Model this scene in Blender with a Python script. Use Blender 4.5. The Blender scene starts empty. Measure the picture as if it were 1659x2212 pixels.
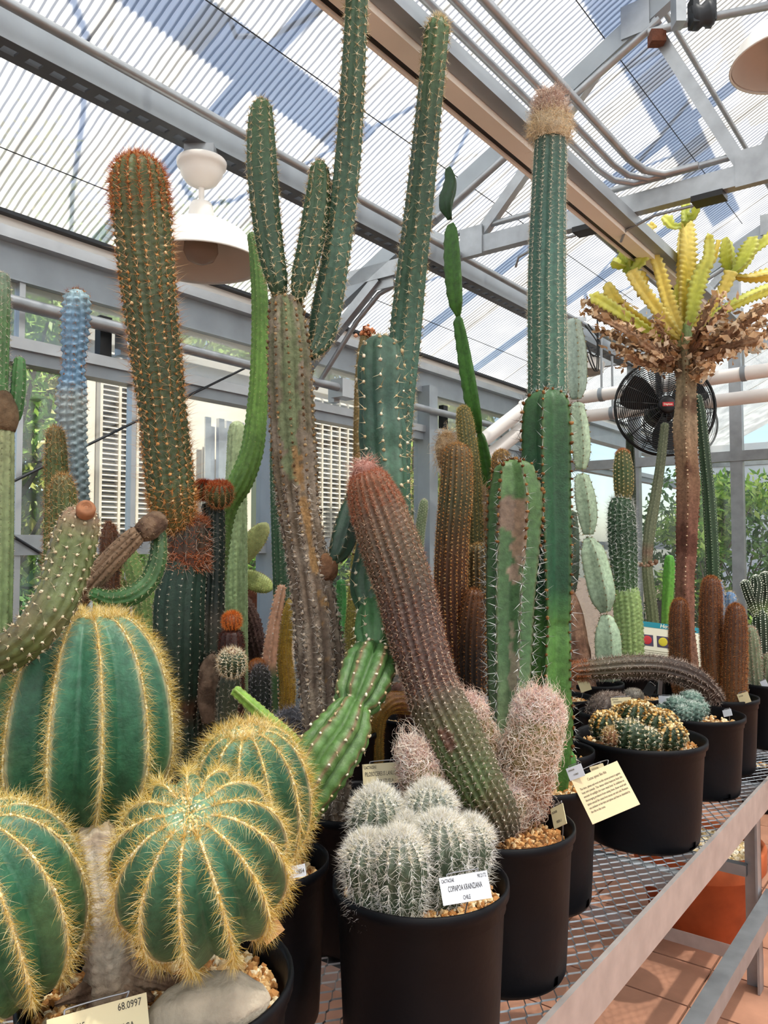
import bpy, math, random
import numpy as np
from mathutils import Vector, Matrix

RNG = np.random.default_rng(7)
random.seed(7)
SC = bpy.context.scene
COL = SC.collection

# ------------------------------------------------------------------ camera, world, sun, exposure
F_PX, CX, CY = 1700.0, 829.5, 1106.0
CAM = np.array([0.0, 0.0, 1.62])
PITCH = math.atan(74.0 / F_PX)
cam_d = bpy.data.cameras.new('camera')
cam_d.sensor_width = 36.0
cam_d.lens = F_PX / 2212.0 * 36.0
cam_d.clip_start = 0.02
cam = bpy.data.objects.new('camera', cam_d)
COL.objects.link(cam)
cam.location = CAM
cam.rotation_euler = (math.pi / 2 + PITCH, 0, 0)
SC.camera = cam

SUN_DIR = Vector((0.28, -0.20, 0.94)).normalized()      # towards the sun
world = bpy.data.worlds.new('sky')
SC.world = world
world.use_nodes = True
wn = world.node_tree.nodes
wn.clear()
sky = wn.new('ShaderNodeTexSky')
sky.sky_type = 'NISHITA'
sky.sun_disc = False
sky.sun_elevation = math.asin(SUN_DIR.z)
sky.sun_rotation = math.atan2(SUN_DIR.x, SUN_DIR.y)
sky.air_density = 1.0
sky.dust_density = 1.5
bg = wn.new('ShaderNodeBackground')
bg.inputs['Strength'].default_value = 0.22
wo = wn.new('ShaderNodeOutputWorld')
world.node_tree.links.new(sky.outputs[0], bg.inputs[0])
world.node_tree.links.new(bg.outputs[0], wo.inputs[0])

sun_d = bpy.data.lights.new('sun', 'SUN')
sun_d.energy = 8.5
sun_d.angle = math.radians(1.0)
sun_d.color = (1.0, 0.95, 0.86)
sun = bpy.data.objects.new('sun', sun_d)
COL.objects.link(sun)
sun.rotation_euler = SUN_DIR.to_track_quat('Z', 'Y').to_euler()

SC.view_settings.view_transform = 'Standard'
SC.view_settings.look = 'None'
SC.view_settings.gamma = 1.0
SC.view_settings.use_curve_mapping = False
SC.view_settings.exposure = 0.42
try:
    SC.cycles.use_denoising = True
    SC.cycles.max_bounces = 7
    SC.cycles.diffuse_bounces = 4
    SC.cycles.glossy_bounces = 3
    SC.cycles.transparent_max_bounces = 14
    SC.cycles.use_adaptive_sampling = True
    SC.cycles.adaptive_threshold = 0.05
    SC.cycles.adaptive_min_samples = 16
    SC.cycles.sample_clamp_indirect = 6.0
except Exception:
    pass

# ------------------------------------------------------------------ coordinates
def pix(px, py, Y):
    """point seen at photo pixel (px, py), Y metres in front of the camera"""
    up = (CY - py) / F_PX
    ry = math.cos(PITCH) - up * math.sin(PITCH)
    rz = math.sin(PITCH) + up * math.cos(PITCH)
    k = Y / ry
    return np.array([(px - CX) / F_PX * k, Y, CAM[2] + rz * k])

TH = math.radians(37.2)
DU = np.array([math.sin(TH), math.cos(TH), 0.0])       # along the house
DN = np.array([-math.cos(TH), math.sin(TH), 0.0])      # towards the window wall
ZV = np.array([0.0, 0.0, 1.0])
def un(u, n, z):
    return DU * u + DN * n + ZV * z

def C(h):
    h = h.lstrip('#')
    c = np.array([int(h[i:i + 2], 16) / 255.0 for i in (0, 2, 4)])
    return np.where(c <= 0.04045, c / 12.92, ((c + 0.055) / 1.055) ** 2.4)

def nz(V, f, seed=0):
    """cheap smooth 3-D noise, about 0..1"""
    r = np.random.default_rng(seed + 100)
    out = np.zeros(V.shape[:-1]); amp = 1.0; tot = 0
    for o in range(3):
        for q in range(3):
            k = r.normal(size=3); k /= np.linalg.norm(k)
            out += amp * np.sin((V @ k) * f * (2.0 ** o) * r.uniform(0.8, 1.25) + r.uniform(0, 6.28))
            tot += amp
        amp *= 0.6
    return np.clip(0.5 + out / tot * 0.9, 0, 1)

# ------------------------------------------------------------------ materials
MATS = {}
def mat_plain(name, col, rough=0.5, metal=0.0, spec=0.4, noise=0.0, nscale=20, bump=0.0, bscale=80, trans=0.0):
    m = bpy.data.materials.new(name); m.use_nodes = True
    nt = m.node_tree; n = nt.nodes; L = nt.links
    p = n['Principled BSDF']
    p.inputs['Roughness'].default_value = rough
    p.inputs['Metallic'].default_value = metal
    p.inputs['Specular IOR Level'].default_value = spec
    tc = n.new('ShaderNodeTexCoord')
    if isinstance(col, str) and col == 'attr':
        a = n.new('ShaderNodeAttribute'); a.attribute_name = 'Col'
        src = a.outputs['Color']
    else:
        rgb = n.new('ShaderNodeRGB')
        rgb.outputs[0].default_value = (*C(col), 1) if isinstance(col, str) else (*col, 1)
        src = rgb.outputs[0]
    if noise > 0:
        t = n.new('ShaderNodeTexNoise'); t.inputs['Scale'].default_value = nscale; t.inputs['Detail'].default_value = 5
        L.new(tc.outputs['Object'], t.inputs['Vector'])
        mr = n.new('ShaderNodeMapRange'); mr.inputs[1].default_value = 0.3; mr.inputs[2].default_value = 0.7
        mr.inputs[3].default_value = 1 - noise; mr.inputs[4].default_value = 1 + noise
        L.new(t.outputs['Fac'], mr.inputs[0])
        mx = n.new('ShaderNodeMix'); mx.data_type = 'RGBA'; mx.blend_type = 'MULTIPLY'; mx.inputs[0].default_value = 1
        L.new(src, mx.inputs[6]); L.new(mr.outputs[0], mx.inputs[7])
        src = mx.outputs[2]
    L.new(src, p.inputs['Base Color'])
    if bump > 0:
        t2 = n.new('ShaderNodeTexNoise'); t2.inputs['Scale'].default_value = bscale; t2.inputs['Detail'].default_value = 4
        L.new(tc.outputs['Object'], t2.inputs['Vector'])
        b = n.new('ShaderNodeBump'); b.inputs['Strength'].default_value = bump; b.inputs['Distance'].default_value = 0.004
        L.new(t2.outputs['Fac'], b.inputs['Height']); L.new(b.outputs[0], p.inputs['Normal'])
    if trans > 0:
        tr = n.new('ShaderNodeBsdfTranslucent'); L.new(src, tr.inputs['Color'])
        ms = n.new('ShaderNodeMixShader'); ms.inputs[0].default_value = trans
        out = n['Material Output']
        L.new(p.outputs[0], ms.inputs[1]); L.new(tr.outputs[0], ms.inputs[2]); L.new(ms.outputs[0], out.inputs[0])
    MATS[name] = m
    return m

M_SKIN = mat_plain('cactus_skin', 'attr', 0.46, noise=0.28, nscale=70, bump=0.25, bscale=220)
M_GLOW = mat_plain('waxy_yellow_skin', 'attr', 0.42, noise=0.15, nscale=40, trans=0.35)
M_BARK = mat_plain('cactus_bark', 'attr', 0.85, spec=0.2, noise=0.3, nscale=70, bump=0.9, bscale=160)
M_SPINE = mat_plain('spine', 'attr', 0.5, spec=0.3, trans=0.3)
M_GRAIN = mat_plain('grain', 'attr', 0.85, spec=0.2, noise=0.12, nscale=300)
M_LEAF = mat_plain('leaf', 'attr', 0.45, trans=0.4)
M_POT = mat_plain('black_plastic', '#0b0c10', 0.5, spec=0.16, noise=0.15, nscale=9, bump=0.12, bscale=60)
M_SOIL = mat_plain('potting_soil', '#6b4a30', 0.95, spec=0.1, noise=0.35, nscale=120, bump=0.8, bscale=200)
M_GALV = mat_plain('galvanised_steel', '#a4a9ad', 0.42, metal=0.75, noise=0.14, nscale=14, bump=0.1, bscale=40)
M_CHAN = mat_plain('dark_channel', '#5e6266', 0.5, metal=0.5, noise=0.1, nscale=10)  # darker steel tone than the flange beside it
M_ALU = mat_plain('aluminium', '#b9bdc0', 0.38, metal=0.7, noise=0.08, nscale=8)
M_RAIL = mat_plain('brushed_rail', '#bdb6b2', 0.45, metal=0.55, noise=0.12, nscale=16)
M_STEEL = mat_plain('steel_paint', '#98a1a8', 0.5, metal=0.35, noise=0.1, nscale=6)
M_DARKM = mat_plain('dark_metal', '#33363a', 0.5, metal=0.4)
M_CREAM = mat_plain('cream_paint', '#f6f1e6', 0.45, noise=0.05, nscale=5)
M_BLACK = mat_plain('black_paint', '#121315', 0.4)
M_BLADE = mat_plain('black_blade', '#1a1b1d', 0.35)
M_WHITE = mat_plain('white_enamel', '#eeebe4', 0.3, noise=0.03, nscale=6)
M_INNER = mat_plain('lining_enamel', '#cfc6ba', 0.5, noise=0.06, nscale=6)  # duller, darker enamel tone for the inner face of the lamps
M_PIPE = mat_plain('white_pipe', '#efece8', 0.45, noise=0.06, nscale=5)
M_COOL = mat_plain('cooler_housing', '#e3d9c8', 0.55, noise=0.06, nscale=5)
M_SLAT = mat_plain('cooler_louvre', '#d8cdbb', 0.55, noise=0.08, nscale=8)
M_COOLIN = mat_plain('cooler_inside', '#5a5248', 0.8)
M_TERRA = mat_plain('terracotta', '#b8633c', 0.75, spec=0.2, noise=0.16, nscale=12, bump=0.15, bscale=60)
M_TILE = mat_plain('clay_tile', '#b08067', 0.7, spec=0.3, noise=0.16, nscale=7, bump=0.12, bscale=40)
M_GROUT = mat_plain('grout', '#6d5546', 0.9, spec=0.1, noise=0.25, nscale=30)
M_MULCH = mat_plain('mulch', '#5f5146', 0.95, spec=0.1, noise=0.45, nscale=14, bump=1.0, bscale=50)
M_STONE = mat_plain('stone', '#aaa08e', 0.9, spec=0.15, noise=0.22, nscale=28, bump=0.7, bscale=120)
M_TAGW = mat_plain('tag_white', '#d9dfe8', 0.3, spec=0.5)
M_TAGY = mat_plain('tag_cream', '#dccfa4', 0.3, spec=0.5)
M_CARD = mat_plain('card_cream', '#e6d3a8', 0.3, spec=0.6)
M_TAGB = mat_plain('tag_weathered', '#b98b5c', 0.7, noise=0.3, nscale=40)
M_INK = mat_plain('ink', '#2a2724', 0.6)
M_INK2 = mat_plain('faded_ink', '#7d7560', 0.6)
M_WIRE = mat_plain('tag_wire', '#9da0a6', 0.35, metal=0.7)
M_TEAL = mat_plain('teal_print', '#1d8fa3', 0.45)
M_PAPER = mat_plain('sign_paper', '#f3efd9', 0.4)
M_RED = mat_plain('red_print', '#c8323a', 0.45)
M_YEL = mat_plain('yellow_print', '#d9c837', 0.45)
M_NAVY = mat_plain('print_backing', '#4d4660', 0.5)
M_BLUE = mat_plain('blue_print', '#5f7fd0', 0.5)
M_RUST = mat_plain('rusty_iron', '#5c3422', 0.85, noise=0.3, nscale=60, bump=0.4)
M_GLASSB = mat_plain('frosted_bulb', '#b9a89a', 0.25, trans=0.4)
M_TRUNK = mat_plain('tree_bark', '#6f6154', 0.9, noise=0.35, nscale=20, bump=0.8, bscale=30)
M_FLASH = mat_plain('flashing', '#c3c9d2', 0.3, metal=0.8, noise=0.2, nscale=9)

def mat_roof():
    m = bpy.data.materials.new('translucent_roofing'); m.use_nodes = True
    nt = m.node_tree; n = nt.nodes; L = nt.links; n.clear()
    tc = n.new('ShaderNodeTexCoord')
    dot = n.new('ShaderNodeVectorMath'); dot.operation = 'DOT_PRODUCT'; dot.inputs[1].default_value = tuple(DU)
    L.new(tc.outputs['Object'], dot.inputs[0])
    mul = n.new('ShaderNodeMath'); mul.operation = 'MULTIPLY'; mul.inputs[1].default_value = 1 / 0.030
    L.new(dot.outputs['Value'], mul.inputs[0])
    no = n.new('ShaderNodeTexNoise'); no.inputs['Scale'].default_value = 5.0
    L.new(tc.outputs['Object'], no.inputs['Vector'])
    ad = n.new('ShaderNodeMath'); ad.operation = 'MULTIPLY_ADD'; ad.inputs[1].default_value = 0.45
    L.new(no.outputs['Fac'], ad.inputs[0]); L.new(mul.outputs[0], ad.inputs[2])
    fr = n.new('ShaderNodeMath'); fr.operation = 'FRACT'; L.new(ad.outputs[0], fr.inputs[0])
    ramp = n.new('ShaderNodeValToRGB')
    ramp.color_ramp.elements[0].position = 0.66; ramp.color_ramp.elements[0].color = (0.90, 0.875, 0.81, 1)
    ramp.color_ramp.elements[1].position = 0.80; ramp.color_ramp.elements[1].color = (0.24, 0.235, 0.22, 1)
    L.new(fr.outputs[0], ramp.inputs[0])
    n2 = n.new('ShaderNodeTexNoise'); n2.inputs['Scale'].default_value = 2.2; n2.inputs['Detail'].default_value = 4
    L.new(tc.outputs['Object'], n2.inputs['Vector'])
    mr = n.new('ShaderNodeMapRange'); mr.inputs[1].default_value = 0.3; mr.inputs[2].default_value = 0.7
    mr.inputs[3].default_value = 0.86; mr.inputs[4].default_value = 1.0
    L.new(n2.outputs['Fac'], mr.inputs[0])
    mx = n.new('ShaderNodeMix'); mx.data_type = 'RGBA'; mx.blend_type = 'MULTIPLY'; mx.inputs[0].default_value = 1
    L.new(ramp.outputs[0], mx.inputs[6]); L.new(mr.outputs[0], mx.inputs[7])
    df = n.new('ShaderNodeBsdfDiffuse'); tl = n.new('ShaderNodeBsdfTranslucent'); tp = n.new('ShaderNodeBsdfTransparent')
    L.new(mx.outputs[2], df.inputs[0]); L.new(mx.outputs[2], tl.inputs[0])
    a = n.new('ShaderNodeMixShader'); a.inputs[0].default_value = 0.80
    L.new(df.outputs[0], a.inputs[1]); L.new(tl.outputs[0], a.inputs[2])
    b = n.new('ShaderNodeMixShader'); b.inputs[0].default_value = 0.20
    L.new(a.outputs[0], b.inputs[1]); L.new(tp.outputs[0], b.inputs[2])
    o = n.new('ShaderNodeOutputMaterial'); L.new(b.outputs[0], o.inputs[0])
    return m
M_ROOF = mat_roof()

def mat_glass(name, tint, haze):
    m = bpy.data.materials.new(name); m.use_nodes = True
    nt = m.node_tree; n = nt.nodes; L = nt.links; n.clear()
    tp = n.new('ShaderNodeBsdfTransparent'); tp.inputs[0].default_value = (*tint, 1)
    gl = n.new('ShaderNodeBsdfGlossy'); gl.inputs['Roughness'].default_value = 0.05
    df = n.new('ShaderNodeBsdfTranslucent'); df.inputs[0].default_value = (0.85, 0.86, 0.86, 1)
    a = n.new('ShaderNodeMixShader'); a.inputs[0].default_value = haze
    L.new(tp.outputs[0], a.inputs[1]); L.new(df.outputs[0], a.inputs[2])
    b = n.new('ShaderNodeMixShader'); b.inputs[0].default_value = 0.05
    L.new(a.outputs[0], b.inputs[1]); L.new(gl.outputs[0], b.inputs[2])
    o = n.new('ShaderNodeOutputMaterial'); L.new(b.outputs[0], o.inputs[0])
    return m
M_GLASS = mat_glass('window_glass', (0.95, 0.97, 0.96), 0.03)
M_MILKY = mat_glass('milky_glazing', (0.9, 0.92, 0.92), 0.75)
M_HAZY = mat_glass('hazy_glass', (0.9, 0.92, 0.92), 0.3)

# ------------------------------------------------------------------ mesh helpers
def mk(name, V, F, mat, parent=None, base=None, col=None, smooth=True, kind=None, label=None):
    V = np.asarray(V, dtype=np.float64).reshape(-1, 3)
    if base is not None:
        V = V - np.asarray(base)
    if isinstance(F, np.ndarray):
        F = [F]
    F = [np.asarray(f, dtype=np.int32) for f in F if len(f)]
    me = bpy.data.meshes.new(name)
    me.vertices.add(len(V)); me.vertices.foreach_set('co', V.astype(np.float32).ravel())
    tot = np.concatenate([np.full(len(f), f.shape[1], dtype=np.int32) for f in F])
    idx = np.concatenate([f.ravel() for f in F])
    st = np.zeros(len(tot), dtype=np.int32); st[1:] = np.cumsum(tot)[:-1]
    me.loops.add(len(idx)); me.loops.foreach_set('vertex_index', idx)
    me.polygons.add(len(tot)); me.polygons.foreach_set('loop_start', st)
    me.polygons.foreach_set('use_smooth', np.full(len(tot), smooth, dtype=bool))
    me.update(calc_edges=True)
    if col is not None:
        col = np.asarray(col, dtype=np.float32).reshape(-1, 3)
        a = me.color_attributes.new('Col', 'FLOAT_COLOR', 'POINT')
        a.data.foreach_set('color', np.concatenate([col, np.ones((len(col), 1), np.float32)], 1).ravel())
    if mat is not None:
        me.materials.append(mat)
    o = bpy.data.objects.new(name, me)
    COL.objects.link(o)
    if parent is not None:
        o.parent = parent
    if kind: o['kind'] = kind
    if label: o['label'] = label
    return o

def empty(name, loc, label=None, cat=None, group=None, kind=None):
    o = bpy.data.objects.new(name, None)
    o.empty_display_size = 0.05
    COL.objects.link(o)
    o.location = loc
    if label: o['label'] = label
    if cat: o['category'] = cat
    if group: o['group'] = group
    if kind: o['kind'] = kind
    return o

class MB:
    def __init__(s): s.V = []; s.F4 = []; s.F3 = []; s.n = 0
    def add(s, V, F):
        V = np.asarray(V).reshape(-1, 3); F = np.asarray(F)
        (s.F4 if F.shape[1] == 4 else s.F3).append(F + s.n)
        s.V.append(V); s.n += len(V)
    def box(s, o, a, b, c):
        """corner o, edge vectors a, b, c"""
        o = np.asarray(o, float); a = np.asarray(a, float); b = np.asarray(b, float); c = np.asarray(c, float)
        V = [o, o + a, o + a + b, o + b, o + c, o + a + c, o + a + b + c, o + b + c]
        F = [[3, 2, 1, 0], [4, 5, 6, 7], [0, 1, 5, 4], [1, 2, 6, 5], [2, 3, 7, 6], [3, 0, 4, 7]]
        if np.dot(np.cross(a, b), c) < 0: F = [f[::-1] for f in F]
        s.add(V, np.array(F)); return s
    def unbox(s, u0, u1, n0, n1, z0, z1):
        return s.box(un(u0, n0, z0), DU * (u1 - u0), DN * (n1 - n0), ZV * (z1 - z0))
    def bar(s, p, q, w, h, up=ZV):
        p = np.asarray(p, float); q = np.asarray(q, float); d = q - p
        side = np.cross(d, up); side /= max(np.linalg.norm(side), 1e-9)
        u2 = np.cross(side, d); u2 /= max(np.linalg.norm(u2), 1e-9)
        return s.box(p - side * w / 2 - u2 * h / 2, d, side * w, u2 * h)
    def tube(s, pts, r, sides=10, caps=True):
        pts = np.asarray(pts, float)
        R = np.broadcast_to(np.asarray(r, float), (len(pts),))
        T = np.gradient(pts, axis=0); T /= np.linalg.norm(T, axis=1)[:, None] + 1e-12
        ref = ZV if abs(T[0] @ ZV) < 0.9 else np.array([1.0, 0, 0])
        e = np.cross(T[0], ref); e /= np.linalg.norm(e)
        rings = []
        th = np.arange(sides) / sides * 2 * math.pi
        for i in range(len(pts)):
            e = e - T[i] * (e @ T[i]); e /= np.linalg.norm(e)
            f = np.cross(T[i], e)
            rings.append(pts[i] + R[i] * (np.cos(th)[:, None] * e + np.sin(th)[:, None] * f))
        V = np.array(rings).reshape(-1, 3)
        F = grid_faces(len(pts), sides)
        s.add(V, F)
        if caps:
            k0 = s.n
            s.add(np.concatenate([rings[0], [pts[0]], rings[-1], [pts[-1]]]),
                  np.array([[(j + 1) % sides, j, sides] for j in range(sides)] + [[sides + 1 + j, sides + 1 + (j + 1) % sides, 2 * sides + 1] for j in range(sides)]))
        return s
    def build(s, name, mat, parent=None, base=None, smooth=False, **k):
        F = []
        if s.F4: F.append(np.concatenate(s.F4))
        if s.F3: F.append(np.concatenate(s.F3))
        return mk(name, np.concatenate(s.V), F, mat, parent, base, smooth=smooth, **k)

def grid_faces(m, k, wrap=True):
    i = np.arange(m - 1)[:, None]; j = np.arange(k if wrap else k - 1)[None, :]
    j2 = (j + 1) % k
    return np.stack([i * k + j, i * k + j2, (i + 1) * k + j2, (i + 1) * k + j], -1).reshape(-1, 4)

def lathe(profile, center, seg=40, axis=None, skip=None):
    """profile: list of (r, z); returns V, F around a vertical (or given) axis through center"""
    pr = np.asarray(profile, float)
    th = np.arange(seg) / seg * 2 * math.pi
    V = np.stack([pr[:, None, 0] * np.cos(th), pr[:, None, 0] * np.sin(th), np.repeat(pr[:, 1:2], seg, 1)], -1)
    if axis is not None:
        a = np.asarray(axis, float); a /= np.linalg.norm(a)
        e = np.cross(a, [0.3, 1.0, 0.1]); e /= np.linalg.norm(e); f = np.cross(a, e)
        V = V[..., 0:1] * e + V[..., 1:2] * f + V[..., 2:3] * a
    V = V + np.asarray(center)
    F = grid_faces(len(pr), seg)
    if skip is not None:
        F = F[~skip(np.repeat(np.arange(len(pr) - 1), seg), np.tile(th, len(pr) - 1))]
    return V.reshape(-1, 3), F

def unit(v): 
    v = np.asarray(v, float); return v / np.linalg.norm(v)

_font_tmp = {}
def text(body, size, pos, right, up, mat, parent, base, name='lettering', align='LEFT', shear=0.0, bold=0.0, thick=0.0003, fit=None):
    cu = bpy.data.curves.new('lettering', 'FONT')
    cu.body = body; cu.size = size; cu.align_x = align; cu.shear = shear; cu.offset = bold; cu.extrude = thick
    cu.resolution_u = 2
    t = bpy.data.objects.new('lettering', cu); COL.objects.link(t)
    dg = bpy.context.evaluated_depsgraph_get()
    me = bpy.data.meshes.new_from_object(t.evaluated_get(dg))
    bpy.data.objects.remove(t); bpy.data.curves.remove(cu)
    n = np.zeros(len(me.vertices) * 3, np.float32); me.vertices.foreach_get('co', n)
    v = n.reshape(-1, 3).copy()
    if fit and len(v):
        wdt = v[:, 0].max() - v[:, 0].min()
        v[:, 0] *= fit / wdt
    right = unit(right); up = unit(up); nn = np.cross(right, up)
    w = np.asarray(pos) - np.asarray(base) + v[:, 0:1] * right + v[:, 1:2] * up + v[:, 2:3] * nn
    me.vertices.foreach_set('co', w.astype(np.float32).ravel()); me.update()
    me.materials.clear(); me.materials.append(mat)
    o = bpy.data.objects.new(name, me); COL.objects.link(o); o.parent = parent
    return o

# ------------------------------------------------------------------ the house: floor, roof, walls
WALL_N, END_U, RIDGE_N, EAVE_Z = 3.0, 5.80, -0.35, 2.92
def roof_z(n): return EAVE_Z + 0.09 + 0.5 * (WALL_N - n)

g = MB(); g.unbox(-25, 40, -25, 40, -0.30, -0.06)
g.build('ground', M_MULCH, kind='structure')
g = MB(); g.unbox(-8.0, END_U + 6.5, -4.4, WALL_N + 0.1, -0.06, -0.012)
floor = g.build('floor', M_GROUT, kind='structure')
tile_bm = MB(); TS, GAP = 0.302, 0.008
a = TS / 2 - GAP / 2
tile_bm.box(DU * -a + DN * -a + ZV * -0.012, DU * 2 * a, DN * 2 * a, ZV * 0.012)
t0 = tile_bm.build('tile', M_TILE, parent=floor)
tile_me = t0.data; bpy.data.objects.remove(t0)
cnt = 0
for i in range(0, 22):
    for j in range(-4, 9):
        u = 0.35 + i * TS; n = -0.19 + j * TS
        P = un(u, n, 0)
        if P[1] < 1.2 or u > END_U - 0.2: continue
        x_px = CX + F_PX * P[0] / P[1]
        if x_px > 1950 or x_px < 450: continue
        if n < -0.75: continue
        o = bpy.data.objects.new('tile', tile_me); COL.objects.link(o); o.parent = floor
        o.location = P + np.array([0, 0, RNG.uniform(-0.0015, 0.001)])
        cnt += 1
# the rest of the paving as one piece
rest = MB()
for i in range(-26, 40):
    for j in range(-13, 11):
        u = 0.35 + i * TS; n = -0.19 + j * TS
        if not (-7.8 < u < END_U + 6.2 and -4.2 < n < 2.8): continue
        P = un(u, n, 0)
        x_px = CX + F_PX * P[0] / max(P[1], 0.01)
        if P[1] >= 1.2 and u <= END_U - 0.2 and 450 <= x_px <= 1950 and n >= -0.75 and i < 22 and -4 <= j < 9 and i >= 0: continue
        rest.box(P - DU * a - DN * a + ZV * -0.012, DU * 2 * a, DN * 2 * a, ZV * 0.012)
rest.build('tile_paving', M_TILE, parent=floor, kind='stuff')

ceiling = empty('ceiling', (0, 0, 0), 'corrugated translucent white roofing sheets over the greenhouse', kind='structure')
def roof_panel(u0, u1, nA, nB, zA, zB):
    per = 0.030; k = int((u1 - u0) / per * 6)
    us = np.linspace(u0, u1, k)
    w = 0.004 * np.sin(us / per * 2 * math.pi)
    V = []
    for f in np.linspace(0, 1, 9):
        n = nA + (nB - nA) * f; z = zA + (zB - zA) * f
        V.append(DU[None] * us[:, None] + DN[None] * n + ZV[None] * (z + w + 0.004 * math.sin(f * 9 + u0 * 3))[:, None])
    V = np.array(V)
    return V.reshape(-1, 3), grid_faces(9, k, wrap=False)
ridge_z = roof_z(RIDGE_N)
u = -8.0
while u < END_U + 6.0:
    V, Fq = roof_panel(u, u + 1.08, WALL_N + 0.12, RIDGE_N, roof_z(WALL_N + 0.12), ridge_z)
    mk('panel', V, Fq, M_ROOF, ceiling)
    V, Fq = roof_panel(u, u + 1.08, RIDGE_N, -4.2, ridge_z, ridge_z - 0.5 * (4.2 + RIDGE_N))
    mk('panel', V, Fq, M_ROOF, ceiling)
    u += 1.05

# unseen beams added above the roofing to cast shadow bands on the sheets
fr = empty('shadow_beams', (0, 0, 0), 'unseen steel beams and wavy tubes added above the roofing to cast shadows', kind='structure')
def above(n, h): return roof_z(n) + h
for (u0, n0, u1, n1, h, w) in [(-2.5, 1.75, 2.7, 1.95, 0.5, 0.12), (3.0, 0.95, 5.6, 1.1, 0.5, 0.12), (0.7, 3.2, 0.9, -0.3, 0.4, 0.09), (1.95, 3.2, 2.2, -0.3, 0.4, 0.08),
                               (4.3, 3.2, 4.3, -0.3, 0.4, 0.11), (5.2, 3.2, 5.2, -0.3, 0.4, 0.11), (-2.0, 0.15, 5.6, 0.2, 0.5, 0.16)]:
    g = MB(); g.bar(un(u0, n0, above(n0, h)), un(u1, n1, above(n1, h)), w, 0.06); g.build('beam', M_STEEL, fr)
for k in range(3):  # wavy tubes, also added only for their shadows on the roofing
    pts = []
    for q in range(14):
        uu = 0.2 + k * 1.9 + q * 0.14; nn = 2.5 - 0.5 * k + 0.5 * math.sin(q * 0.6 + k)
        pts.append(un(uu, nn, above(nn, 0.55)))
    g = MB(); g.tube(pts, 0.012, 6); g.build('cable', M_DARKM, fr)

trim_no = [0]
def trim(mb, mat, label, smooth=False):
    trim_no[0] += 1
    o = mb.build('trim_%d' % trim_no[0], mat, kind='structure', smooth=smooth)
    o['label'] = label
    return o

U0, U1 = -7.5, END_U + 5.5
# slotted strut channel (purlin) with real slots in its back
def slotted(n, z, u0, u1, label):
    trim_no[0] += 1
    root = empty('trim_%d' % trim_no[0], un(u0, n, z), label, kind='structure')
    b = un(u0, n, z)
    g = MB()
    g.unbox(u0, u1, n - 0.045, n - 0.038, z - 0.03, z + 0.03)
    g.unbox(u0, u1, n + 0.038, n + 0.045, z - 0.03, z + 0.03)
    g.unbox(u0, u1, n - 0.038, n - 0.014, z - 0.03, z - 0.023)
    g.unbox(u0, u1, n + 0.014, n + 0.038, z - 0.03, z - 0.023)
    uu = u0
    while uu < u1:
        g.unbox(uu, uu + 0.030, n - 0.014, n + 0.014, z - 0.03, z - 0.023)
        uu += 0.072
    g.build('channel', M_CHAN, root, b)
    g = MB(); g.unbox(u0, u1, n - 0.047, n - 0.0455, z - 0.03, z + 0.06); g.build('flange', M_STEEL, root, b)
    return root
slotted(2.08, 3.0, U0, END_U, 'slotted galvanised strut channel under the roof slope carrying the bell lamp')
g = MB(); g.tube([un(U0, 1.965, 3.02), un(END_U, 1.965, 3.02)], 0.016, 10)
trim(g, M_GALV, 'galvanised tube running beside the slotted roof channel', True)
# cream track beam with dark slot and steel purlin, slung under the truss chord
zb = 3.01; nb = 1.20
g = MB(); g.unbox(U0, END_U, nb - 0.035, nb + 0.025, zb - 0.07, zb - 0.01); trim(g, M_CREAM, 'cream painted track beam running down the house')
g = MB(); g.unbox(U0, END_U, nb + 0.026, nb + 0.050, zb - 0.06, zb - 0.015); trim(g, M_BLACK, 'black slot strip beside the cream track beam')
g = MB(); g.unbox(U0, END_U, nb + 0.050, nb + 0.060, zb - 0.07, zb - 0.01); trim(g, M_CREAM, 'thin cream lip of the track beam')
g = MB(); g.unbox(U0, END_U, nb - 0.085, nb - 0.037, zb - 0.05, zb - 0.002); trim(g, M_STEEL, 'grey steel purlin beside the cream track beam')
for (n, z, r) in [(1.235 - 0.06, 3.115, 0.013), (1.165 - 0.05, 3.118, 0.013), (1.09 - 0.04, 3.12, 0.015)]:
    pts = [un(U0, n, z), un(2.95, n, z), un(3.08, n - 0.015, z), un(3.16, n - 0.07, z), un(3.17, n - 0.2, z)]
    g = MB(); g.tube(pts, r, 10); trim(g, M_GALV, 'galvanised conduit bending along the truss chord', True)
g = MB(); g.tube([un(U0, 1.04, roof_z(1.04) - 0.04), un(END_U, 1.04, roof_z(1.04) - 0.04)], 0.014, 8)
trim(g, M_GALV, 'thin galvanised tube high under the roof sheets', True)
g = MB(); g.tube([un(3.3, 1.33, 3.02), un(END_U, 1.40, 3.05)], 0.016, 8); trim(g, M_GALV, 'galvanised tube running back from the truss', True)
for n in (2.83, 2.05, 1.27, 0.72):
    g = MB(); g.tube([un(U0, n, roof_z(n) - 0.012), un(END_U, n, roof_z(n) - 0.012)], 0.0025, 5); trim(g, M_DARKM, 'thin support wire under the roof sheets', True)

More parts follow.
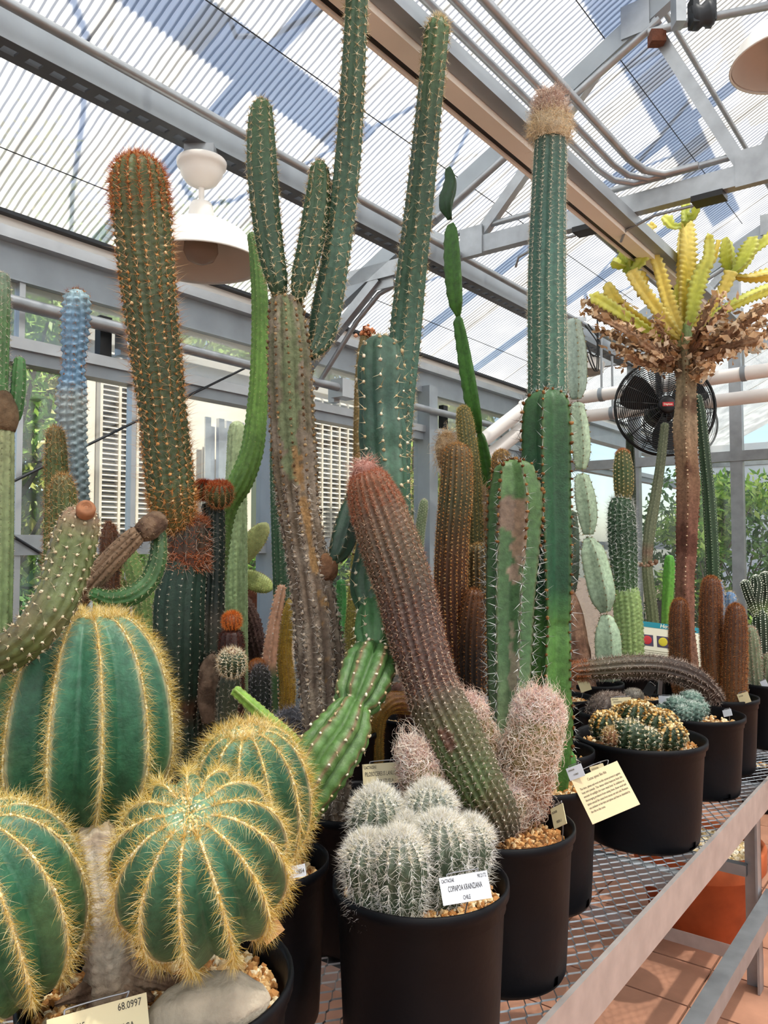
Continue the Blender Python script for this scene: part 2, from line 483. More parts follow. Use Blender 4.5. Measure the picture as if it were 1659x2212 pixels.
# roof truss
def truss(u, name_label):
    trim_no[0] += 1
    b = un(u, 0, 0)
    root = empty('trim_%d' % trim_no[0], b, name_label, kind='structure')
    def member(nm, p, q, w, h, m=M_GALV):
        g = MB(); g.bar(un(u, *p), un(u, *q), w, h); g.build(nm, m, root, b)
    member('rafter', (WALL_N, EAVE_Z - 0.10), (RIDGE_N, ridge_z - 0.10), 0.05, 0.085, M_STEEL)
    member('rafter', (RIDGE_N, ridge_z - 0.10), (-4.0, ridge_z - 0.10 - 0.5 * (4.0 + RIDGE_N)), 0.05, 0.085, M_STEEL)
    zc = 3.05
    member('chord', (2.75, zc), (-3.4, zc), 0.05, 0.08)
    for (p, q) in [((1.92, zc), (1.16, roof_z(1.16) - 0.12)), ((1.95, zc), (2.28, roof_z(2.28) - 0.12)), ((0.68, zc), (1.07, roof_z(1.07) - 0.12)),
                   ((0.66, zc), (-0.25, ridge_z - 0.14)), ((2.45, zc), (2.75, roof_z(2.75) - 0.10))]:
        member('web', p, q, 0.04, 0.05)
    member('brace', (2.48, zc - 0.03), (2.98, 2.62), 0.045, 0.05)
    g = MB(); g.tube([un(u + 0.03, 2.35, zc - 0.06), un(u + 0.03, 2.5, zc - 0.10), un(u + 0.03, 2.65, zc - 0.22), un(u + 0.03, 2.95, 2.50)], 0.014, 8)
    g.build('conduit', M_GALV, root, b, smooth=True)
    g = MB(); g.tube([un(u - 0.02, 2.1, roof_z(2.1) - 0.22), un(u - 0.02, 1.0, roof_z(1.0) - 0.22)], 0.017, 8); g.build('rod', M_GALV, root, b, smooth=True)
    g = MB(); g.tube([un(u, 2.2, zc + 0.09), un(u, -3.0, zc + 0.09)], 0.014, 8); g.build('rail', M_GALV, root, b, smooth=True)
    g = MB(); g.unbox(u - 0.004, u + 0.004, 2.38, 2.56, zc - 0.09, zc + 0.06); g.build('gusset', M_GALV, root, b)
    for nn in (1.9, 1.1, 0.66):
        g = MB(); g.unbox(u - 0.035, u - 0.026, nn - 0.06, nn + 0.06, zc - 0.05 if nn != 1.1 else roof_z(nn) - 0.2, zc + 0.09 if nn != 1.1 else roof_z(nn) - 0.06)
        g.build('gusset', M_GALV, root, b)
    return root
truss(3.22, 'galvanised steel roof truss crossing above the cacti')
truss(END_U + 0.05, 'roof truss of the far gable end')

# window wall
def wall(name, label):
    return empty(name, (0, 0, 0), label, kind='structure')
wl = wall('wall_left', 'long glazed side wall with grey steel rails and gutter beam')
def wpart(nm, u0, u1, n0, n1, z0, z1, m, root=None):
    g = MB(); g.unbox(u0, u1, n0, n1, z0, z1); return g.build(nm, m, root or wl)
UL0, UL1 = -7.5, END_U + 5.5
wpart('knee_wall', UL0, UL1, WALL_N, WALL_N + 0.12, -0.05, 0.45, M_STEEL)
wpart('rail', UL0, UL1, WALL_N - 0.03, WALL_N + 0.05, 0.45, 0.52, M_GALV)
wpart('rail', UL0, UL1, WALL_N - 0.03, WALL_N + 0.05, 1.585, 1.665, M_GALV)
wpart('rail', UL0, UL1, WALL_N - 0.05, WALL_N + 0.05, 2.385, 2.43, M_ALU)
wpart('rail', UL0, UL1, WALL_N - 0.03, WALL_N + 0.05, 2.335, 2.385, M_STEEL)
wpart('gutter', UL0, UL1, WALL_N - 0.02, WALL_N + 0.10, 2.66, 2.80, M_STEEL)
wpart('gutter_lip', UL0, UL1, WALL_N - 0.07, WALL_N + 0.10, 2.80, 2.845, M_ALU)
wpart('fascia', UL0, UL1, WALL_N - 0.05, WALL_N + 0.10, 2.845, 2.895, M_WHITE)
wpart('flashing', UL0, UL1, WALL_N - 0.085, WALL_N - 0.05, 2.885, 2.90, M_DARKM)
wins = []
posts_u = [1.02, 2.95, 4.40, END_U]
for pu in posts_u:
    wpart('post', pu - 0.05, pu + 0.05, WALL_N - 0.08, WALL_N + 0.05, -0.01, 2.70, M_STEEL)
for mu in (1.58, 2.1, 3.7, 5.1, 0.2):
    wpart('mullion', mu - 0.012, mu + 0.012, WALL_N - 0.01, WALL_N + 0.03, 0.52, 2.66, M_ALU)
for mu in (1.90, 4.57):
    wpart('latch', mu - 0.0, mu + 0.055, WALL_N - 0.05, WALL_N - 0.01, 2.43, 2.60, M_BLACK)
for (a0, a1) in [(-7.4, -3.0), (-3.0, -1.4), (-1.4, 0.2), (0.2, 1.02), (1.02, 1.58), (1.58, 2.1), (2.1, 2.95), (2.95, 3.7), (3.7, 4.4), (4.4, 5.1), (5.1, END_U)]:
    for (z0, z1, mm) in [(0.52, 1.585, M_GLASS), (1.665, 2.335, M_GLASS), (2.43, 2.66, M_HAZY)]:
        wpart('pane', a0, a1, WALL_N + 0.015, WALL_N + 0.019, z0, z1, mm)
# heating pipe along the wall with bracket couplings
hp = empty('heating_pipe', un(UL0, 2.9, 2.53), 'grey galvanised pipe running along the upper window rail', 'pipe')
b = un(UL0, 2.9, 2.53)
g = MB(); g.tube([un(UL0, 2.9, 2.545), un(1.98, 2.9, 2.545)], 0.027, 14); g.build('pipe_run', M_GALV, hp, b, smooth=True)
g = MB(); g.tube([un(2.09, 2.9, 2.53), un(3.0, 2.9, 2.525), un(END_U - 0.1, 2.9, 2.525)], 0.023, 14); g.build('pipe_run', M_GALV, hp, b, smooth=True)
for uu in (1.97, 3.38, 5.35):
    g = MB(); g.unbox(uu, uu + 0.13, 2.86, 2.95, 2.47, 2.575); g.unbox(uu + 0.03, uu + 0.08, 2.95, 2.995, 2.45, 2.56); g.build('bracket', M_ALU, hp, b)
g = MB(); g.tube([un(1.05, 2.95, 1.60), un(2.9, 2.95, 2.62)], 0.006, 6)
o = g.build('brace_cable', M_DARKM, smooth=True); o['label'] = 'thin diagonal brace cable crossing the window wall'; o['category'] = 'cable'
g = MB(); g.tube([un(1.05, 2.96, 1.95), un(1.9, 2.96, 1.45)], 0.006, 6)
o = g.build('brace_cable', M_DARKM, smooth=True); o['label'] = 'thin brace rod falling behind the blue cactus'; o['category'] = 'cable'

we = wall('wall_end', 'glazed gable end wall with grey posts and a cross girt')
for n in (2.93, 2.06, 1.34, 0.55, -0.3):
    wpart('post', END_U, END_U + 0.06, n - 0.04, n + 0.04, -0.01, roof_z(max(n, RIDGE_N)) - 0.18, M_STEEL if n > 2.5 else M_GALV, we)
for (z0, z1) in [(2.21, 2.28), (0.62, 0.70)]:
    wpart('girt', END_U - 0.01, END_U + 0.05, -3.0, 2.89, z0, z1, M_GALV, we)
wpart('knee_wall', END_U, END_U + 0.1, 1.0, 2.95, -0.05, 0.62, M_STEEL, we)
ns = [2.89, 2.06, 1.34, 0.55, -0.3]
for i in range(4):
    for (z0, z1) in [(0.70, 2.21), (2.28, 2.98)]:
        g = MB(); g.unbox(END_U + 0.025, END_U + 0.029, ns[i + 1] + 0.04, ns[i] - 0.04, z0, z1); g.build('pane', M_GLASS, we)

wr = wall('wall_right', 'glazed wall on the far side of the walkway')
wpart('knee_wall', -7.5, END_U + 5.5, -4.2, -4.1, -0.05, 0.95, M_STEEL, wr)
for k in range(14):
    wpart('post', -7.5 + k * 1.4, -7.44 + k * 1.4, -4.2, -4.1, 0.95, 2.5, M_GALV, wr)
wpart('rail', -7.5, END_U + 5.5, -4.2, -4.08, 2.42, 2.72, M_STEEL, wr)
for k in range(13):
    wpart('pane', -7.44 + k * 1.4, -6.1 + k * 1.4, -4.15, -4.145, 0.95, 2.42, M_HAZY, wr)
wb = wall('wall_back', 'gable wall behind the viewer')
wpart('knee_wall', -7.6, -7.5, -4.2, WALL_N, -0.05, 1.0, M_STEEL, wb)
for k in range(8):
    wpart('pane', -7.56, -7.555, -4.2 + k * 0.9, -3.34 + k * 0.9, 1.0, 2.9, M_HAZY, wb)
    wpart('post', -7.6, -7.5, -3.34 + k * 0.9, -3.30 + k * 0.9, 1.0, 2.95, M_GALV, wb)
wf = wall('wall_far', 'hazy glazed end wall of the next bay')
for k in range(7):
    wpart('pane', END_U + 5.5, END_U + 5.505, -4.0 + k * 1.0, -3.06 + k * 1.0, 0.6, 2.7, M_MILKY, wf)
    wpart('post', END_U + 5.45, END_U + 5.55, -3.06 + k * 1.0, -3.0 + k * 1.0, -0.01, 3.2, M_GALV, wf)
for z in (0.55, 1.6, 2.7):
    wpart('girt', END_U + 5.45, END_U + 5.52, -4.0, 3.0, z, z + 0.07, M_GALV, wf)
for k in range(7):
    wpart('gable_pane', END_U + 5.5, END_U + 5.505, -4.0 + k * 1.0, -3.06 + k * 1.0, 2.77, 3.0 + 0.5 * (3 - abs(k - 3.6)) - 0.3, M_MILKY, wf)
# white heating ducts across the far end
def duct(name, pts, r, label, rings=()):
    pts = [np.asarray(p) for p in pts]
    root = empty(name, pts[0], label, 'duct')
    g = MB(); g.tube(pts, r, 18); g.build('duct_body', M_PIPE, root, pts[0], smooth=True)
    for f in rings:
        p = pts[0] + (pts[-1] - pts[0]) * f; d = unit(pts[-1] - pts[0])
        g = MB(); g.tube([p - d * 0.014, p + d * 0.014], r * 1.1, 18); g.build('collar', M_STEEL, root, pts[0], smooth=True)
        g = MB(); g.tube([p + ZV * r, p + ZV * (r + 0.35)], 0.008, 6); g.build('hanger', M_GALV, root, pts[0])
    return root
duct('heating_duct', [un(4.95, 2.55, 2.60), un(4.95, 0.2, 2.66)], 0.042, 'upper white heating duct crossing behind the fan', (0.25, 0.62, 0.88))
duct('heating_duct', [un(5.2, 2.75, 2.52), un(5.2, 0.2, 2.55)], 0.042, 'lower white heating duct crossing behind the fan', (0.3, 0.8))
duct('heating_duct', [pix(955, 1020, 5.15), pix(1150, 868, 5.45)], 0.048, 'slanting white duct rising from the side window', ())
duct('heating_duct', [pix(985, 1040, 5.25), pix(1165, 900, 5.5)], 0.048, 'second slanting white duct lying under the first', ())

# ------------------------------------------------------------------ bench
BENCH_Z = 0.75
BN0, BN1, BU0, BU1 = 0.665, 2.60, -0.9, 5.55
bench_base = un(0.0, BN0, 0)
bench = empty('plant_bench', bench_base, 'long galvanised greenhouse bench with expanded metal mesh top', 'bench')
def bpart(nm, u0, u1, n0, n1, z0, z1, m=M_GALV):
    g = MB(); g.unbox(u0, u1, n0, n1, z0, z1); return g.build(nm, m, bench, bench_base)
g = MB()
g.unbox(BU0, BU1, BN0 - 0.012, BN0, BENCH_Z - 0.098, BENCH_Z + 0.006)
g.unbox(BU0, BU1, BN0, BN0 + 0.05, BENCH_Z - 0.098, BENCH_Z - 0.090)
g.build('front_rail', M_RAIL, bench, bench_base)
bpart('back_rail', BU0, BU1, BN1, BN1 + 0.012, BENCH_Z - 0.09, BENCH_Z + 0.005)
for uu in (-0.7, 0.3, 1.3, 2.2, 3.17, 4.2, 5.3):
    bpart('cross_bar', uu - 0.02, uu + 0.02, BN0, BN1, BENCH_Z - 0.055, BENCH_Z - 0.008)
for uu in (0.0, 3.17, 5.4):
    for nn in (BN0 + 0.015, BN1 - 0.07):
        g = MB()
        g.unbox(uu - 0.03, uu + 0.03, nn, nn + 0.008, 0.0, BENCH_Z - 0.09)
        g.unbox(uu + 0.022, uu + 0.03, nn, nn + 0.055, 0.0, BENCH_Z - 0.09)
        g.build('leg', M_GALV, bench, bench_base)
    bpart('leg_brace', uu + 0.03, uu + 0.036, BN0 + 0.015, BN1 - 0.02, 0.07, 0.12, M_RAIL)
    bpart('leg_brace', uu - 0.005, uu + 0.03, BN0 + 0.06, BN1 - 0.06, 0.40, 0.44)
g = MB(); g.unbox(BU0, 3.22, BN0 - 0.045, BN0 + 0.005, 0.30, 0.355); g.build('foot_rail', M_GALV, bench, bench_base)
# expanded metal top: zig-zag strands, real wire
def expanded(u0, u1, n0, n1, z, lwd=0.060, swd=0.036, w=0.0016):
    Vs = []; Fs = []; k = 0
    nrow = int((n1 - n0) / (swd / 2)); per = int((u1 - u0) / lwd)
    base = np.array([0.0, 0.13, 0.5, 0.63])
    us = (np.arange(per)[:, None] + base[None]).ravel() * lwd + u0
    sg = np.tile([-1.0, -1.0, 1.0, 1.0], per)
    cs = np.array([[0, w * 1.5], [-w, -w * 0.5], [w, -w * 0.5]])
    for r in range(nrow):
        nn = n0 + r * swd / 2 + sg * (swd / 4) * (1 if r % 2 else -1)
        P = DU[None] * us[:, None] + DN[None] * nn[:, None] + ZV[None] * z
        V = P[:, None] + DN[None, None] * cs[None, :, :1] + ZV[None, None] * cs[None, :, 1:]
        Fs.append(grid_faces(len(us), 3) + k); Vs.append(V.reshape(-1, 3)); k += len(us) * 3
    return np.concatenate(Vs), np.concatenate(Fs)
V, Fq = expanded(0.6, BU1, BN0 + 0.004, BN1, BENCH_Z - 0.0025)
mk('expanded_mesh', V, Fq, M_GALV, bench, bench_base, smooth=False, kind='stuff')

# ------------------------------------------------------------------ pots and gravel
ICO_V = None
def ico():
    global ICO_V, ICO_F
    if ICO_V is None:
        p = (1 + 5 ** 0.5) / 2
        v = np.array([[-1, p, 0], [1, p, 0], [-1, -p, 0], [1, -p, 0], [0, -1, p], [0, 1, p], [0, -1, -p], [0, 1, -p], [p, 0, -1], [p, 0, 1], [-p, 0, -1], [-p, 0, 1]])
        ICO_V = v / np.linalg.norm(v[0])
        ICO_F = np.array([[0, 11, 5], [0, 5, 1], [0, 1, 7], [0, 7, 10], [0, 10, 11], [1, 5, 9], [5, 11, 4], [11, 10, 2], [10, 7, 6], [7, 1, 8], [3, 9, 4], [3, 4, 2], [3, 2, 6], [3, 6, 8], [3, 8, 9], [4, 9, 5], [2, 4, 11], [6, 2, 10], [8, 6, 7], [9, 8, 1]])
    return ICO_V, ICO_F

def blobs(P, size, cols, jitter=0.35, flat=1.0, rng=RNG):
    v, f = ico(); n = len(P)
    S = np.broadcast_to(np.asarray(size), (n,))
    J = 1 + rng.uniform(-jitter, jitter, (n, 12, 1))
    A = 1 + rng.uniform(-0.3, 0.3, (n, 1, 3)); A[..., 2] *= flat
    V = P[:, None] + v[None] * J * A * S[:, None, None]
    F = (f[None] + (np.arange(n) * 12)[:, None, None]).reshape(-1, 3)
    cc = np.array([C(c) for c in cols]); w = rng.integers(0, len(cc), n)
    col = np.repeat(cc[w] * rng.uniform(0.8, 1.15, (n, 1)), 12, 0)
    return V.reshape(-1, 3), F, col

GRAVEL = ['#d9b47e', '#c89c63', '#e6cda0', '#b98550', '#efe0bd', '#a9743f']
GRAVEL_DK = ['#a87443', '#8d5f36', '#c49660', '#d9b98a', '#74502f', '#b98a55']
def pot(root, base, r, h, gravel_n=300, grain=0.0045, fill=0.045, seg=44, cols=GRAVEL, holes=(), rbot=None):
    x, y, z = base
    rb = rbot or r * 0.86
    def rr(f): return rb + (r * 0.955 - rb) * f
    prof = [(0.001, 0.004), (rb * 0.97, 0.004), (rb, 0.012), (rr(0.10), h * 0.10), (rr(0.45), h * 0.45), (rr(0.86), h * 0.86),
            (rr(0.865) + 0.003, h * 0.87), (r * 0.965, h - 0.022), (r, h - 0.018), (r * 1.005, h - 0.009), (r, h), (r * 0.975, h + 0.001), (r * 0.955, h - 0.006),
            (r * 0.94, h - 0.02), (rr(0.6) - 0.006, h * 0.6), (rb - 0.006, 0.012)]
    skip = None
    if holes:
        def skip(ri, th):
            m = np.zeros(len(ri), bool)
            for a in holes:
                da = np.abs((th - a + math.pi) % (2 * math.pi) - math.pi)
                m |= ((ri == 2) | (ri == 1) & False) & (da < 0.10)
            return m
    V, F = lathe(prof, (x, y, z), seg, skip=skip)
    p = mk('pot', V, F, M_POT, root, base)
    zt = h - fill
    ri = rr(zt / h) - 0.008
    V, F = lathe([(0.001, 0.02), (rb * 0.93, 0.02), (ri, zt - 0.004), (ri * 0.6, zt + 0.002), (0.001, zt + 0.004)], (x, y, z), 28)
    mk('soil', V, F, M_SOIL, root, base)
    if gravel_n:
        q = np.sqrt(RNG.uniform(0, 1, gravel_n)) * (ri - grain); th = RNG.uniform(0, 2 * math.pi, gravel_n)
        P = np.stack([x + q * np.cos(th), y + q * np.sin(th), z + zt + 0.003 + RNG.uniform(-0.002, 0.005, gravel_n)], -1)
        V, F, c = blobs(P, grain * RNG.uniform(0.7, 1.6, gravel_n), cols)
        mk('gravel', V, F, M_GRAIN, root, base, col=c, smooth=False, kind='stuff')
    return z + zt

# ------------------------------------------------------------------ cactus stems
def cr(P, m):
    """Catmull-Rom through rows of P, m samples per span"""
    P = np.asarray(P, float); n = len(P)
    Q = np.concatenate([[2 * P[0] - P[1]], P, [2 * P[-1] - P[-2]]])
    out = []
    for i in range(n - 1):
        t = np.linspace(0, 1, m, endpoint=False)[:, None]
        a, b, c, d = Q[i], Q[i + 1], Q[i + 2], Q[i + 3]
        out.append(0.5 * ((2 * b) + (-a + c) * t + (2 * a - 5 * b + 4 * c - d) * t ** 2 + (-a + 3 * b - 3 * c + d) * t ** 3))
    out.append(P[-1:])
    return np.concatenate(out)

def path(ctrl, Y, step, tip=0.9, cap=9):
    P = []; R = []
    for c in ctrl:
        yy = c[3] if len(c) > 3 else Y
        P.append(pix(c[0], c[1], yy)); R.append(c[2] * yy / F_PX)
    A = cr(np.concatenate([np.array(P), np.array(R)[:, None]], 1), 24)
    A[:, 3] = np.maximum(A[:, 3], 0.0015)
    s = np.concatenate([[0], np.cumsum(np.linalg.norm(np.diff(A[:, :3], axis=0), axis=1))])
    n = max(4, int(s[-1] / step) + 1)
    t = np.linspace(0, s[-1], n)
    A = np.stack([np.interp(t, s, A[:, k]) for k in range(4)], 1)
    if tip > 0:
        d = unit(A[-1, :3] - A[-2, :3]); r = A[-1, 3]
        ph = np.linspace(0, math.pi / 2, cap)[1:]
        capP = A[-1, :3] + d[None] * (np.sin(ph) * r * tip)[:, None]
        capR = np.maximum(r * np.cos(ph), r * 0.02)
        A = np.concatenate([A, np.concatenate([capP, capR[:, None]], 1)])
    return A[:, :3], A[:, 3]

def prof_fn(mode, s):
    a = np.abs(s) * 2
    if mode == 'round': return np.cos(np.pi * s) ** 0.75 if False else np.sqrt(np.clip(1 - a ** 2, 0, 1))
    if mode == 'sharp': return 1 - a
    if mode == 'wave': return 0.5 + 0.5 * np.cos(2 * np.pi * s)
    if mode == 'crest': return np.exp(-(a / 0.28) ** 2)
    if mode == 'fin': return (1 - a) ** 1.8
    return 1 - a

class Sweep: pass

def sweep(Cn, R, nr=12, depth=0.15, mode='round', K=5, rot=0.0, tub=0.0, tubsp=0.02, stag=1, wob=0.0, seed=0, twist=0.0):
    w = Sweep(); M = len(Cn)
    T = np.gradient(Cn, axis=0); T /= np.linalg.norm(T, axis=1)[:, None] + 1e-12
    e = CAM - Cn[0]; e = e - T[0] * (e @ T[0]); e /= np.linalg.norm(e)
    E1 = np.zeros((M, 3)); E2 = np.zeros((M, 3))
    for i in range(M):
        e = e - T[i] * (e @ T[i]); e /= np.linalg.norm(e)
        E1[i] = e; E2[i] = np.cross(T[i], e)
    S = np.concatenate([[0], np.cumsum(np.sqrt((np.diff(Cn, axis=0) ** 2).sum(1) + np.diff(R) ** 2))])
    nk = nr * K
    th = np.arange(nk) / nk * 2 * math.pi
    ph = np.arange(nk) / K; rid = np.round(ph).astype(int); s = ph - rid; rid = rid % nr
    pr = prof_fn(mode, s)
    tw = twist * S / max(S[-1], 1e-6)
    tb = 1 + tub * pr[None] * np.cos(2 * math.pi * (S[:, None] / tubsp + 0.5 * stag * (rid % 2)[None]))
    rad = R[:, None] * (1 - depth * (1 - pr[None])) * tb
    ang = th[None] + rot + tw[:, None]
    D = np.cos(ang)[..., None] * E1[:, None] + np.sin(ang)[..., None] * E2[:, None]
    V = Cn[:, None] + rad[..., None] * D
    if wob > 0:
        V = V + D * ((nz(V, 55, seed) - 0.5) * 2 * wob)[..., None]
    w.V = V; w.C = Cn; w.R = R; w.T = T; w.E1 = E1; w.E2 = E2; w.S = S; w.pr = pr; w.nr = nr; w.th = th; w.rot = rot; w.tw = tw; w.D = D
    w.tub = tub
    n = M * nk
    F4 = grid_faces(M, nk)
    F3 = np.array([[(j + 1) % nk, j, n] for j in range(nk)] + [[n - nk + j, n - nk + (j + 1) % nk, n + 1] for j in range(nk)])
    w.F = [F4, F3]; w.nk = nk
    w.allV = np.concatenate([V.reshape(-1, 3), Cn[:1], Cn[-1:] + T[-1:] * R[-1] * 0.5])
    return w

def areoles(w, sp, s0=0.0, s1=1.0, stag=True, jit=0.1, rib_list=None, rng=RNG, front=False):
    """points on the rib crests: position, outward normal, upward tangent, t"""
    out = []
    Sm = w.S[-1]; dR = np.gradient(w.R, w.S)
    for k in (range(w.nr) if rib_list is None else rib_list):
        a = np.arange(s0 * Sm + (sp * 0.5 if (k % 2 and stag) else 0.0), s1 * Sm, sp)
        a = a + rng.uniform(-jit, jit, len(a)) * sp
        a = np.clip(a, 0, Sm)
        f = lambda A: np.stack([np.interp(a, w.S, A[:, q]) for q in range(3)], 1)
        Cc, E1, E2, T = f(w.C), f(w.E1), f(w.E2), f(w.T)
        R = np.interp(a, w.S, w.R); d = np.clip(np.interp(a, w.S, dR), -0.98, 0.98)
        th = 2 * math.pi * k / w.nr + w.rot + np.interp(a, w.S, w.tw)
        rad = np.cos(th)[:, None] * E1 + np.sin(th)[:, None] * E2
        N = rad * np.sqrt(1 - d ** 2)[:, None] - T * d[:, None]
        U = T * np.sqrt(1 - d ** 2)[:, None] + rad * d[:, None]
        out.append(np.concatenate([Cc + rad * R[:, None], N, U, (a / Sm)[:, None]], 1))
    A = np.concatenate(out)
    P, N, U, t = A[:, :3], A[:, 3:6], A[:, 6:9], A[:, 9]
    return P, N, U, t

def spines(P, N, U, n=6, L=(0.008, 0.014), spread=(60, 85), w=0.0006, cols=('#d8c8a0',), segs=1, bend=0.0, curl=0.0, lift=0.0, rng=RNG, up=0.0, tipcol=None):
    """n spines per areole; returns V, F, col"""
    m = len(P) * n
    P = np.repeat(P, n, 0); N = np.repeat(N, n, 0); U = np.repeat(U, n, 0)
    B = np.cross(N, U)
    az = np.tile(np.arange(n) / max(n, 1) * 2 * math.pi, len(P) // n) + rng.uniform(-0.6, 0.6, m)
    el = np.radians(rng.uniform(spread[0], spread[1], m))
    D = N * np.cos(el)[:, None] + (U * np.cos(az)[:, None] + B * np.sin(az)[:, None]) * np.sin(el)[:, None]
    if up: D = D + U * up
    D /= np.linalg.norm(D, axis=1)[:, None]
    ln = rng.uniform(L[0], L[1], m)
    w = w * 1.3
    A = np.cross(D, N + 0.3 * U + 1e-6); A /= np.linalg.norm(A, axis=1)[:, None] + 1e-9
    Bq = np.cross(D, A)
    base = P + N * lift
    rings = []
    pos = base.copy(); d = D.copy()
    for k in range(segs):
        ww = w * (1 - k / (segs + 0.3))
        rings.append(np.stack([pos + A * ww, pos - A * ww * 0.5 + Bq * ww * 0.87, pos - A * ww * 0.5 - Bq * ww * 0.87], 1))
        pos = pos + d * (ln / segs)[:, None]
        if bend: d = d + np.array([0, 0, -bend])
        if curl: d = d + rng.normal(0, curl, d.shape)
        d /= np.linalg.norm(d, axis=1)[:, None]
    V = np.concatenate([np.concatenate(rings, 1), pos[:, None]], 1)       # m, 3*segs+1, 3
    nv = 3 * segs + 1
    F = []
    for k in range(segs - 1):
        for q in range(3):
            a, b_ = 3 * k + q, 3 * k + (q + 1) % 3
            F += [[a, b_, b_ + 3], [a, b_ + 3, a + 3]]
    for q in range(3):
        F.append([3 * (segs - 1) + q, 3 * (segs - 1) + (q + 1) % 3, nv - 1])
    F = (np.array(F)[None] + (np.arange(m) * nv)[:, None, None]).reshape(-1, 3)
    cc = np.array([C(c) for c in cols])
    col = cc[rng.integers(0, len(cc), m)] * rng.uniform(0.8, 1.2, (m, 1))
    col = np.repeat(col[:, None], nv, 1)
    return V.reshape(-1, 3), F, col.reshape(-1, 3)

def join(*parts):
    V = []; F = []; K = []; n = 0
    for v, f, c in parts:
        V.append(v); F.append(f + n); K.append(c); n += len(v)
    return np.concatenate(V), np.concatenate(F), np.concatenate(K)

def grad(stops, t):
    xs = [s[0] for s in stops]; cs = np.array([C(s[1]) for s in stops])
    return np.stack([np.interp(t, xs, cs[:, k]) for k in range(3)], -1)

def paint(w, stops, ridge=None, mott=None, patches=(), seed=0, lum=0.72):
    M, nk = len(w.S), w.nk
    t = w.S / w.S[-1]
    c = np.repeat(grad(stops, t)[:, None], nk, 1)
    V = w.V
    if mott:
        f = np.clip((nz(V, mott[2], seed + 5) - mott[3]) * 5, 0, 1)[..., None] * mott[1]
        c = c * (1 - f) + C(mott[0]) * f
    if ridge:
        f = (w.pr ** ridge[2])[None, :, None] * ridge[1]
        c = c * (1 - f) + C(ridge[0]) * f
    for (t0, t1, a0, aw, colr, thr) in patches:
        th = (w.th + w.rot) % (2 * math.pi)
        da = np.abs((th - a0 + math.pi) % (2 * math.pi) - math.pi)
        tc_, tw_ = (t0 + t1) / 2, (t1 - t0) / 2
        dist = np.sqrt((np.abs(t - tc_) / tw_)[:, None] ** 2 + (da / aw)[None] ** 2)
        m = np.clip((1.05 - dist - thr * 0.5 + (nz(V, 75, seed + 11) - 0.5) * 1.5) * 7, 0, 1)
        c = c * (1 - m[..., None]) + C(colr) * m[..., None]
    g_ = c.mean(-1, keepdims=True)
    c = (g_ + (c - g_) * 0.86) * lum
    return np.concatenate([c.reshape(-1, 3), c[0, :1], c[-1, :1]])

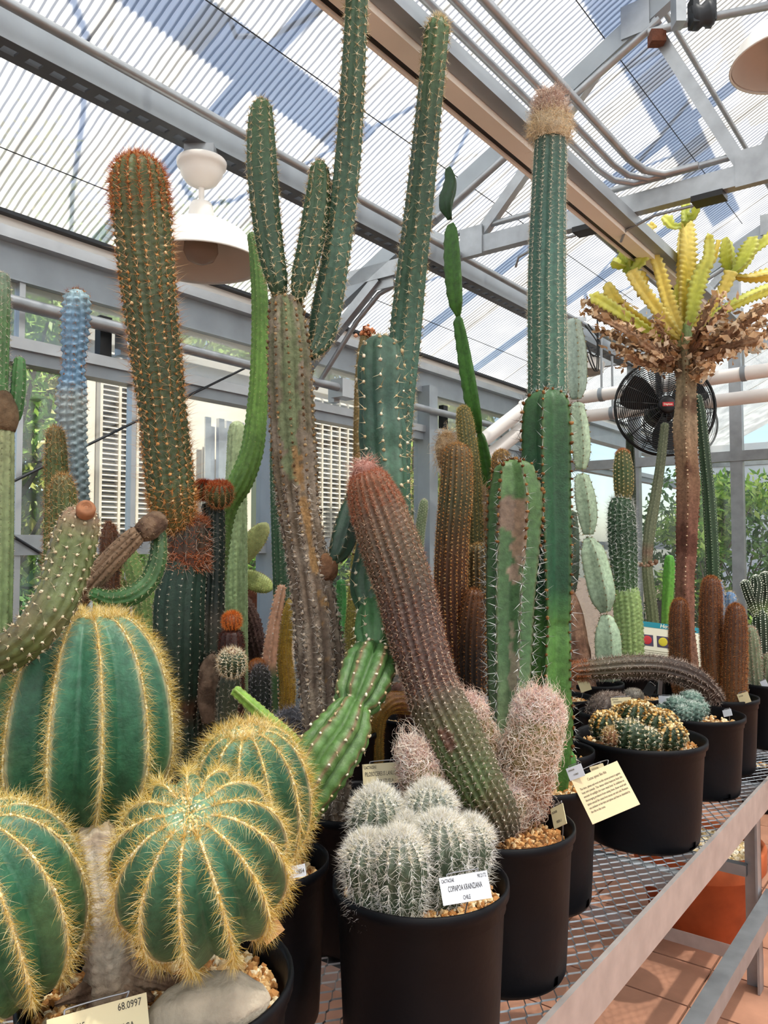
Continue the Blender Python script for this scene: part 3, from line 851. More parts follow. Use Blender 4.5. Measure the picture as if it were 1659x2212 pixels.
class Plant:
    def __init__(s, label, base, cat='cactus', name='potted_cactus', group=None):
        s.base = np.array([base[0], base[1], BENCH_Z]); s.root = empty(name, s.base, label, cat, group)
        s.top = BENCH_Z
    def pot(s, r, h=0.295, **k):
        s.top = pot(s.root, s.base, r, h, **k); return s
    def stem(s, ctrl, Y, cols, nr=12, depth=0.15, mode='round', K=5, step=None, tip=0.9, rot=0.0, tub=0.0, tubsp=0.02, wob=0.0, ridge=None, mott=None,
             patches=(), sp=None, spn=(), name='stem', label=None, bark=False, mat=None, seed=0, twist=0.0, wool=None, world=None, stag=True):
        if world is None:
            rm = np.mean([c[2] for c in ctrl]) * Y / F_PX
            st = step or max(min(rm * 0.35, (tubsp / 4 if tub else 1)), 0.004)
            Cn, R = path(ctrl, Y, st, tip)
        else:
            Cn, R = world
        w = sweep(Cn, R, nr, depth, mode, K, rot, tub, tubsp, 1 if stag else 0, wob, seed, twist)
        col = paint(w, cols, ridge, mott, patches, seed, 1.0 if mat else 0.72)
        o = mk(name, w.allV, w.F, mat or (M_BARK if bark else M_SKIN), s.root, s.base, col=col, label=label)
        parts = []
        for cfg in spn:
            cfg = dict(cfg)
            P, N, U, t = areoles(w, cfg.pop('sp'), cfg.pop('s0', 0.0), cfg.pop('s1', 1.0), stag, cfg.pop('jit', 0.1))
            hide = ((CAM - P) * N).sum(1) < -0.55 * np.linalg.norm(CAM - P, axis=1)     # rear side: thin out
            keep = ~hide | (RNG.uniform(size=len(P)) < 0.45)
            P, N, U = P[keep], N[keep], U[keep]
            cu = cfg.pop('cush', None)
            if cu:
                parts.append(('c', blobs(P + N * cu[0] * 0.3, cu[0] * RNG.uniform(0.8, 1.2, len(P)), cu[1], 0.25)))
            if cfg.get('n', 0):
                parts.append(('s', spines(P, N, U, **cfg)))
        sa = [p for k, p in parts if k == 's']; ca = [p for k, p in parts if k == 'c']
        if sa:
            v, f, c = join(*sa); mk('spines', v, f, M_SPINE, o, s.base, col=c, smooth=False, kind='stuff')
        if ca:
            v, f, c = join(*ca); mk('areoles', v, f, M_GRAIN, o, s.base, col=c, kind='stuff')
        s.last = w
        return o
    def wool_hair(s, o, w, n, L, cols, wd=0.0007, s0=0.0, s1=1.0, lift=0.002, segs=5, curl=0.5, name='wool', out=0.15, drop=0.0, tight=0.008):
        """long tangled hairs lying over the stem"""
        M, nk = w.V.shape[:2]
        t = w.S / w.S[-1]
        ok = np.where((t >= s0) & (t <= s1))[0]
        i = RNG.choice(ok[:-1] if len(ok) > 1 else ok, n); j = RNG.integers(0, nk, n)
        P = w.V[i, j] + RNG.normal(0, 0.002, (n, 3))
        ax = w.C[i]; N = P - ax; N -= w.T[i] * (N * w.T[i]).sum(1)[:, None]; N /= np.linalg.norm(N, axis=1)[:, None] + 1e-9
        capf = np.clip((t[i] - 0.93) / 0.07, 0, 1)[:, None]
        N = N * (1 - capf) + w.T[i] * capf; N /= np.linalg.norm(N, axis=1)[:, None]
        face = ((CAM - P) * N).sum(1) > -0.3 * np.linalg.norm(CAM - P, axis=1)
        P, N, ax, T = P[face], N[face], ax[face], w.T[i][face]
        m = len(P)
        d = np.cross(N, T) * RNG.normal(0, 1, (m, 1)) + T * RNG.normal(0, 0.7, (m, 1)) + N * 0.3
        d /= np.linalg.norm(d, axis=1)[:, None]
        R0 = np.linalg.norm(P - ax, axis=1)
        ln = RNG.uniform(L[0], L[1], m) / segs
        pos = P + N * lift; rings = []
        for k in range(segs + 1):
            A = np.cross(d, N); A /= np.linalg.norm(A, axis=1)[:, None] + 1e-9; B = np.cross(d, A)
            ww = wd * (1 - 0.8 * k / segs)
            rings.append(np.stack([pos + A * ww, pos - A * ww * 0.5 + B * ww * 0.87, pos - A * ww * 0.5 - B * ww * 0.87], 1))
            pos = pos + d * ln[:, None]
            d = d + RNG.normal(0, curl, d.shape) + N * out + np.array([0, 0, -drop])
            # stay close to the surface
            rad = pos - ax; rad -= T * (rad * T).sum(1)[:, None]; rr = np.linalg.norm(rad, axis=1) + 1e-9
            d -= (rad / rr[:, None]) * np.clip((rr - R0 - tight) * 90, -0.6, 0.9)[:, None]
            d /= np.linalg.norm(d, axis=1)[:, None]
        V = np.concatenate(rings, 1); nv = 3 * (segs + 1)
        F = np.array([[3 * k + q, 3 * k + (q + 1) % 3, 3 * k + 3 + (q + 1) % 3, 3 * k + 3 + q] for k in range(segs) for q in range(3)])
        F = (F[None] + (np.arange(m) * nv)[:, None, None]).reshape(-1, 4)
        cc = np.array([C(c) for c in cols]); col = np.repeat(cc[RNG.integers(0, len(cc), m)] * RNG.uniform(0.85, 1.15, (m, 1)), nv, 0)
        return mk(name, V.reshape(-1, 3), F, M_SPINE, o, s.base, col=col, smooth=False, kind='stuff')

def bp(px, Y):
    return ((px - CX) / F_PX * Y, Y)

def globe(center, axis, R, H, M=34, lo=-0.93, pw=2.3, dimple=0.03, base_taper=1.0):
    """centres and radii of a globular head; axis points to the crown"""
    ax = unit(axis)
    x = np.sin(np.linspace(math.asin(lo), math.pi / 2, M))
    r = R * np.clip(1 - np.abs(x) ** pw, 0, 1) ** (1 / pw)
    r = np.where(x < 0, r * (1 - (1 - base_taper) * np.clip(-x, 0, 1) ** 1.3), r)
    z = x * H - dimple * H * np.clip((x - 0.9) / 0.1, 0, 1) ** 2 * 2
    r[-1] = R * 0.02
    return np.asarray(center) + ax[None] * z[:, None], np.maximum(r, R * 0.02)

# ================================================================== PLANTS, nearest first
GOLD = ['#e8cc6a', '#d8b44c', '#f4e29a', '#c8a040', '#fbf0c0']
# ---- golden-ribbed globes in the front pot
p = Plant('four blue-green globe cacti with golden bristly ribs in the front black pot', (-0.297, 1.07)).pot(0.176, 0.30, gravel_n=2600, grain=0.0042, fill=0.04)
def gold_head(center, axis, R, H, nr, rot, lo, taper, spl, nm_label, bl=0.0):
    Cn, Rr = globe(center, axis, R, H, M=44, lo=lo, base_taper=taper)
    o = p.stem(None, 1, [(0, '#6f8f50'), (0.25, '#3a7046'), (0.55, '#2c6a48'), (0.8, '#3d8060'), (1, '#8cc09c')], nr=nr, depth=0.19, mode='sharp', K=12, rot=rot, world=(Cn, Rr),
               ridge=('#f4e6b4', 0.95, 14.0), mott=('#5d8a52', 0.5, 22, 0.55), name='globe', label=nm_label, seed=int(R * 1000),
               spn=[dict(sp=0.0034, n=9, L=(spl * 0.45, spl * 1.1), spread=(15, 88), w=0.00019, cols=GOLD, segs=3, bend=0.16, s0=0.12, s1=0.97, jit=0.4),
                    dict(sp=0.0022, n=0, s0=0.08, s1=0.985, jit=0.2, cush=(0.0016, ['#fbf2cc', '#f6e6b0', '#ecd490'])),
                    dict(sp=0.0026, n=6, L=(spl * 0.4, spl * 0.8), spread=(5, 65), w=0.0003, cols=['#f6e0a0', '#f0cf74', '#fdf2cc'], segs=2, bend=0.03, s0=0.90, s1=1.0, jit=0.4, cush=(0.0013, ['#fdf4d4', '#f8e8b8', '#f0d890']))])
    return o
gold_head(pix(437, 1880, 0.985), (0.0, -0.60, 0.80), 0.107, 0.122, 13, 0.12, -0.93, 0.80, 0.024, 'round golden-ribbed head leaning to the camera')
gold_head(pix(545, 1735, 1.165), (-0.05, -0.22, 0.97), 0.086, 0.118, 12, 0.30, -0.93, 0.85, 0.026, 'golden-ribbed head behind the round one')
gold_head(pix(180, 1625, 1.22), (0.02, -0.02, 1.0), 0.136, 0.222, 12, 0.18, -0.975, 0.34, 0.026, 'tall golden-ribbed head on a corky foot')
gold_head(pix(-12, 1965, 0.95), (-0.15, -0.28, 0.95), 0.106, 0.125, 12, 0.10, -0.93, 0.80, 0.024, 'golden-ribbed head cut by the picture edge')
p.stem([(250, 2150, 62, 1.05), (236, 2060, 52, 1.05), (228, 1960, 44, 1.06), (214, 1860, 44, 1.10), (204, 1800, 42, 1.16), (192, 1750, 38, 1.21)], 1.06,
       [(0, '#b0906e'), (0.2, '#efe0c8'), (0.5, '#f4e6d0'), (0.66, '#d8c098'), (0.78, '#a89468'), (1, '#7d7a52')], nr=9, depth=0.10, mode='wave', K=5, tip=0.2, tub=0.07, tubsp=0.012, stag=False, wob=0.003, bark=True, step=0.0026,  # pale stops lightened to stand in for sunlight on the trunk
       mott=('#8a6a50', 0.6, 45, 0.62), name='woody_trunk', label='wrinkled pale corky trunk')
for k, (x0, y0, x1, y1) in enumerate([(240, 2110, 120, 2160), (262, 2120, 330, 2150), (220, 2120, 200, 2200), (280, 2100, 390, 2120)]):
    p.stem([(x1, y1 + 10, 14, 1.02), ((x0 + x1) / 2, (y0 + y1) / 2 + 10, 24, 1.03), (x0, y0, 34, 1.05)], 1.03, [(0, '#8b6a50'), (1, '#c9ae90')], nr=7, depth=0.25, mode='wave', K=5, wob=0.007, step=0.004, tub=0.06, tubsp=0.011, bark=True,
           mott=('#5a3c2c', 0.8, 60, 0.55), name='root', tip=0.3)

# ---- pot with the leaning jointed green cactus (foot hidden behind the globes)
GCUSH = ['#d8cdb0', '#b9a27c', '#efe6cf']
p = Plant('jointed green ribbed cactus leaning right from a black pot, its upper column upright', bp(570, 1.49)).pot(0.125, 0.29, gravel_n=900, holes=(4.9,))
GREEN_J = [(0, '#5d8a3c'), (0.12, '#6f9c4c'), (0.30, '#5f9148'), (0.5, '#3f7a48'), (0.75, '#3f7a5c'), (1, '#3d7560')]
p.stem([(600, 1850, 40, 1.50), (640, 1745, 56, 1.50), (690, 1655, 66, 1.53), (738, 1585, 63, 1.57), (758, 1540, 46, 1.595), (764, 1528, 36, 1.605), (771, 1512, 52, 1.62), (795, 1450, 60, 1.68), (808, 1415, 46, 1.72), (812, 1403, 32, 1.73)], 1.6,
       [(0, '#54802f'), (0.5, '#5c8a3c'), (1, '#44763a')], nr=8, depth=0.34, mode='round', K=8, tub=0.035, tubsp=0.03, step=0.006, tip=0.2, rot=0.2, wob=0.0015,
       ridge=('#8a6848', 0.9, 60.0), mott=('#8aa860', 0.4, 30, 0.6), name='lower_joint', label='pale green wavy-ribbed lower joints',
       spn=[dict(sp=0.026, n=3, L=(0.004, 0.010), spread=(30, 75), w=0.0007, cols=['#cfc4a4', '#efe8d0', '#8d8368'], cush=(0.0032, GCUSH))])
p.stem([(812, 1408, 36, 1.73), (815, 1375, 50, 1.76), (812, 1335, 44, 1.79), (806, 1312, 30, 1.82)], 1.78, [(0, '#4d8448'), (1, '#3f7a46')], nr=8, depth=0.26, mode='round', K=7, step=0.006, tip=0.35,
       rot=0.2, name='middle_joint', spn=[dict(sp=0.03, n=4, L=(0.008, 0.018), spread=(20, 75), w=0.0007, cols=['#cfc4a4', '#efe8d0'], cush=(0.0034, GCUSH))])
p.stem([(806, 1318, 34, 1.83), (802, 1270, 46, 1.86), (812, 1200, 46, 1.88), (832, 1100, 42, 1.92), (834, 1040, 46, 1.93), (828, 980, 50, 1.95), (826, 930, 52, 1.95), (822, 885, 46, 1.95), (822, 855, 48, 1.95), (822, 800, 51, 1.95), (821, 765, 46, 1.95)], 1.93,
       [(0, '#3c6844'), (0.4, '#3e6a4c'), (0.75, '#365f50'), (1, '#4e765a')], nr=8, depth=0.22, mode='round', K=7, step=0.008, tip=0.9, rot=0.05, ridge=('#7aa08a', 0.25, 10.0), name='column', label='tall upright blue-green column with sparse pale spines',
       spn=[dict(sp=0.033, n=3, L=(0.010, 0.032), spread=(10, 70), w=0.0008, cols=['#d9c9a0', '#efe4c4', '#b59a6a'], cush=(0.0044, ['#d9c9a8', '#c9b48a', '#efe6cf']))])
p.stem([(640, 1800, 12, 1.52), (655, 1690, 14, 1.57), (640, 1612, 15, 1.60), (575, 1552, 16, 1.60), (508, 1492, 13, 1.60)], 1.6, [(0, '#5c8f2c'), (1, '#8fc03a')], nr=5, depth=0.35, mode='sharp', K=4, tub=0.08, tubsp=0.012,
       step=0.004, tip=0.4, name='side_shoot', label='bright lime green angular shoot lying over the globes', ridge=('#b6c86a', 0.5, 6.0),
       spn=[dict(sp=0.012, n=2, L=(0.002, 0.004), spread=(40, 80), w=0.0004, cols=['#d8d8a0'])])

# ---- white-haired cluster
p = Plant('cluster of white-haired small barrel cacti in the large front black pot', bp(907, 1.38)).pot(0.151, 0.30, gravel_n=1600, grain=0.004, fill=0.035, seg=60)
zt = p.top
for k, (px_, py_, r_, Y_) in enumerate([(815, 1775, 57, 1.46), (930, 1762, 54, 1.47), (1015, 1828, 46, 1.40), (795, 1868, 52, 1.31), (862, 1872, 62, 1.30), (950, 1838, 62, 1.35), (700 + 180, 1815, 40, 1.42)]):
    c = pix(px_, py_, Y_); R_ = r_ * Y_ / F_PX
    foot = np.array([c[0] * 0.9 + p.base[0] * 0.1, c[1] * 0.9 + p.base[1] * 0.1, zt - 0.01])
    H_ = R_ * 1.0
    xs = np.linspace(0, 1, 8)[:-1]
    Cb = foot[None] + (c - foot)[None] * xs[:, None]; Rb = R_ * (0.72 + 0.28 * xs)
    ph = np.linspace(0, math.pi / 2, 14)
    Ct = c[None] + (ZV + unit(c - foot) * 0.3)[None] * (np.sin(ph) * H_ * 0.9)[:, None]; Rt = np.maximum(R_ * np.cos(ph), R_ * 0.03)
    p.stem(None, 1, [(0, '#4a5a40'), (0.6, '#54684f'), (1, '#8a9484')], nr=15, depth=0.14, mode='round', K=4, tub=0.06, tubsp=0.010, world=(np.concatenate([Cb, Ct]), np.concatenate([Rb, Rt])), name='head',
           spn=[dict(sp=0.0085, n=8, L=(0.012, 0.028), spread=(10, 80), w=0.00030, cols=['#ffffff', '#f4f2ea', '#e6e4da', '#d9d6cc'], segs=3, curl=0.35, s0=0.12, s1=1.0, jit=0.3),
                dict(sp=0.006, n=9, L=(0.010, 0.022), spread=(0, 60), w=0.00035, cols=['#ffffff', '#fbf7ea', '#f2ead2'], segs=2, curl=0.25, s0=0.68, s1=1.0, jit=0.3, cush=(0.0022, ['#fbf9f0', '#efe9d8']))])

# ---- leaning brown column and pink woolly clump share a pot
p = Plant('thick brown bristly cactus leaning left, with pink woolly arms in the same black pot', bp(1075, 1.67)).pot(0.155, 0.295, gravel_n=1500, cols=GRAVEL_DK, fill=0.04, holes=(5.45,), seg=60)
p.stem([(1082, 1800, 44, 1.61), (1066, 1755, 52, 1.61), (1035, 1700, 56, 1.61), (1005, 1640, 60, 1.62), (972, 1575, 62, 1.63), (945, 1520, 60, 1.64), (930, 1480, 56, 1.65), (912, 1420, 57, 1.66), (893, 1350, 60, 1.68), (874, 1270, 62, 1.70),
        (850, 1200, 63, 1.72), (826, 1130, 60, 1.74), (808, 1080, 54, 1.75), (798, 1050, 46, 1.75)], 1.67,
       [(0, '#4b4a38'), (0.12, '#566a35'), (0.28, '#5c6e3a'), (0.38, '#523c34'), (0.55, '#4e362c'), (0.75, '#62502e'), (0.92, '#8f5c34'), (1, '#a8684a')], nr=21, depth=0.13, mode='round', K=4, tub=0.05, tubsp=0.014, step=0.0045, tip=0.8,
       name='leaning_stem', label='thick leaning stem, maroon bristles above, green ribs below', mott=('#6d4a38', 0.35, 18, 0.55), patches=((0.24, 0.29, 6.1, 0.25, '#6b4630', 0.3),),
       spn=[dict(sp=0.011, n=6, L=(0.006, 0.013), spread=(35, 85), w=0.00033, cols=['#cdbfae', '#a88a78', '#d9d0c4', '#8a6a5c'], s0=0.0, s1=0.45, cush=(0.0015, ['#ded6c6', '#c4b8a4'])),
            dict(sp=0.009, n=7, L=(0.007, 0.014), spread=(25, 85), w=0.00033, cols=['#9a5c46', '#b87a58', '#d0a890', '#7a4438', '#e0ccb8'], s0=0.35, s1=0.93, cush=(0.0013, ['#d8c4a8', '#b89a78'])),
            dict(sp=0.006, n=8, L=(0.006, 0.013), spread=(10, 80), w=0.00033, cols=['#b8674a', '#d08a68', '#c07a58'], s0=0.84, s1=1.0)])
s_o = p.stem([(792, 1035, 27, 1.75), (786, 1012, 25, 1.75)], 1.75, [(0, '#b0705c'), (1, '#c58a7a')], nr=10, depth=0.05, K=3, tip=0.7, name='woolly_tip', label='pinkish woolly crown')
p.wool_hair(s_o, p.last, 500, (0.02, 0.04), ['#d9a898', '#c98878', '#efd8cc'], wd=0.0004, lift=0.001)
PINKW = ['#fbf2e6', '#f4e4d4', '#fffaf2', '#ecd4c0', '#e6c4b4']
def woolly(ctrl, Y, n, nr=12, cap_white=False):
    o = p.stem(ctrl, Y, [(0, '#a8603e'), (0.25, '#9a7a48'), (0.7, '#86803f'), (0.88, '#a87a60'), (1, '#d0a0a0')], nr=nr, depth=0.12, mode='round', K=5, step=0.007, tip=0.85, tub=0.05, tubsp=0.02, name='woolly_arm', label='pink woolly arm wrapped in tangled pale hair',
               spn=[dict(sp=0.018, n=1, L=(0.008, 0.018), spread=(5, 50), w=0.0006, cols=['#c07a3a', '#d89a58'])])
    w = p.last
    p.wool_hair(o, w, int(n * 1.4), (0.03, 0.06), PINKW, wd=0.0006, lift=0.001, segs=6, curl=0.42, out=0.0, tight=0.003)
    p.wool_hair(o, w, int(n * 1.1), (0.010, 0.020), ['#f6dcd8', '#fbeae6', '#eec8c4', '#ffffff'] , wd=0.0005, s0=0.70, lift=0.001, segs=3, curl=0.4, out=0.2, name='crown_wool', tight=0.005)
    p.wool_hair(o, w, int(n * 0.25), (0.015, 0.03), ['#b0603c', '#c47a50', '#a05030'], wd=0.0005, s1=0.35, lift=0.001, segs=4, curl=0.5, out=0.1, name='base_wool')
    return o
woolly([(1128, 1752, 38, 1.74), (1136, 1700, 50, 1.74), (1142, 1640, 57, 1.74), (1158, 1575, 54, 1.74), (1163, 1535, 50, 1.74)], 1.74, 2300)
woolly([(1075, 1790, 34, 1.72), (1100, 1750, 38, 1.71), (1108, 1722, 36, 1.71)], 1.71, 900)
woolly([(1075, 1740, 34, 1.78), (1055, 1660, 38, 1.78), (1030, 1590, 40, 1.78), (1008, 1535, 38, 1.78)], 1.78, 1300)
woolly([(1005, 1810, 40, 1.66), (960, 1760, 46, 1.63), (922, 1705, 45, 1.61), (902, 1655, 40, 1.60), (892, 1625, 30, 1.60)], 1.63, 1600)

# ---- tall trunk with three ribbed arms
p = Plant('tall grey corky trunk cactus forking into long green ribbed arms', bp(775, 1.81)).pot(0.15, 0.295, gravel_n=900, fill=0.04)
WSP = ['#d9cdb0', '#b8a888', '#f0e8d4', '#8a7a60']
TSP = ['#dcd8d2', '#a39c92', '#f2efea', '#5a524a', '#c0b8ae']
p.stem([(722, 1775, 36, 1.77), (718, 1700, 36, 1.77), (704, 1600, 40, 1.78), (694, 1500, 46, 1.80), (690, 1400, 52, 1.81), (678, 1300, 47, 1.82), (662, 1200, 43, 1.83), (646, 1100, 44, 1.84), (637, 1000, 48, 1.85), (630, 900, 49, 1.86), (627, 800, 49, 1.87), (621, 710, 43, 1.88), (618, 650, 36, 1.88)], 1.82,
       [(0, '#6f6256'), (0.2, '#6d5c50'), (0.45, '#75624f'), (0.65, '#75664e'), (0.8, '#6f7054'), (0.95, '#848a66'), (1, '#6f5a40')], nr=11, depth=0.16, mode='round', K=6, step=0.007, tip=0.25, tub=0.04, tubsp=0.018, wob=0.0025, bark=True,
       mott=('#9a8b78', 0.75, 45, 0.50), ridge=('#a39482', 0.45, 6.0), name='trunk', label='grey-brown corky trunk crusted with spines',
       patches=((0.55, 0.95, 0.0, 0.5, '#7d8a62', 0.5), (0.3, 0.7, 0.3, 0.35, '#a8824e', 0.62)),
       spn=[dict(sp=0.0145, n=9, L=(0.006, 0.019), spread=(20, 88), w=0.00055, cols=TSP, s0=0.0, s1=0.6, jit=0.3, cush=(0.0042, ['#8a7a68', '#a89a88', '#5e5044'])),
            dict(sp=0.019, n=6, L=(0.006, 0.014), spread=(25, 88), w=0.0005, cols=['#8d7a5c', '#c9b48a', '#4e3f30', '#a08a68'], s0=0.5, s1=1.0, jit=0.25, cush=(0.0034, ['#8a6a44', '#a8916c', '#5e4630']))])
def ribbed_arm(ctrl, Y, nm='arm', nr=9, cols=None, label=None, rot=0.0):
    return p.stem(ctrl, Y, cols or [(0, '#34593c'), (0.5, '#3a5e42'), (0.9, '#466c42'), (1, '#648a4c')], nr=nr, depth=0.26, mode='round', K=5, step=0.008, tip=1.3, name=nm, label=label, rot=rot, tub=0.03, tubsp=0.02,
                  spn=[dict(sp=0.0185, n=8, L=(0.006, 0.020), spread=(25, 85), w=0.00058, cols=['#e0d6b4', '#c9b98c', '#f4ecd4', '#b09a68'], cush=(0.0024, ['#d8ccb0', '#b8a684']))])
ribbed_arm([(604, 648, 12, 1.88), (599, 610, 23, 1.87), (586, 545, 29, 1.87), (573, 450, 32, 1.87), (566, 350, 33, 1.87), (564, 270, 29, 1.87), (565, 245, 25, 1.87)], 1.87, label='left short ribbed arm')
ribbed_arm([(642, 650, 12, 1.86), (652, 605, 24, 1.86), (670, 530, 28, 1.86), (684, 450, 29, 1.86), (690, 395, 25, 1.86), (690, 375, 22, 1.86)], 1.86, label='short middle ribbed arm')
ribbed_arm([(668, 770, 12, 1.90), (690, 735, 28, 1.93), (703, 680, 33, 1.93), (717, 600, 32, 1.91), (736, 480, 30, 1.88), (752, 330, 29, 1.84), (763, 150, 27, 1.80), (770, 0, 25, 1.77), (773, -70, 24, 1.76)], 1.93, label='long ribbed arm rising out of the picture',
           cols=[(0, '#3a5e44'), (0.3, '#54806a'), (0.6, '#3a5e44'), (1, '#456b44')])
p.stem([(685, 1245, 18, 1.82), (700, 1232, 25, 1.81), (708, 1214, 20, 1.81)], 1.8, [(0, '#6a5040'), (1, '#9a6a40')], nr=8, depth=0.12, K=5, wob=0.007, bark=True, step=0.004, mott=('#5a3c28', 0.7, 90, 0.5), name='callus', label='round brown callus knob')
p.stem([(716, 1214, 10, 1.80), (734, 1190, 26, 1.81), (752, 1130, 30, 1.84), (766, 1080, 24, 1.86), (772, 1050, 18, 1.86)], 1.83, [(0, '#2c4a38'), (1, '#2f5440')], nr=6, depth=0.3, mode='sharp', K=5, name='side_arm', label='short dark green side arm',
       spn=[dict(sp=0.02, n=7, L=(0.005, 0.013), spread=(30, 85), w=0.0004, cols=WSP)])

# ---- green angled pair with orange areoles
p = Plant('pair of thick angled green columns with orange tufts and long spines', bp(1155, 1.99)).pot(0.15, 0.295, gravel_n=900, holes=(5.6,))
OCUSH = ['#6f4a28', '#5c3a1c', '#8a6238']
LSP = ['#c9d0d0', '#8d9492', '#e8ecec', '#3a3a34', '#2c2c28']
p.stem([(1192, 1730, 34, 2.03), (1196, 1640, 40, 2.03), (1196, 1560, 46, 2.03), (1190, 1460, 46, 2.03), (1190, 1400, 47, 2.03), (1192, 1345, 40, 2.03), (1192, 1330, 44, 2.03), (1188, 1200, 51, 2.03), (1184, 1050, 55, 2.04), (1183, 930, 56, 2.04), (1183, 880, 52, 2.04)], 2.03,
       [(0, '#4f8a34'), (0.4, '#568e3a'), (0.45, '#3f7a3e'), (0.5, '#1f5a3a'), (0.8, '#2a5e36'), (1, '#3f6e3a')], nr=5, depth=0.42, mode='fin', K=12, step=0.009, tip=0.75, rot=-0.18, name='column', label='taller dark green column with orange tufts', ridge=('#7a9a4a', 0.4, 16.0), tub=0.015, tubsp=0.024,
       spn=[dict(sp=0.024, n=5, L=(0.010, 0.035), spread=(15, 75), w=0.0007, cols=LSP, s0=0.1, cush=(0.0046, OCUSH))])
p.stem([(1086, 1715, 22, 1.93), (1092, 1630, 30, 1.93), (1096, 1560, 40, 1.93), (1100, 1450, 46, 1.93), (1102, 1300, 52, 1.94), (1110, 1150, 58, 1.95), (1113, 1070, 58, 1.95), (1110, 1020, 46, 1.95)], 1.94,
       [(0, '#7d8a62'), (0.2, '#8aa878'), (0.4, '#4f7a4a'), (0.7, '#4d7646'), (0.95, '#56803e'), (1, '#6a8a48')], nr=6, depth=0.36, mode='fin', K=12, step=0.008, tip=0.6, rot=0.45, name='column', label='shorter scarred green column with tan bark patches', ridge=('#8a8a62', 0.5, 14.0), tub=0.02, tubsp=0.024,
       patches=((0.66, 0.86, 0.35, 0.6, '#a08468', 0.45), (0.55, 0.66, 0.1, 0.35, '#a89078', 0.55), (0.0, 0.22, 0.1, 0.5, '#d0b898', 0.35), (0.72, 0.85, 5.5, 0.7, '#8a7460', 0.4), (0.2, 0.5, 0.2, 0.4, '#a8a084', 0.72)),
       spn=[dict(sp=0.022, n=7, L=(0.010, 0.034), spread=(15, 80), w=0.00075, cols=['#dfe4e4', '#a8b0b0', '#f4f8f8', '#6a706c'], s1=0.72, cush=(0.0032, ['#8d8a7a', '#6a675a'])),
            dict(sp=0.022, n=5, L=(0.008, 0.026), spread=(15, 80), w=0.0006, cols=LSP, s0=0.7, cush=(0.0048, OCUSH))])
p.stem([(1222, 1680, 16, 2.07), (1224, 1640, 20, 2.07), (1220, 1610, 8, 2.07), (1220, 1590, 18, 2.07), (1215, 1545, 14, 2.07)], 2.07, [(0, '#4f9a30'), (1, '#5aa03a')], nr=4, depth=0.5, mode='fin', K=8, name='shoot', label='small bright green jointed shoot at the foot',
       spn=[dict(sp=0.02, n=4, L=(0.006, 0.018), spread=(20, 80), w=0.0006, cols=['#c9c4b4', '#e8e4d8'])])

# ---- blue-green column with woolly head
p = Plant('tall blue-green ribbed column with a cream woolly head in two tiers', bp(1188, 2.29)).pot(0.12, 0.29, gravel_n=300)
p.stem([(1196, 1650, 38, 2.28), (1190, 1300, 42, 2.28), (1184, 1000, 42, 2.28), (1182, 800, 42, 2.28), (1181, 600, 41, 2.28), (1184, 450, 38, 2.28), (1188, 340, 36, 2.28), (1189, 300, 34, 2.28)], 2.28,
       [(0, '#3f6a50'), (0.6, '#4a7a62'), (0.8, '#3f7262'), (0.93, '#3c6a58'), (1, '#4a5c50')], nr=13, depth=0.2, mode='round', K=5, step=0.012, tip=0.3, name='column', twist=0.15,
       spn=[dict(sp=0.013, n=7, L=(0.006, 0.017), spread=(30, 88), w=0.00045, cols=['#e6e0cc', '#cfc4a8', '#f6f2e4'], s0=0.3, cush=(0.0018, ['#d8d4c4']))])
for (c_, lab, n_) in [([(1189, 305, 36, 2.28), (1189, 285, 44, 2.28), (1187, 262, 40, 2.28)], 'cream woolly collar', 1500), ([(1187, 262, 30, 2.28), (1187, 235, 34, 2.28), (1186, 215, 27, 2.28)], 'pinkish woolly tip', 1500)]:
    tipc = 'tip' in lab
    o = p.stem(c_, 2.28, [(0, '#c9b48f' if not tipc else '#a8806c'), (1, '#d8c4a0' if not tipc else '#b8988a')], nr=10, depth=0.08, K=4, step=0.006, tip=0.6, wob=0.004, name='woolly_head', label=lab)
    p.wool_hair(o, p.last, n_, (0.018, 0.045), ['#f4e6c8', '#e8d2a8', '#fff6e0', '#d8c09a'] if not tipc else ['#e8d6c4', '#d0b4a4', '#f8ece0', '#c8a490'], wd=0.0006, lift=0.001, segs=4, curl=0.6, out=0.35)

# ---- slim tall arm standing alone behind
p = Plant('very tall slim ribbed green column rising to the roof beside the cream beam', (0.13, 2.07)).pot(0.105, 0.29, gravel_n=0)
p.stem([(936, 1700, 28, 2.07), (926, 1520, 30, 2.08), (892, 1350, 31, 2.09), (864, 1180, 31, 2.11), (856, 1040, 31, 2.12), (860, 900, 33, 2.13), (876, 720, 35, 2.12), (890, 580, 33, 2.09), (908, 420, 31, 2.05), (924, 260, 29, 2.01), (938, 120, 28, 1.97), (944, 70, 27, 1.96)], 2.17,
       [(0, '#3a5e44'), (0.55, '#50806a'), (0.68, '#40684e'), (0.85, '#385840'), (1, '#587c48')], nr=9, depth=0.26, mode='round', K=5, step=0.010, tip=1.2, tub=0.03, tubsp=0.022, name='column',
       spn=[dict(sp=0.021, n=8, L=(0.007, 0.021), spread=(25, 85), w=0.0006, cols=['#e0d6b4', '#c9b98c', '#f4ecd4', '#b09a68'], s0=0.35, cush=(0.0026, ['#d8ccb0', '#b8a684'])),
            dict(sp=0.01, n=8, L=(0.008, 0.022), spread=(5, 60), w=0.0005, cols=['#f0e6c8', '#d9c9a0'], s0=0.975)])

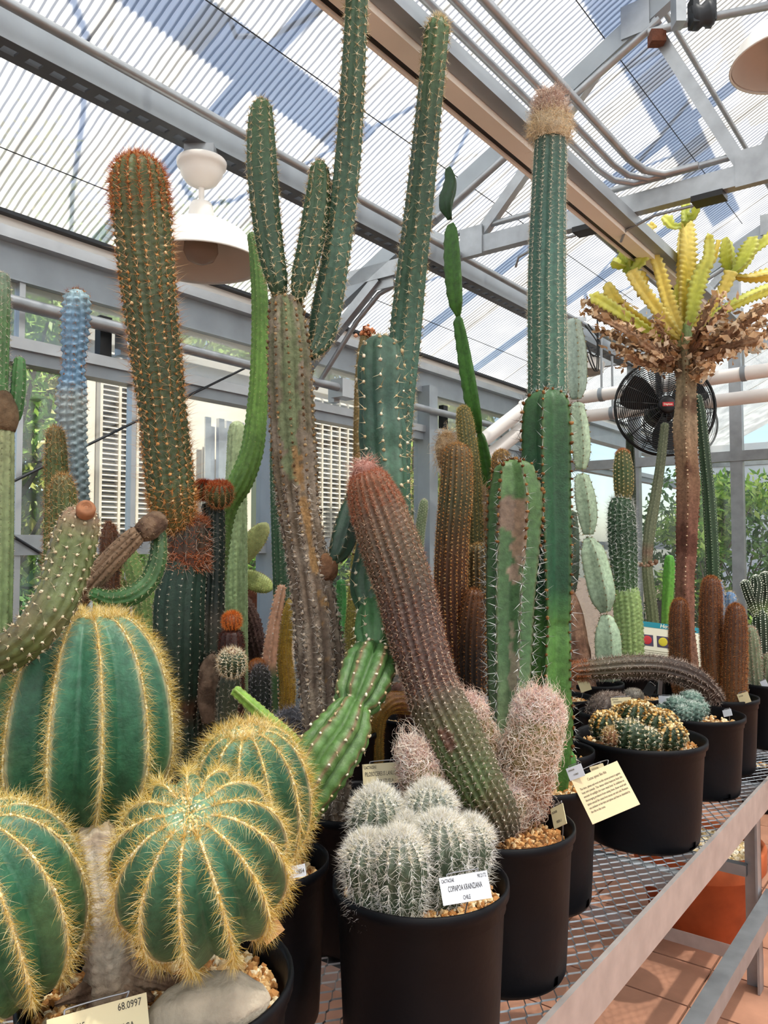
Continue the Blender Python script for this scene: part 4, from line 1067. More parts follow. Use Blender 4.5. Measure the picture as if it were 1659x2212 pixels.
# ---- thin jointed bright green climber
p = Plant('thin jointed bright green climbing cactus with flat wavy joints', bp(1085, 2.62)).pot(0.095, 0.27, gravel_n=0)
GJ = [(0, '#3f7a22'), (0.5, '#4a8a26'), (1, '#3f7a22')]
for (cc_, col_) in [([(1092, 1580, 14, 2.6), (1088, 1350, 16, 2.6), (1078, 1150, 18, 2.55), (1064, 1060, 20, 2.5), (1044, 960, 16, 2.47), (1037, 935, 7, 2.46)], GJ),
                    ([(1037, 936, 7, 2.46), (1030, 900, 19, 2.45), (1016, 820, 21, 2.44), (1002, 740, 18, 2.44), (993, 695, 14, 2.44), (991, 685, 7, 2.44)], GJ),
                    ([(991, 684, 6, 2.44), (988, 650, 20, 2.44), (983, 580, 24, 2.44), (979, 510, 20, 2.44), (976, 488, 12, 2.44)], [(0, '#47801f'), (1, '#3f7a22')]),
                    ([(973, 474, 6, 2.44), (966, 440, 19, 2.44), (976, 395, 18, 2.44), (970, 365, 9, 2.44)], [(0, '#1f4a24'), (1, '#2a5a2c')])]:
    p.stem(cc_, 2.5, col_, nr=3, depth=0.55, mode='fin', K=10, step=0.008, tip=0.5, name='joint', rot=0.5, tub=0.04, tubsp=0.04, spn=[dict(sp=0.04, n=3, L=(0.004, 0.008), spread=(20, 80), w=0.0005, cols=['#4a3a24', '#8a7a50'])])

# ---- brown felted columns with blond tufts
p = Plant('group of brown felted columns with golden spine rows and blond tufts', bp(985, 2.36)).pot(0.14, 0.295, gravel_n=0)
def felt(ctrl, Y, cols, spc, nr=18, den=0.0105, L=(0.006, 0.012), nm='column', lab=None):
    return p.stem(ctrl, Y, cols, nr=nr, depth=0.12, mode='round', K=4, step=0.007, tip=0.9, tub=0.06, tubsp=0.014, name=nm, label=lab,
                  spn=[dict(sp=den, n=7, L=L, spread=(20, 88), w=0.00045, cols=spc, cush=(0.0022, [spc[0], spc[1]]))])
BF = [(0, '#4a2a1a'), (0.45, '#5a2f1a'), (0.62, '#6e4426'), (0.8, '#5c5a34'), (1, '#8a6a3a')]
felt([(985, 1660, 36, 2.30), (982, 1500, 38, 2.30), (974, 1300, 36, 2.30), (976, 1180, 35, 2.30), (985, 1060, 35, 2.30), (987, 985, 31, 2.30)], 2.30, BF, ['#c98a4a', '#e0b47a', '#8a4a24', '#d8c090'], lab='tall brown column, golden dots above, dark below')
felt([(1018, 1660, 28, 2.26), (1016, 1400, 29, 2.26), (1020, 1320, 26, 2.26), (1023, 1290, 21, 2.26)], 2.26, [(0, '#2a201c'), (0.6, '#3a2a22'), (1, '#8a5428')], ['#7a4a28', '#a8703c', '#4a3428'], nr=14, lab='small dark column with rusty tip')
felt([(1025, 1600, 20, 2.42), (1024, 1250, 22, 2.42), (1018, 1050, 22, 2.42), (1006, 930, 19, 2.42), (1001, 890, 14, 2.42)], 2.42, [(0, '#4f5a34'), (1, '#7a7a3e')], ['#d0b878', '#b89a58', '#e6d8a8'], nr=16, lab='slim olive column behind')
felt([(1040, 1500, 24, 2.36), (1036, 1260, 26, 2.36), (1034, 1195, 24, 2.36)], 2.36, [(0, '#5a3420'), (0.6, '#5c4a2c'), (1, '#6a5e34')], ['#c99a5a', '#e0c48a', '#8a5a2c'], nr=14, lab='short column peeping beside the scarred one')
felt([(1088, 1300, 20, 2.40), (1084, 1050, 22, 2.40), (1083, 990, 20, 2.40)], 2.40, [(0, '#5a4a2a'), (1, '#a8824a')], ['#e0b060', '#f0d090', '#b88440'], nr=14, lab='golden tip showing over the scarred column')
for (cc_, lab) in [([(962, 1010, 14, 2.34), (960, 965, 20, 2.34), (964, 945, 14, 2.34)], 'blond woolly tuft beside the tall column'), ([(1048, 1180, 14, 2.44), (1042, 1110, 18, 2.44), (1038, 1060, 12, 2.44)], 'hanging blond wool on the slim column')]:
    o = p.stem(cc_, 2.34, [(0, '#a8835c'), (1, '#c9a87c')], nr=8, depth=0.1, K=3, name='blond_tuft', label=lab)
    p.wool_hair(o, p.last, 600, (0.02, 0.05), ['#e8cfa4', '#d8b888', '#f4e4c4', '#c09a68'], wd=0.0006, drop=0.15, out=0.2)

# ---- left group: big bristly column on a dark green ribbed foot
p = Plant('massive olive column with tawny bristles set on a dark ribbed foot with rusty wool rings', (-0.50, 1.98)).pot(0.15, 0.295, gravel_n=0)
TAWNY = ['#d89a5c', '#c47a3c', '#e8c090', '#b8642c', '#f0d4a8']
p.stem([(383, 1140, 30, 1.92), (378, 1120, 42, 1.91), (371, 1075, 49, 1.90), (363, 1000, 51, 1.90), (353, 900, 50, 1.90), (341, 800, 53, 1.90), (328, 690, 56, 1.90), (318, 590, 59, 1.90), (308, 480, 62, 1.90), (301, 410, 61, 1.90), (299, 385, 57, 1.90)], 1.9,
       [(0, '#7a6a34'), (0.1, '#4a5c30'), (0.5, '#44562e'), (0.8, '#55602f'), (1, '#6a7a3c')], nr=17, depth=0.17, mode='round', K=5, step=0.007, tip=0.85, tub=0.06, tubsp=0.02, name='upper_column', label='thick upper column with tawny spine rows',
       spn=[dict(sp=0.0185, n=9, L=(0.008, 0.022), spread=(20, 88), w=0.00045, cols=TAWNY, cush=(0.0032, ['#d8a468', '#c08a50', '#e8c898'])),
            dict(sp=0.0185, n=1, L=(0.02, 0.045), spread=(5, 40), w=0.0005, cols=['#e8cfa8', '#d8a878']),
            dict(sp=0.010, n=7, L=(0.010, 0.028), spread=(10, 80), w=0.0005, cols=['#d0703a', '#b85a2c', '#e09860'], s0=0.80, s1=1.0),
            dict(sp=0.010, n=6, L=(0.010, 0.024), spread=(10, 80), w=0.0005, cols=['#c88a44', '#d8a058'], s0=0.0, s1=0.10)])
p.stem([(392, 1790, 36, 1.97), (391, 1640, 36, 1.96), (388, 1540, 36, 1.95), (387, 1500, 46, 1.95), (386, 1400, 54, 1.94), (388, 1300, 54, 1.94), (396, 1232, 50, 1.94), (400, 1215, 49, 1.94)], 1.95,
       [(0, '#4a5a44'), (0.35, '#3a5040'), (0.42, '#6a4a34'), (0.47, '#2a4234'), (0.9, '#2c4a3a'), (1, '#2f4a38')], nr=14, depth=0.16, mode='round', K=5, step=0.008, tip=0.1, tub=0.03, tubsp=0.016, name='lower_column', label='dark green ribbed lower column',
       spn=[dict(sp=0.016, n=4, L=(0.003, 0.009), spread=(25, 85), w=0.0004, cols=['#c9c0ac', '#e8e2d4', '#8a8070'], cush=(0.0016, ['#d0c8b4', '#a8a08c']))])
o = p.stem([(400, 1228, 48, 1.94), (402, 1180, 49, 1.94), (403, 1140, 46, 1.94), (402, 1128, 42, 1.94)], 1.94, [(0, '#6a3a22'), (0.5, '#3a3a2c'), (1, '#8a4a2a')], nr=14, depth=0.12, K=4, step=0.007, tip=0.3, name='wool_band', label='rusty woolly flowering band',
           spn=[dict(sp=0.02, n=2, L=(0.02, 0.05), spread=(10, 60), w=0.0004, cols=['#d8d0c4', '#b8b0a4'])])
w_ = p.last
for (a_, b_, n_) in [(0.0, 0.28, 900), (0.62, 1.0, 1300), (0.2, 0.7, 500)]:
    p.wool_hair(o, w_, n_, (0.010, 0.022), ['#a8562c', '#c06a34', '#d8885a', '#8a4424', '#e0b090'], wd=0.0006, s0=a_, s1=b_, segs=3, curl=0.4, out=0.25)
# companion with red tips
p.stem([(455, 1790, 26, 2.0), (452, 1600, 26, 2.0), (455, 1480, 27, 2.0), (456, 1330, 28, 2.0), (460, 1240, 25, 2.0), (461, 1140, 25, 2.0), (460, 1090, 24, 2.0)], 2.0,
       [(0, '#6a5848'), (0.25, '#5c5a44'), (0.5, '#3a5040'), (0.62, '#5a5448'), (0.68, '#22342c'), (1, '#263a30')], nr=12, depth=0.15, K=4, step=0.008, tip=0.2, tub=0.03, tubsp=0.015, name='companion_column', label='narrow dark companion column',
       spn=[dict(sp=0.016, n=5, L=(0.004, 0.011), spread=(25, 85), w=0.0004, cols=['#c9c0ac', '#e8e2d4', '#6a6050'], cush=(0.0015, ['#c8c0ac', '#98907c']))])
p.stem([(452, 1560, 16, 1.95), (440, 1500, 20, 1.95), (452, 1440, 18, 1.95), (458, 1420, 12, 1.95)], 1.95, [(0, '#8a6f58'), (1, '#9a8068')], nr=8, depth=0.2, K=3, wob=0.011, bark=True, step=0.004, name='corky_stub', mott=('#5a4434', 0.8, 90, 0.5), spn=[dict(sp=0.012, n=4, L=(0.004, 0.010), spread=(20, 85), w=0.0005, cols=['#c9b8a0', '#6a5440'])])
for (cx_, cy_, r_, Y_, g_) in [(440, 1060, 22, 2.02, False), (474, 1068, 29, 1.95, True)]:
    Cn_, R_ = globe(pix(cx_, cy_, Y_), (0.1, -0.45 if g_ else -0.1, 0.9), r_ * Y_ / F_PX, r_ * Y_ / F_PX * 0.95, M=24, lo=-0.95)
    p.stem(None, 1, [(0, '#4a5230'), (0.7, '#55602f'), (1, '#8a3a1c')], nr=14, depth=0.12, K=4, world=(Cn_, R_), name='young_head', label='round young head with rust red crown',
           spn=[dict(sp=0.006, n=7, L=(0.007, 0.014), spread=(15, 85), w=0.00042, cols=['#d8b888', '#c89058', '#a85a2c'] if g_ else ['#a8482a', '#8a3420', '#c46a48']),
                dict(sp=0.004, n=8, L=(0.006, 0.013), spread=(5, 70), w=0.00042, cols=['#c04a1e', '#a83a18', '#d86a34'], s0=0.62 if g_ else 0.1)])

# ---- cut stump cactus reaching in from the left
p = Plant('stubby olive cactus with a sawn-off orange top bending in from the picture edge', (-0.86, 1.2)).pot(0.13, 0.29, gravel_n=0)
w0 = p.top
fx = np.array([-0.86, 1.2, w0 - 0.01])
b0 = F_PX / 1.2
def topx(v): # world to ctrl tuple
    Y = v[1]; return (CX + F_PX * v[0] / Y, None, None)
def ctrl_world(P, r):
    """control tuple for a world point"""
    d = P - CAM
    yc = d[1] * math.cos(PITCH) + d[2] * math.sin(PITCH); zc = -d[1] * math.sin(PITCH) + d[2] * math.cos(PITCH)
    return (CX + F_PX * d[0] / yc if False else CX + F_PX * d[0] / yc, CY - F_PX * zc / yc, r * F_PX / P[1], P[1])
p.stem([ctrl_world(fx, 0.028), ctrl_world(fx + np.array([0.01, -0.01, 0.2]), 0.028), (-130, 1478, 38, 1.12), (-40, 1432, 40, 1.08), (45, 1392, 43, 1.07), (105, 1325, 46, 1.08), (140, 1245, 47, 1.11), (162, 1165, 47, 1.13), (174, 1120, 40, 1.14), (178, 1105, 30, 1.14)], 1.1,
       [(0, '#6a5a44'), (0.35, '#75604a'), (0.5, '#6a5c3c'), (0.65, '#5c6a34'), (0.92, '#66743a'), (0.97, '#9a7a5c'), (1, '#b08058')], nr=13, depth=0.17, mode='round', K=5, step=0.006, tip=0.25, tub=0.05, tubsp=0.018, name='stem',
       mott=('#8a7055', 0.5, 26, 0.58),
       spn=[dict(sp=0.0165, n=6, L=(0.004, 0.012), spread=(20, 85), w=0.0005, cols=['#6a5a44', '#a8967a', '#3a3024', '#d0c4a8'], cush=(0.0022, ['#d8cdb0', '#b8ab8c']))])
d_ = unit(np.array([0.35, -0.75, 0.5])); c_ = pix(186, 1097, 1.11)
V, F = lathe([(0.0005, 0.002), (0.004, 0.001), (0.0045, 0.0025), (0.007, 0.002), (0.0075, 0.0032), (0.012, 0.002), (0.0135, -0.002), (0.013, -0.012)], c_, 22, axis=d_)
mk('cut_face', V, F, mat_plain('cut_wood', '#8a5c3e', 0.8, noise=0.25, nscale=90), p.root, p.base, label='round orange sawn face')

# ---- slim bristly greens behind, with the bent brown branch and its hooked green arm
p = Plant('slim bristly green columns with a bent brown branch ending in a hooked green arm', (-0.81, 1.95)).pot(0.13, 0.29, gravel_n=0)
BR = ['#d8b070', '#b88a4a', '#e8d0a0', '#8a5a2c']
for (c_, Y_) in [([(118, 1760, 24), (118, 1300, 24), (122, 1100, 24), (122, 1000, 23), (120, 940, 19)], 1.98), ([(142, 1760, 26), (142, 1300, 28), (138, 1120, 28), (136, 1060, 26), (135, 1045, 22)], 1.90)]:
    p.stem([(a, b, c, Y_) for a, b, c in c_], Y_, [(0, '#5c6a38'), (0.6, '#6a8a3c'), (0.9, '#5c6e34'), (1, '#7a6a34')], nr=14, depth=0.15, K=4, step=0.008, tip=0.9, tub=0.06, tubsp=0.015, name='column',
           spn=[dict(sp=0.014, n=6, L=(0.008, 0.020), spread=(20, 80), w=0.00045, cols=BR, s0=0.4)])
p.stem([(120, 1740, 22, 1.88), (110, 1500, 24, 1.80), (140, 1340, 24, 1.62), (185, 1272, 25, 1.52), (235, 1215, 25, 1.50), (285, 1165, 22, 1.50), (300, 1152, 18, 1.50)], 1.6, [(0, '#7a6450'), (0.6, '#9a7c60'), (1, '#a88868')], nr=9, depth=0.30, mode='round', K=6, step=0.006, tip=0.2, bark=True, tub=0.06, tubsp=0.012,
       name='brown_branch', label='ribbed brown woody branch', wob=0.001, spn=[dict(sp=0.012, n=4, L=(0.004, 0.010), spread=(20, 80), w=0.0005, cols=['#3a2c20', '#5a4a38', '#a89070'], s0=0.3)])
p.stem([(300, 1153, 18, 1.50), (318, 1142, 25, 1.51), (338, 1128, 22, 1.53)], 1.5, [(0, '#7a5f48'), (1, '#8a6f54')], nr=9, depth=0.14, K=5, bark=True, wob=0.004, step=0.004, name='node', label='swollen brown node', mott=('#5a4030', 0.8, 110, 0.55), spn=[dict(sp=0.012, n=4, L=(0.003, 0.008), spread=(20, 80), w=0.0005, cols=['#3a2c20', '#a89070'])])
p.stem([(338, 1125, 14, 1.54), (343, 1160, 16, 1.54), (340, 1210, 19, 1.53), (322, 1256, 21, 1.52), (285, 1287, 22, 1.50), (240, 1295, 20, 1.49), (208, 1285, 15, 1.48)], 1.52, [(0, '#3a5c2c'), (0.5, '#44703a'), (1, '#3a7a34')], nr=9, depth=0.16, K=4, step=0.006, tip=1.0, tub=0.07, tubsp=0.012,
       name='hooked_arm', label='green arm hooking down and back', spn=[dict(sp=0.011, n=5, L=(0.003, 0.010), spread=(20, 80), w=0.0004, cols=['#c9c49a', '#8a8a5a', '#e0dcb8'])])
p.stem([(240, 1420, 20, 2.08), (238, 1250, 20, 2.08), (236, 1160, 18, 2.08), (236, 1140, 12, 2.08), ], 2.08, [(0, '#4a3a2a'), (1, '#8a5a3c')], nr=11, depth=0.12, K=4, name='brown_column', label='short rusty bristled column',
       spn=[dict(sp=0.012, n=7, L=(0.008, 0.018), spread=(20, 80), w=0.0005, cols=['#8a4a2c', '#a86a44', '#c89a74'])])

# ---- blue cactus
p = Plant('powder-blue warty column with orange spines before the window', (-0.957, 2.45)).pot(0.12, 0.29, gravel_n=0)
p.stem([(165, 1600, 24), (166, 1300, 24), (166, 1080, 25), (160, 980, 27), (154, 900, 31), (155, 845, 30), (159, 790, 23), (161, 740, 27), (164, 685, 30), (166, 650, 28)], 2.45,
       [(0, '#5a6a6c'), (0.5, '#6f8486'), (0.62, '#88a0a8'), (0.74, '#b4c4c4'), (0.78, '#74a6cc'), (0.92, '#8cbcdf'), (1, '#bce0e0')], nr=9, depth=0.2, mode='round', K=6, step=0.006, tip=0.9, tub=0.14, tubsp=0.024, name='column',
       spn=[dict(sp=0.024, n=8, L=(0.006, 0.022), spread=(20, 85), w=0.0005, cols=['#c8864a', '#a8642c', '#e0b080'], s0=0.72, cush=(0.003, ['#8a5a34', '#c08a54'])),
            dict(sp=0.024, n=7, L=(0.006, 0.020), spread=(20, 85), w=0.0005, cols=['#6a6458', '#a8a090', '#3a3630'], s1=0.74)])

# ---- columns at the left picture edge
p = Plant('pair of green ribbed columns at the picture edge with a brown woody collar', (-0.775, 1.58)).pot(0.12, 0.29, gravel_n=0)
p.stem([(-6, 1850, 24), (-4, 1500, 26), (0, 1200, 28), (4, 960, 26), (5, 925, 24)], 1.6, [(0, '#6a8a4a'), (0.6, '#8aa868'), (1, '#a8b078')], nr=10, depth=0.2, K=4, step=0.01, tip=0.2, name='lower_column',
       spn=[dict(sp=0.012, n=3, L=(0.002, 0.005), spread=(30, 85), w=0.0004, cols=['#c9c49a', '#5a5a3a'])])
p.stem([(4, 930, 27), (6, 905, 30), (4, 880, 28), (2, 862, 22)], 1.6, [(0, '#8a7050'), (1, '#6a543c')], nr=8, depth=0.08, K=3, wob=0.004, bark=True, name='collar', label='brown woody collar')
p.stem([(0, 866, 16), (0, 800, 18), (2, 700, 19), (4, 625, 18), (4, 600, 16)], 1.6, [(0, '#4f8a44'), (0.6, '#5c8a4c'), (1, '#8aa088')], nr=10, depth=0.2, K=4, step=0.008, tip=0.7, name='upper_column', spn=[dict(sp=0.014, n=6, L=(0.004, 0.010), spread=(20, 85), w=0.0004, cols=['#e8e4d4', '#b8b4a0'])])
p.stem([(12, 910, 10), (30, 900, 15), (38, 850, 16), (41, 800, 15), (42, 780, 12)], 1.62, [(0, '#3a6a34'), (1, '#5a9a50')], nr=8, depth=0.2, K=4, step=0.007, tip=0.8, name='side_column', spn=[dict(sp=0.014, n=4, L=(0.003, 0.007), spread=(20, 85), w=0.0004, cols=['#e8e4d4', '#b8b4a0'])])

# ---- pale green spiny pair seen under the hooked arm
p = Plant('pale green warty stems glimpsed under the hooked arm', (-0.705, 2.32)).pot(0.10, 0.28, gravel_n=0)
for (c_) in ([(315, 1640, 20), (318, 1400, 22), (310, 1330, 20), (300, 1280, 20), (285, 1220, 18), (282, 1200, 16)], [(262, 1640, 18), (262, 1400, 18), (258, 1290, 20), (256, 1260, 16)]):
    p.stem(c_, 2.3, [(0, '#5a7a3c'), (1, '#86b05a')], nr=12, depth=0.12, K=4, step=0.008, tip=0.9, tub=0.06, tubsp=0.014, name='stem', spn=[dict(sp=0.014, n=5, L=(0.006, 0.014), spread=(20, 85), w=0.00045, cols=['#d8c890', '#f0e4b8'])])

# ---- long curved green arm and pale column by the steel post
p = Plant('long bright green curving arm and a pale green column by the steel post', (-0.464, 2.42)).pot(0.14, 0.295, gravel_n=0)
p.stem([(450, 1650, 26, 2.40), (455, 1350, 26, 2.36), (470, 1180, 26, 2.30), (488, 1095, 26, 2.28), (520, 1040, 27, 2.27), (544, 975, 25, 2.27), (554, 900, 23, 2.27), (560, 820, 21, 2.27), (562, 720, 19, 2.27), (560, 620, 18, 2.27), (552, 540, 15, 2.27), (546, 515, 12, 2.27)], 2.3,
       [(0, '#6a8a44'), (0.35, '#7a9a50'), (0.5, '#6a9a3c'), (0.75, '#7ab03c'), (1, '#4f8030')], nr=12, depth=0.14, K=4, step=0.008, tip=1.2, tub=0.07, tubsp=0.016, name='curving_arm', label='long bright green arm curving up',
       spn=[dict(sp=0.016, n=4, L=(0.002, 0.005), spread=(20, 80), w=0.0004, cols=['#e0dca8', '#b8b478'])])
p.stem([(510, 1650, 26, 2.50), (508, 1300, 27, 2.50), (508, 1150, 26, 2.50), (511, 1000, 22, 2.50), (512, 940, 20, 2.50), (512, 925, 17, 2.50)], 2.5, [(0, '#a4c480'), (0.6, '#b4d490'), (1, '#bcd098')], nr=14, depth=0.10, K=4, step=0.008, tip=0.9, tub=0.07, tubsp=0.014, name='pale_column', label='pale warty green column',
       spn=[dict(sp=0.014, n=3, L=(0.002, 0.005), spread=(20, 80), w=0.0004, cols=['#f0ecc8', '#d0cca0'])])

# ---- paddles on a dark scaly stem
p = Plant('two yellow-green oval paddles on a dark scaly bent stem', (-0.50, 2.80)).pot(0.12, 0.29, gravel_n=0)
p.stem([(575, 1600, 28, 2.72), (558, 1450, 29, 2.66), (545, 1390, 29, 2.62), (530, 1330, 27, 2.60), (505, 1285, 22, 2.58), (490, 1262, 14, 2.58)], 2.6, [(0, '#4a3430'), (0.7, '#5a403a'), (1, '#6a5040')], nr=16, depth=0.12, K=4, step=0.007, tip=0.4, tub=0.12, tubsp=0.016, bark=True, name='scaly_stem', label='dark purple-brown scaly stem',
       spn=[dict(sp=0.016, n=3, L=(0.003, 0.009), spread=(30, 85), w=0.0004, cols=['#b8a090', '#6a544a'])])
def paddle(c, a, Y, ax_len, hw, thick, col):
    """flattened paddle from a to c"""
    A = pix(*a, Y); B = pix(*c, Y); d = B - A; L_ = np.linalg.norm(d); d /= L_
    x = np.linspace(0, 1, 22); r = hw * np.clip(1 - np.abs(2 * x - 1) ** 2.6, 0.02, 1) ** 0.5 * (0.55 + 0.45 * np.clip(x * 1.8, 0, 1))
    Cn = A[None] + d[None] * (x * L_)[:, None]
    w = sweep(Cn, r, 20, 0.03, 'wave', 3, 0.0, 0.02, 0.02)
    f = unit(CAM - A + np.array([0.6, 0, 0.3])); f = unit(f - d * (f @ d))
    q = (w.V - Cn[:, None]); comp = (q @ f)[..., None] * f
    w.V = w.V - comp * (1 - thick)
    w.allV = np.concatenate([w.V.reshape(-1, 3), Cn[:1], Cn[-1:]])
    o = mk('paddle', w.allV, w.F, M_SKIN, p.root, p.base, col=paint(w, [(0, col), (1, col)]))
    V = w.V[2:-2, ::3].reshape(-1, 3); N = (w.V - Cn[:, None])[2:-2, ::3].reshape(-1, 3); N = N + comp[2:-2, ::3].reshape(-1, 3) * 3
    N /= np.linalg.norm(N, axis=1)[:, None] + 1e-9
    v, ff, cc = spines(V, N, np.repeat(d[None], len(V), 0), n=3, L=(0.003, 0.008), spread=(0, 60), w=0.0004, cols=['#e8e0a8', '#b88a4a'])
    mk('spines', v, ff, M_SPINE, o, p.base, col=cc, smooth=False, kind='stuff')
paddle((578, 1130), (486, 1248), 2.58, 1, 0.037, 0.4, '#d0d888')
paddle((590, 1272), (495, 1232), 2.62, 1, 0.034, 0.35, '#b4c466')  # darker tone paints in the shadow on this second paddle
g = MB(); g.bar(pix(545, 1250, 2.72), np.append(pix(545, 1250, 2.72)[:2], BENCH_Z + 0.24), 0.033, 0.006, up=np.array([0, 1.0, 0])); g.build('support_stake', M_RUST, p.root, p.base, label='flat rusty support stake')

# ---- small crowded pot
p = Plant('small crowded pot of an orange-capped ball and a green bristly ball on stalks', (-0.337, 1.755)).pot(0.085, 0.28, gravel_n=0)
p.stem([(500, 1750, 22, 1.80), (502, 1500, 24, 1.82), (500, 1400, 27, 1.82), (500, 1372, 24, 1.82)], 1.82, [(0, '#3a2a22'), (0.8, '#3a1f18'), (1, '#4a2418')], nr=12, depth=0.1, K=4, tip=0.5, name='dark_stalk', label='dark maroon furry stalk', spn=[dict(sp=0.007, n=7, L=(0.006, 0.011), spread=(20, 85), w=0.0004, cols=['#5a2c20', '#7a4030', '#3a1c16'], s0=0.4)])
Cn_, R_ = globe(pix(501, 1341, 1.82), (0, -0.2, 1), 0.020, 0.019, M=18)
p.stem(None, 1, [(0, '#8a4a1c'), (1, '#b8682a')], nr=14, depth=0.05, K=3, world=(Cn_, R_), name='orange_cap', label='round orange bristly cap', spn=[dict(sp=0.0035, n=8, L=(0.006, 0.011), spread=(0, 75), w=0.0003, cols=['#f08a30', '#ffb060', '#d06a20'])])
p.stem([(490, 1760, 20, 1.74), (488, 1600, 21, 1.74), (496, 1480, 22, 1.73), (500, 1460, 18, 1.73)], 1.74, [(0, '#4a4a3c'), (1, '#3f4a34')], nr=11, depth=0.15, K=4, tip=0.3, name='dark_stalk', spn=[dict(sp=0.012, n=5, L=(0.005, 0.010), spread=(20, 85), w=0.0004, cols=['#8a8070', '#c0b8a8'])])
Cn_, R_ = globe(pix(501, 1432, 1.71), (0.1, -0.35, 0.93), 0.029, 0.030, M=24)
p.stem(None, 1, [(0, '#3a4a2c'), (0.8, '#44583a'), (0.94, '#8a4a2c'), (1, '#c0462c')], nr=15, depth=0.16, K=4, world=(Cn_, R_), name='bristly_ball', label='green bristly ball with red crown', spn=[dict(sp=0.007, n=7, L=(0.007, 0.015), spread=(15, 85), w=0.0004, cols=['#e8dcc0', '#c9a878', '#f4ecd8'], cush=(0.0014, ['#efe6d0']))])

# ---- orange spike, yellow column and dark companion
p = Plant('salmon dried spike, golden slim column and dark orange-tipped stem sharing a pot', (-0.285, 2.14)).pot(0.105, 0.29, gravel_n=0)
p.stem([(592, 1690, 12, 2.12), (590, 1560, 14, 2.12), (584, 1480, 17, 2.12), (582, 1425, 17, 2.12), (592, 1350, 14, 2.12), (604, 1290, 12, 2.12), (609, 1268, 9, 2.12)], 2.12, [(0, '#a8a04a'), (0.3, '#5a7a44'), (0.52, '#4f7a40'), (0.6, '#f4b48a'), (1, '#fcc094')], nr=6, depth=0.3, mode='wave', K=5, step=0.005, tip=0.4, wob=0.0015, tub=0.08, tubsp=0.012, name='salmon_spike', label='dried salmon-orange spike on a green foot',
       spn=[dict(sp=0.012, n=5, L=(0.004, 0.010), spread=(20, 85), w=0.0005, cols=['#f0e8dc', '#e8b898', '#c8a080'], cush=(0.0022, ['#f0dcc8', '#e0a880']))])
p.stem([(620, 1690, 14, 2.2), (618, 1560, 15, 2.2), (622, 1480, 16, 2.2), (614, 1400, 15, 2.2), (626, 1330, 15, 2.2), (632, 1305, 13, 2.2)], 2.2, [(0, '#a87a1c'), (0.6, '#c89a24'), (1, '#c8b03a')], nr=14, depth=0.08, K=3, step=0.006, tip=0.9, name='golden_column', label='slim golden bristled column',
       spn=[dict(sp=0.0065, n=7, L=(0.004, 0.008), spread=(20, 85), w=0.0004, cols=['#e8c040', '#f4dc6a', '#c89a20'])])
p.stem([(563, 1690, 20, 2.06), (562, 1560, 21, 2.06), (563, 1470, 21, 2.06), (562, 1452, 18, 2.06)], 2.06, [(0, '#3a3a30'), (0.8, '#2f3a30'), (1, '#4a3a30')], nr=13, depth=0.14, K=4, tip=0.8, name='dark_column', label='dark stem with orange felt tip', spn=[dict(sp=0.012, n=6, L=(0.007, 0.016), spread=(20, 80), w=0.00045, cols=['#8a8488', '#c0bcc0', '#4a4648'], cush=(0.0014, ['#c8c4bc']))])
Cn_, R_ = globe(pix(556, 1440, 2.09), (-0.2, -0.1, 1), 0.022, 0.020, M=16)
p.stem(None, 1, [(0, '#9a5a28'), (1, '#c07a3a')], nr=12, depth=0.05, K=3, world=(Cn_, R_), name='felt_tip', spn=[dict(sp=0.004, n=7, L=(0.003, 0.007), spread=(10, 80), w=0.0003, cols=['#d8843a', '#e8a860', '#b86424'])])
p.stem([(690, 1620, 20, 1.98), (655, 1560, 24, 1.98), (620, 1560, 24, 2.0), (590, 1600, 22, 2.05)], 2.0, [(0, '#5a5a60'), (1, '#6a6a70')], nr=12, depth=0.12, K=4, name='grey_stem', label='arched grey needle-covered stem', spn=[dict(sp=0.009, n=6, L=(0.014, 0.032), spread=(30, 80), w=0.0005, cols=['#8d8d98', '#b8b8c4', '#6a6a74', '#d0d0d8'])])

# ---- slim columns behind the trunk
p = Plant('slim green and yellow columns glimpsed behind the corky trunk', (-0.138, 2.52)).pot(0.12, 0.29, gravel_n=0)
def slim(ctrl, Y, cols, spc, nr=9, lab=None, depth=0.2, L=(0.003, 0.008), sp=0.012, n=5, mode='round', nm='column'):
    return p.stem(ctrl, Y, cols, nr=nr, depth=depth, mode=mode, K=4, step=0.008, tip=0.9, tub=0.04, tubsp=0.014, name=nm, label=lab, spn=[dict(sp=sp, n=n, L=L, spread=(20, 85), w=0.00045, cols=spc)])
slim([(606, 1600, 16), (608, 1400, 17), (608, 1280, 18), (604, 1150, 18), (600, 1000, 17), (600, 900, 14)], 2.4, [(0, '#3f6a44'), (1, '#4a7a54')], ['#e8e4d4', '#c0bca8'], lab='green column half hidden by the corky trunk')
slim([(760, 1640, 14), (756, 1420, 14), (764, 1300, 13), (770, 1210, 11), (771, 1195, 9)], 2.45, [(0, '#8a7a24'), (1, '#a8a040')], ['#d8c860', '#e8e090', '#b8a840'], nr=16, depth=0.1, lab='narrow yellow-green column')
slim([(738, 1640, 12), (736, 1400, 12), (737, 1300, 12), (737, 1260, 10)], 2.58, [(0, '#2f7a34'), (1, '#4aa84a')], ['#e8e8d4'], nr=5, depth=0.35, mode='sharp', n=2, lab='small bright green angled column')

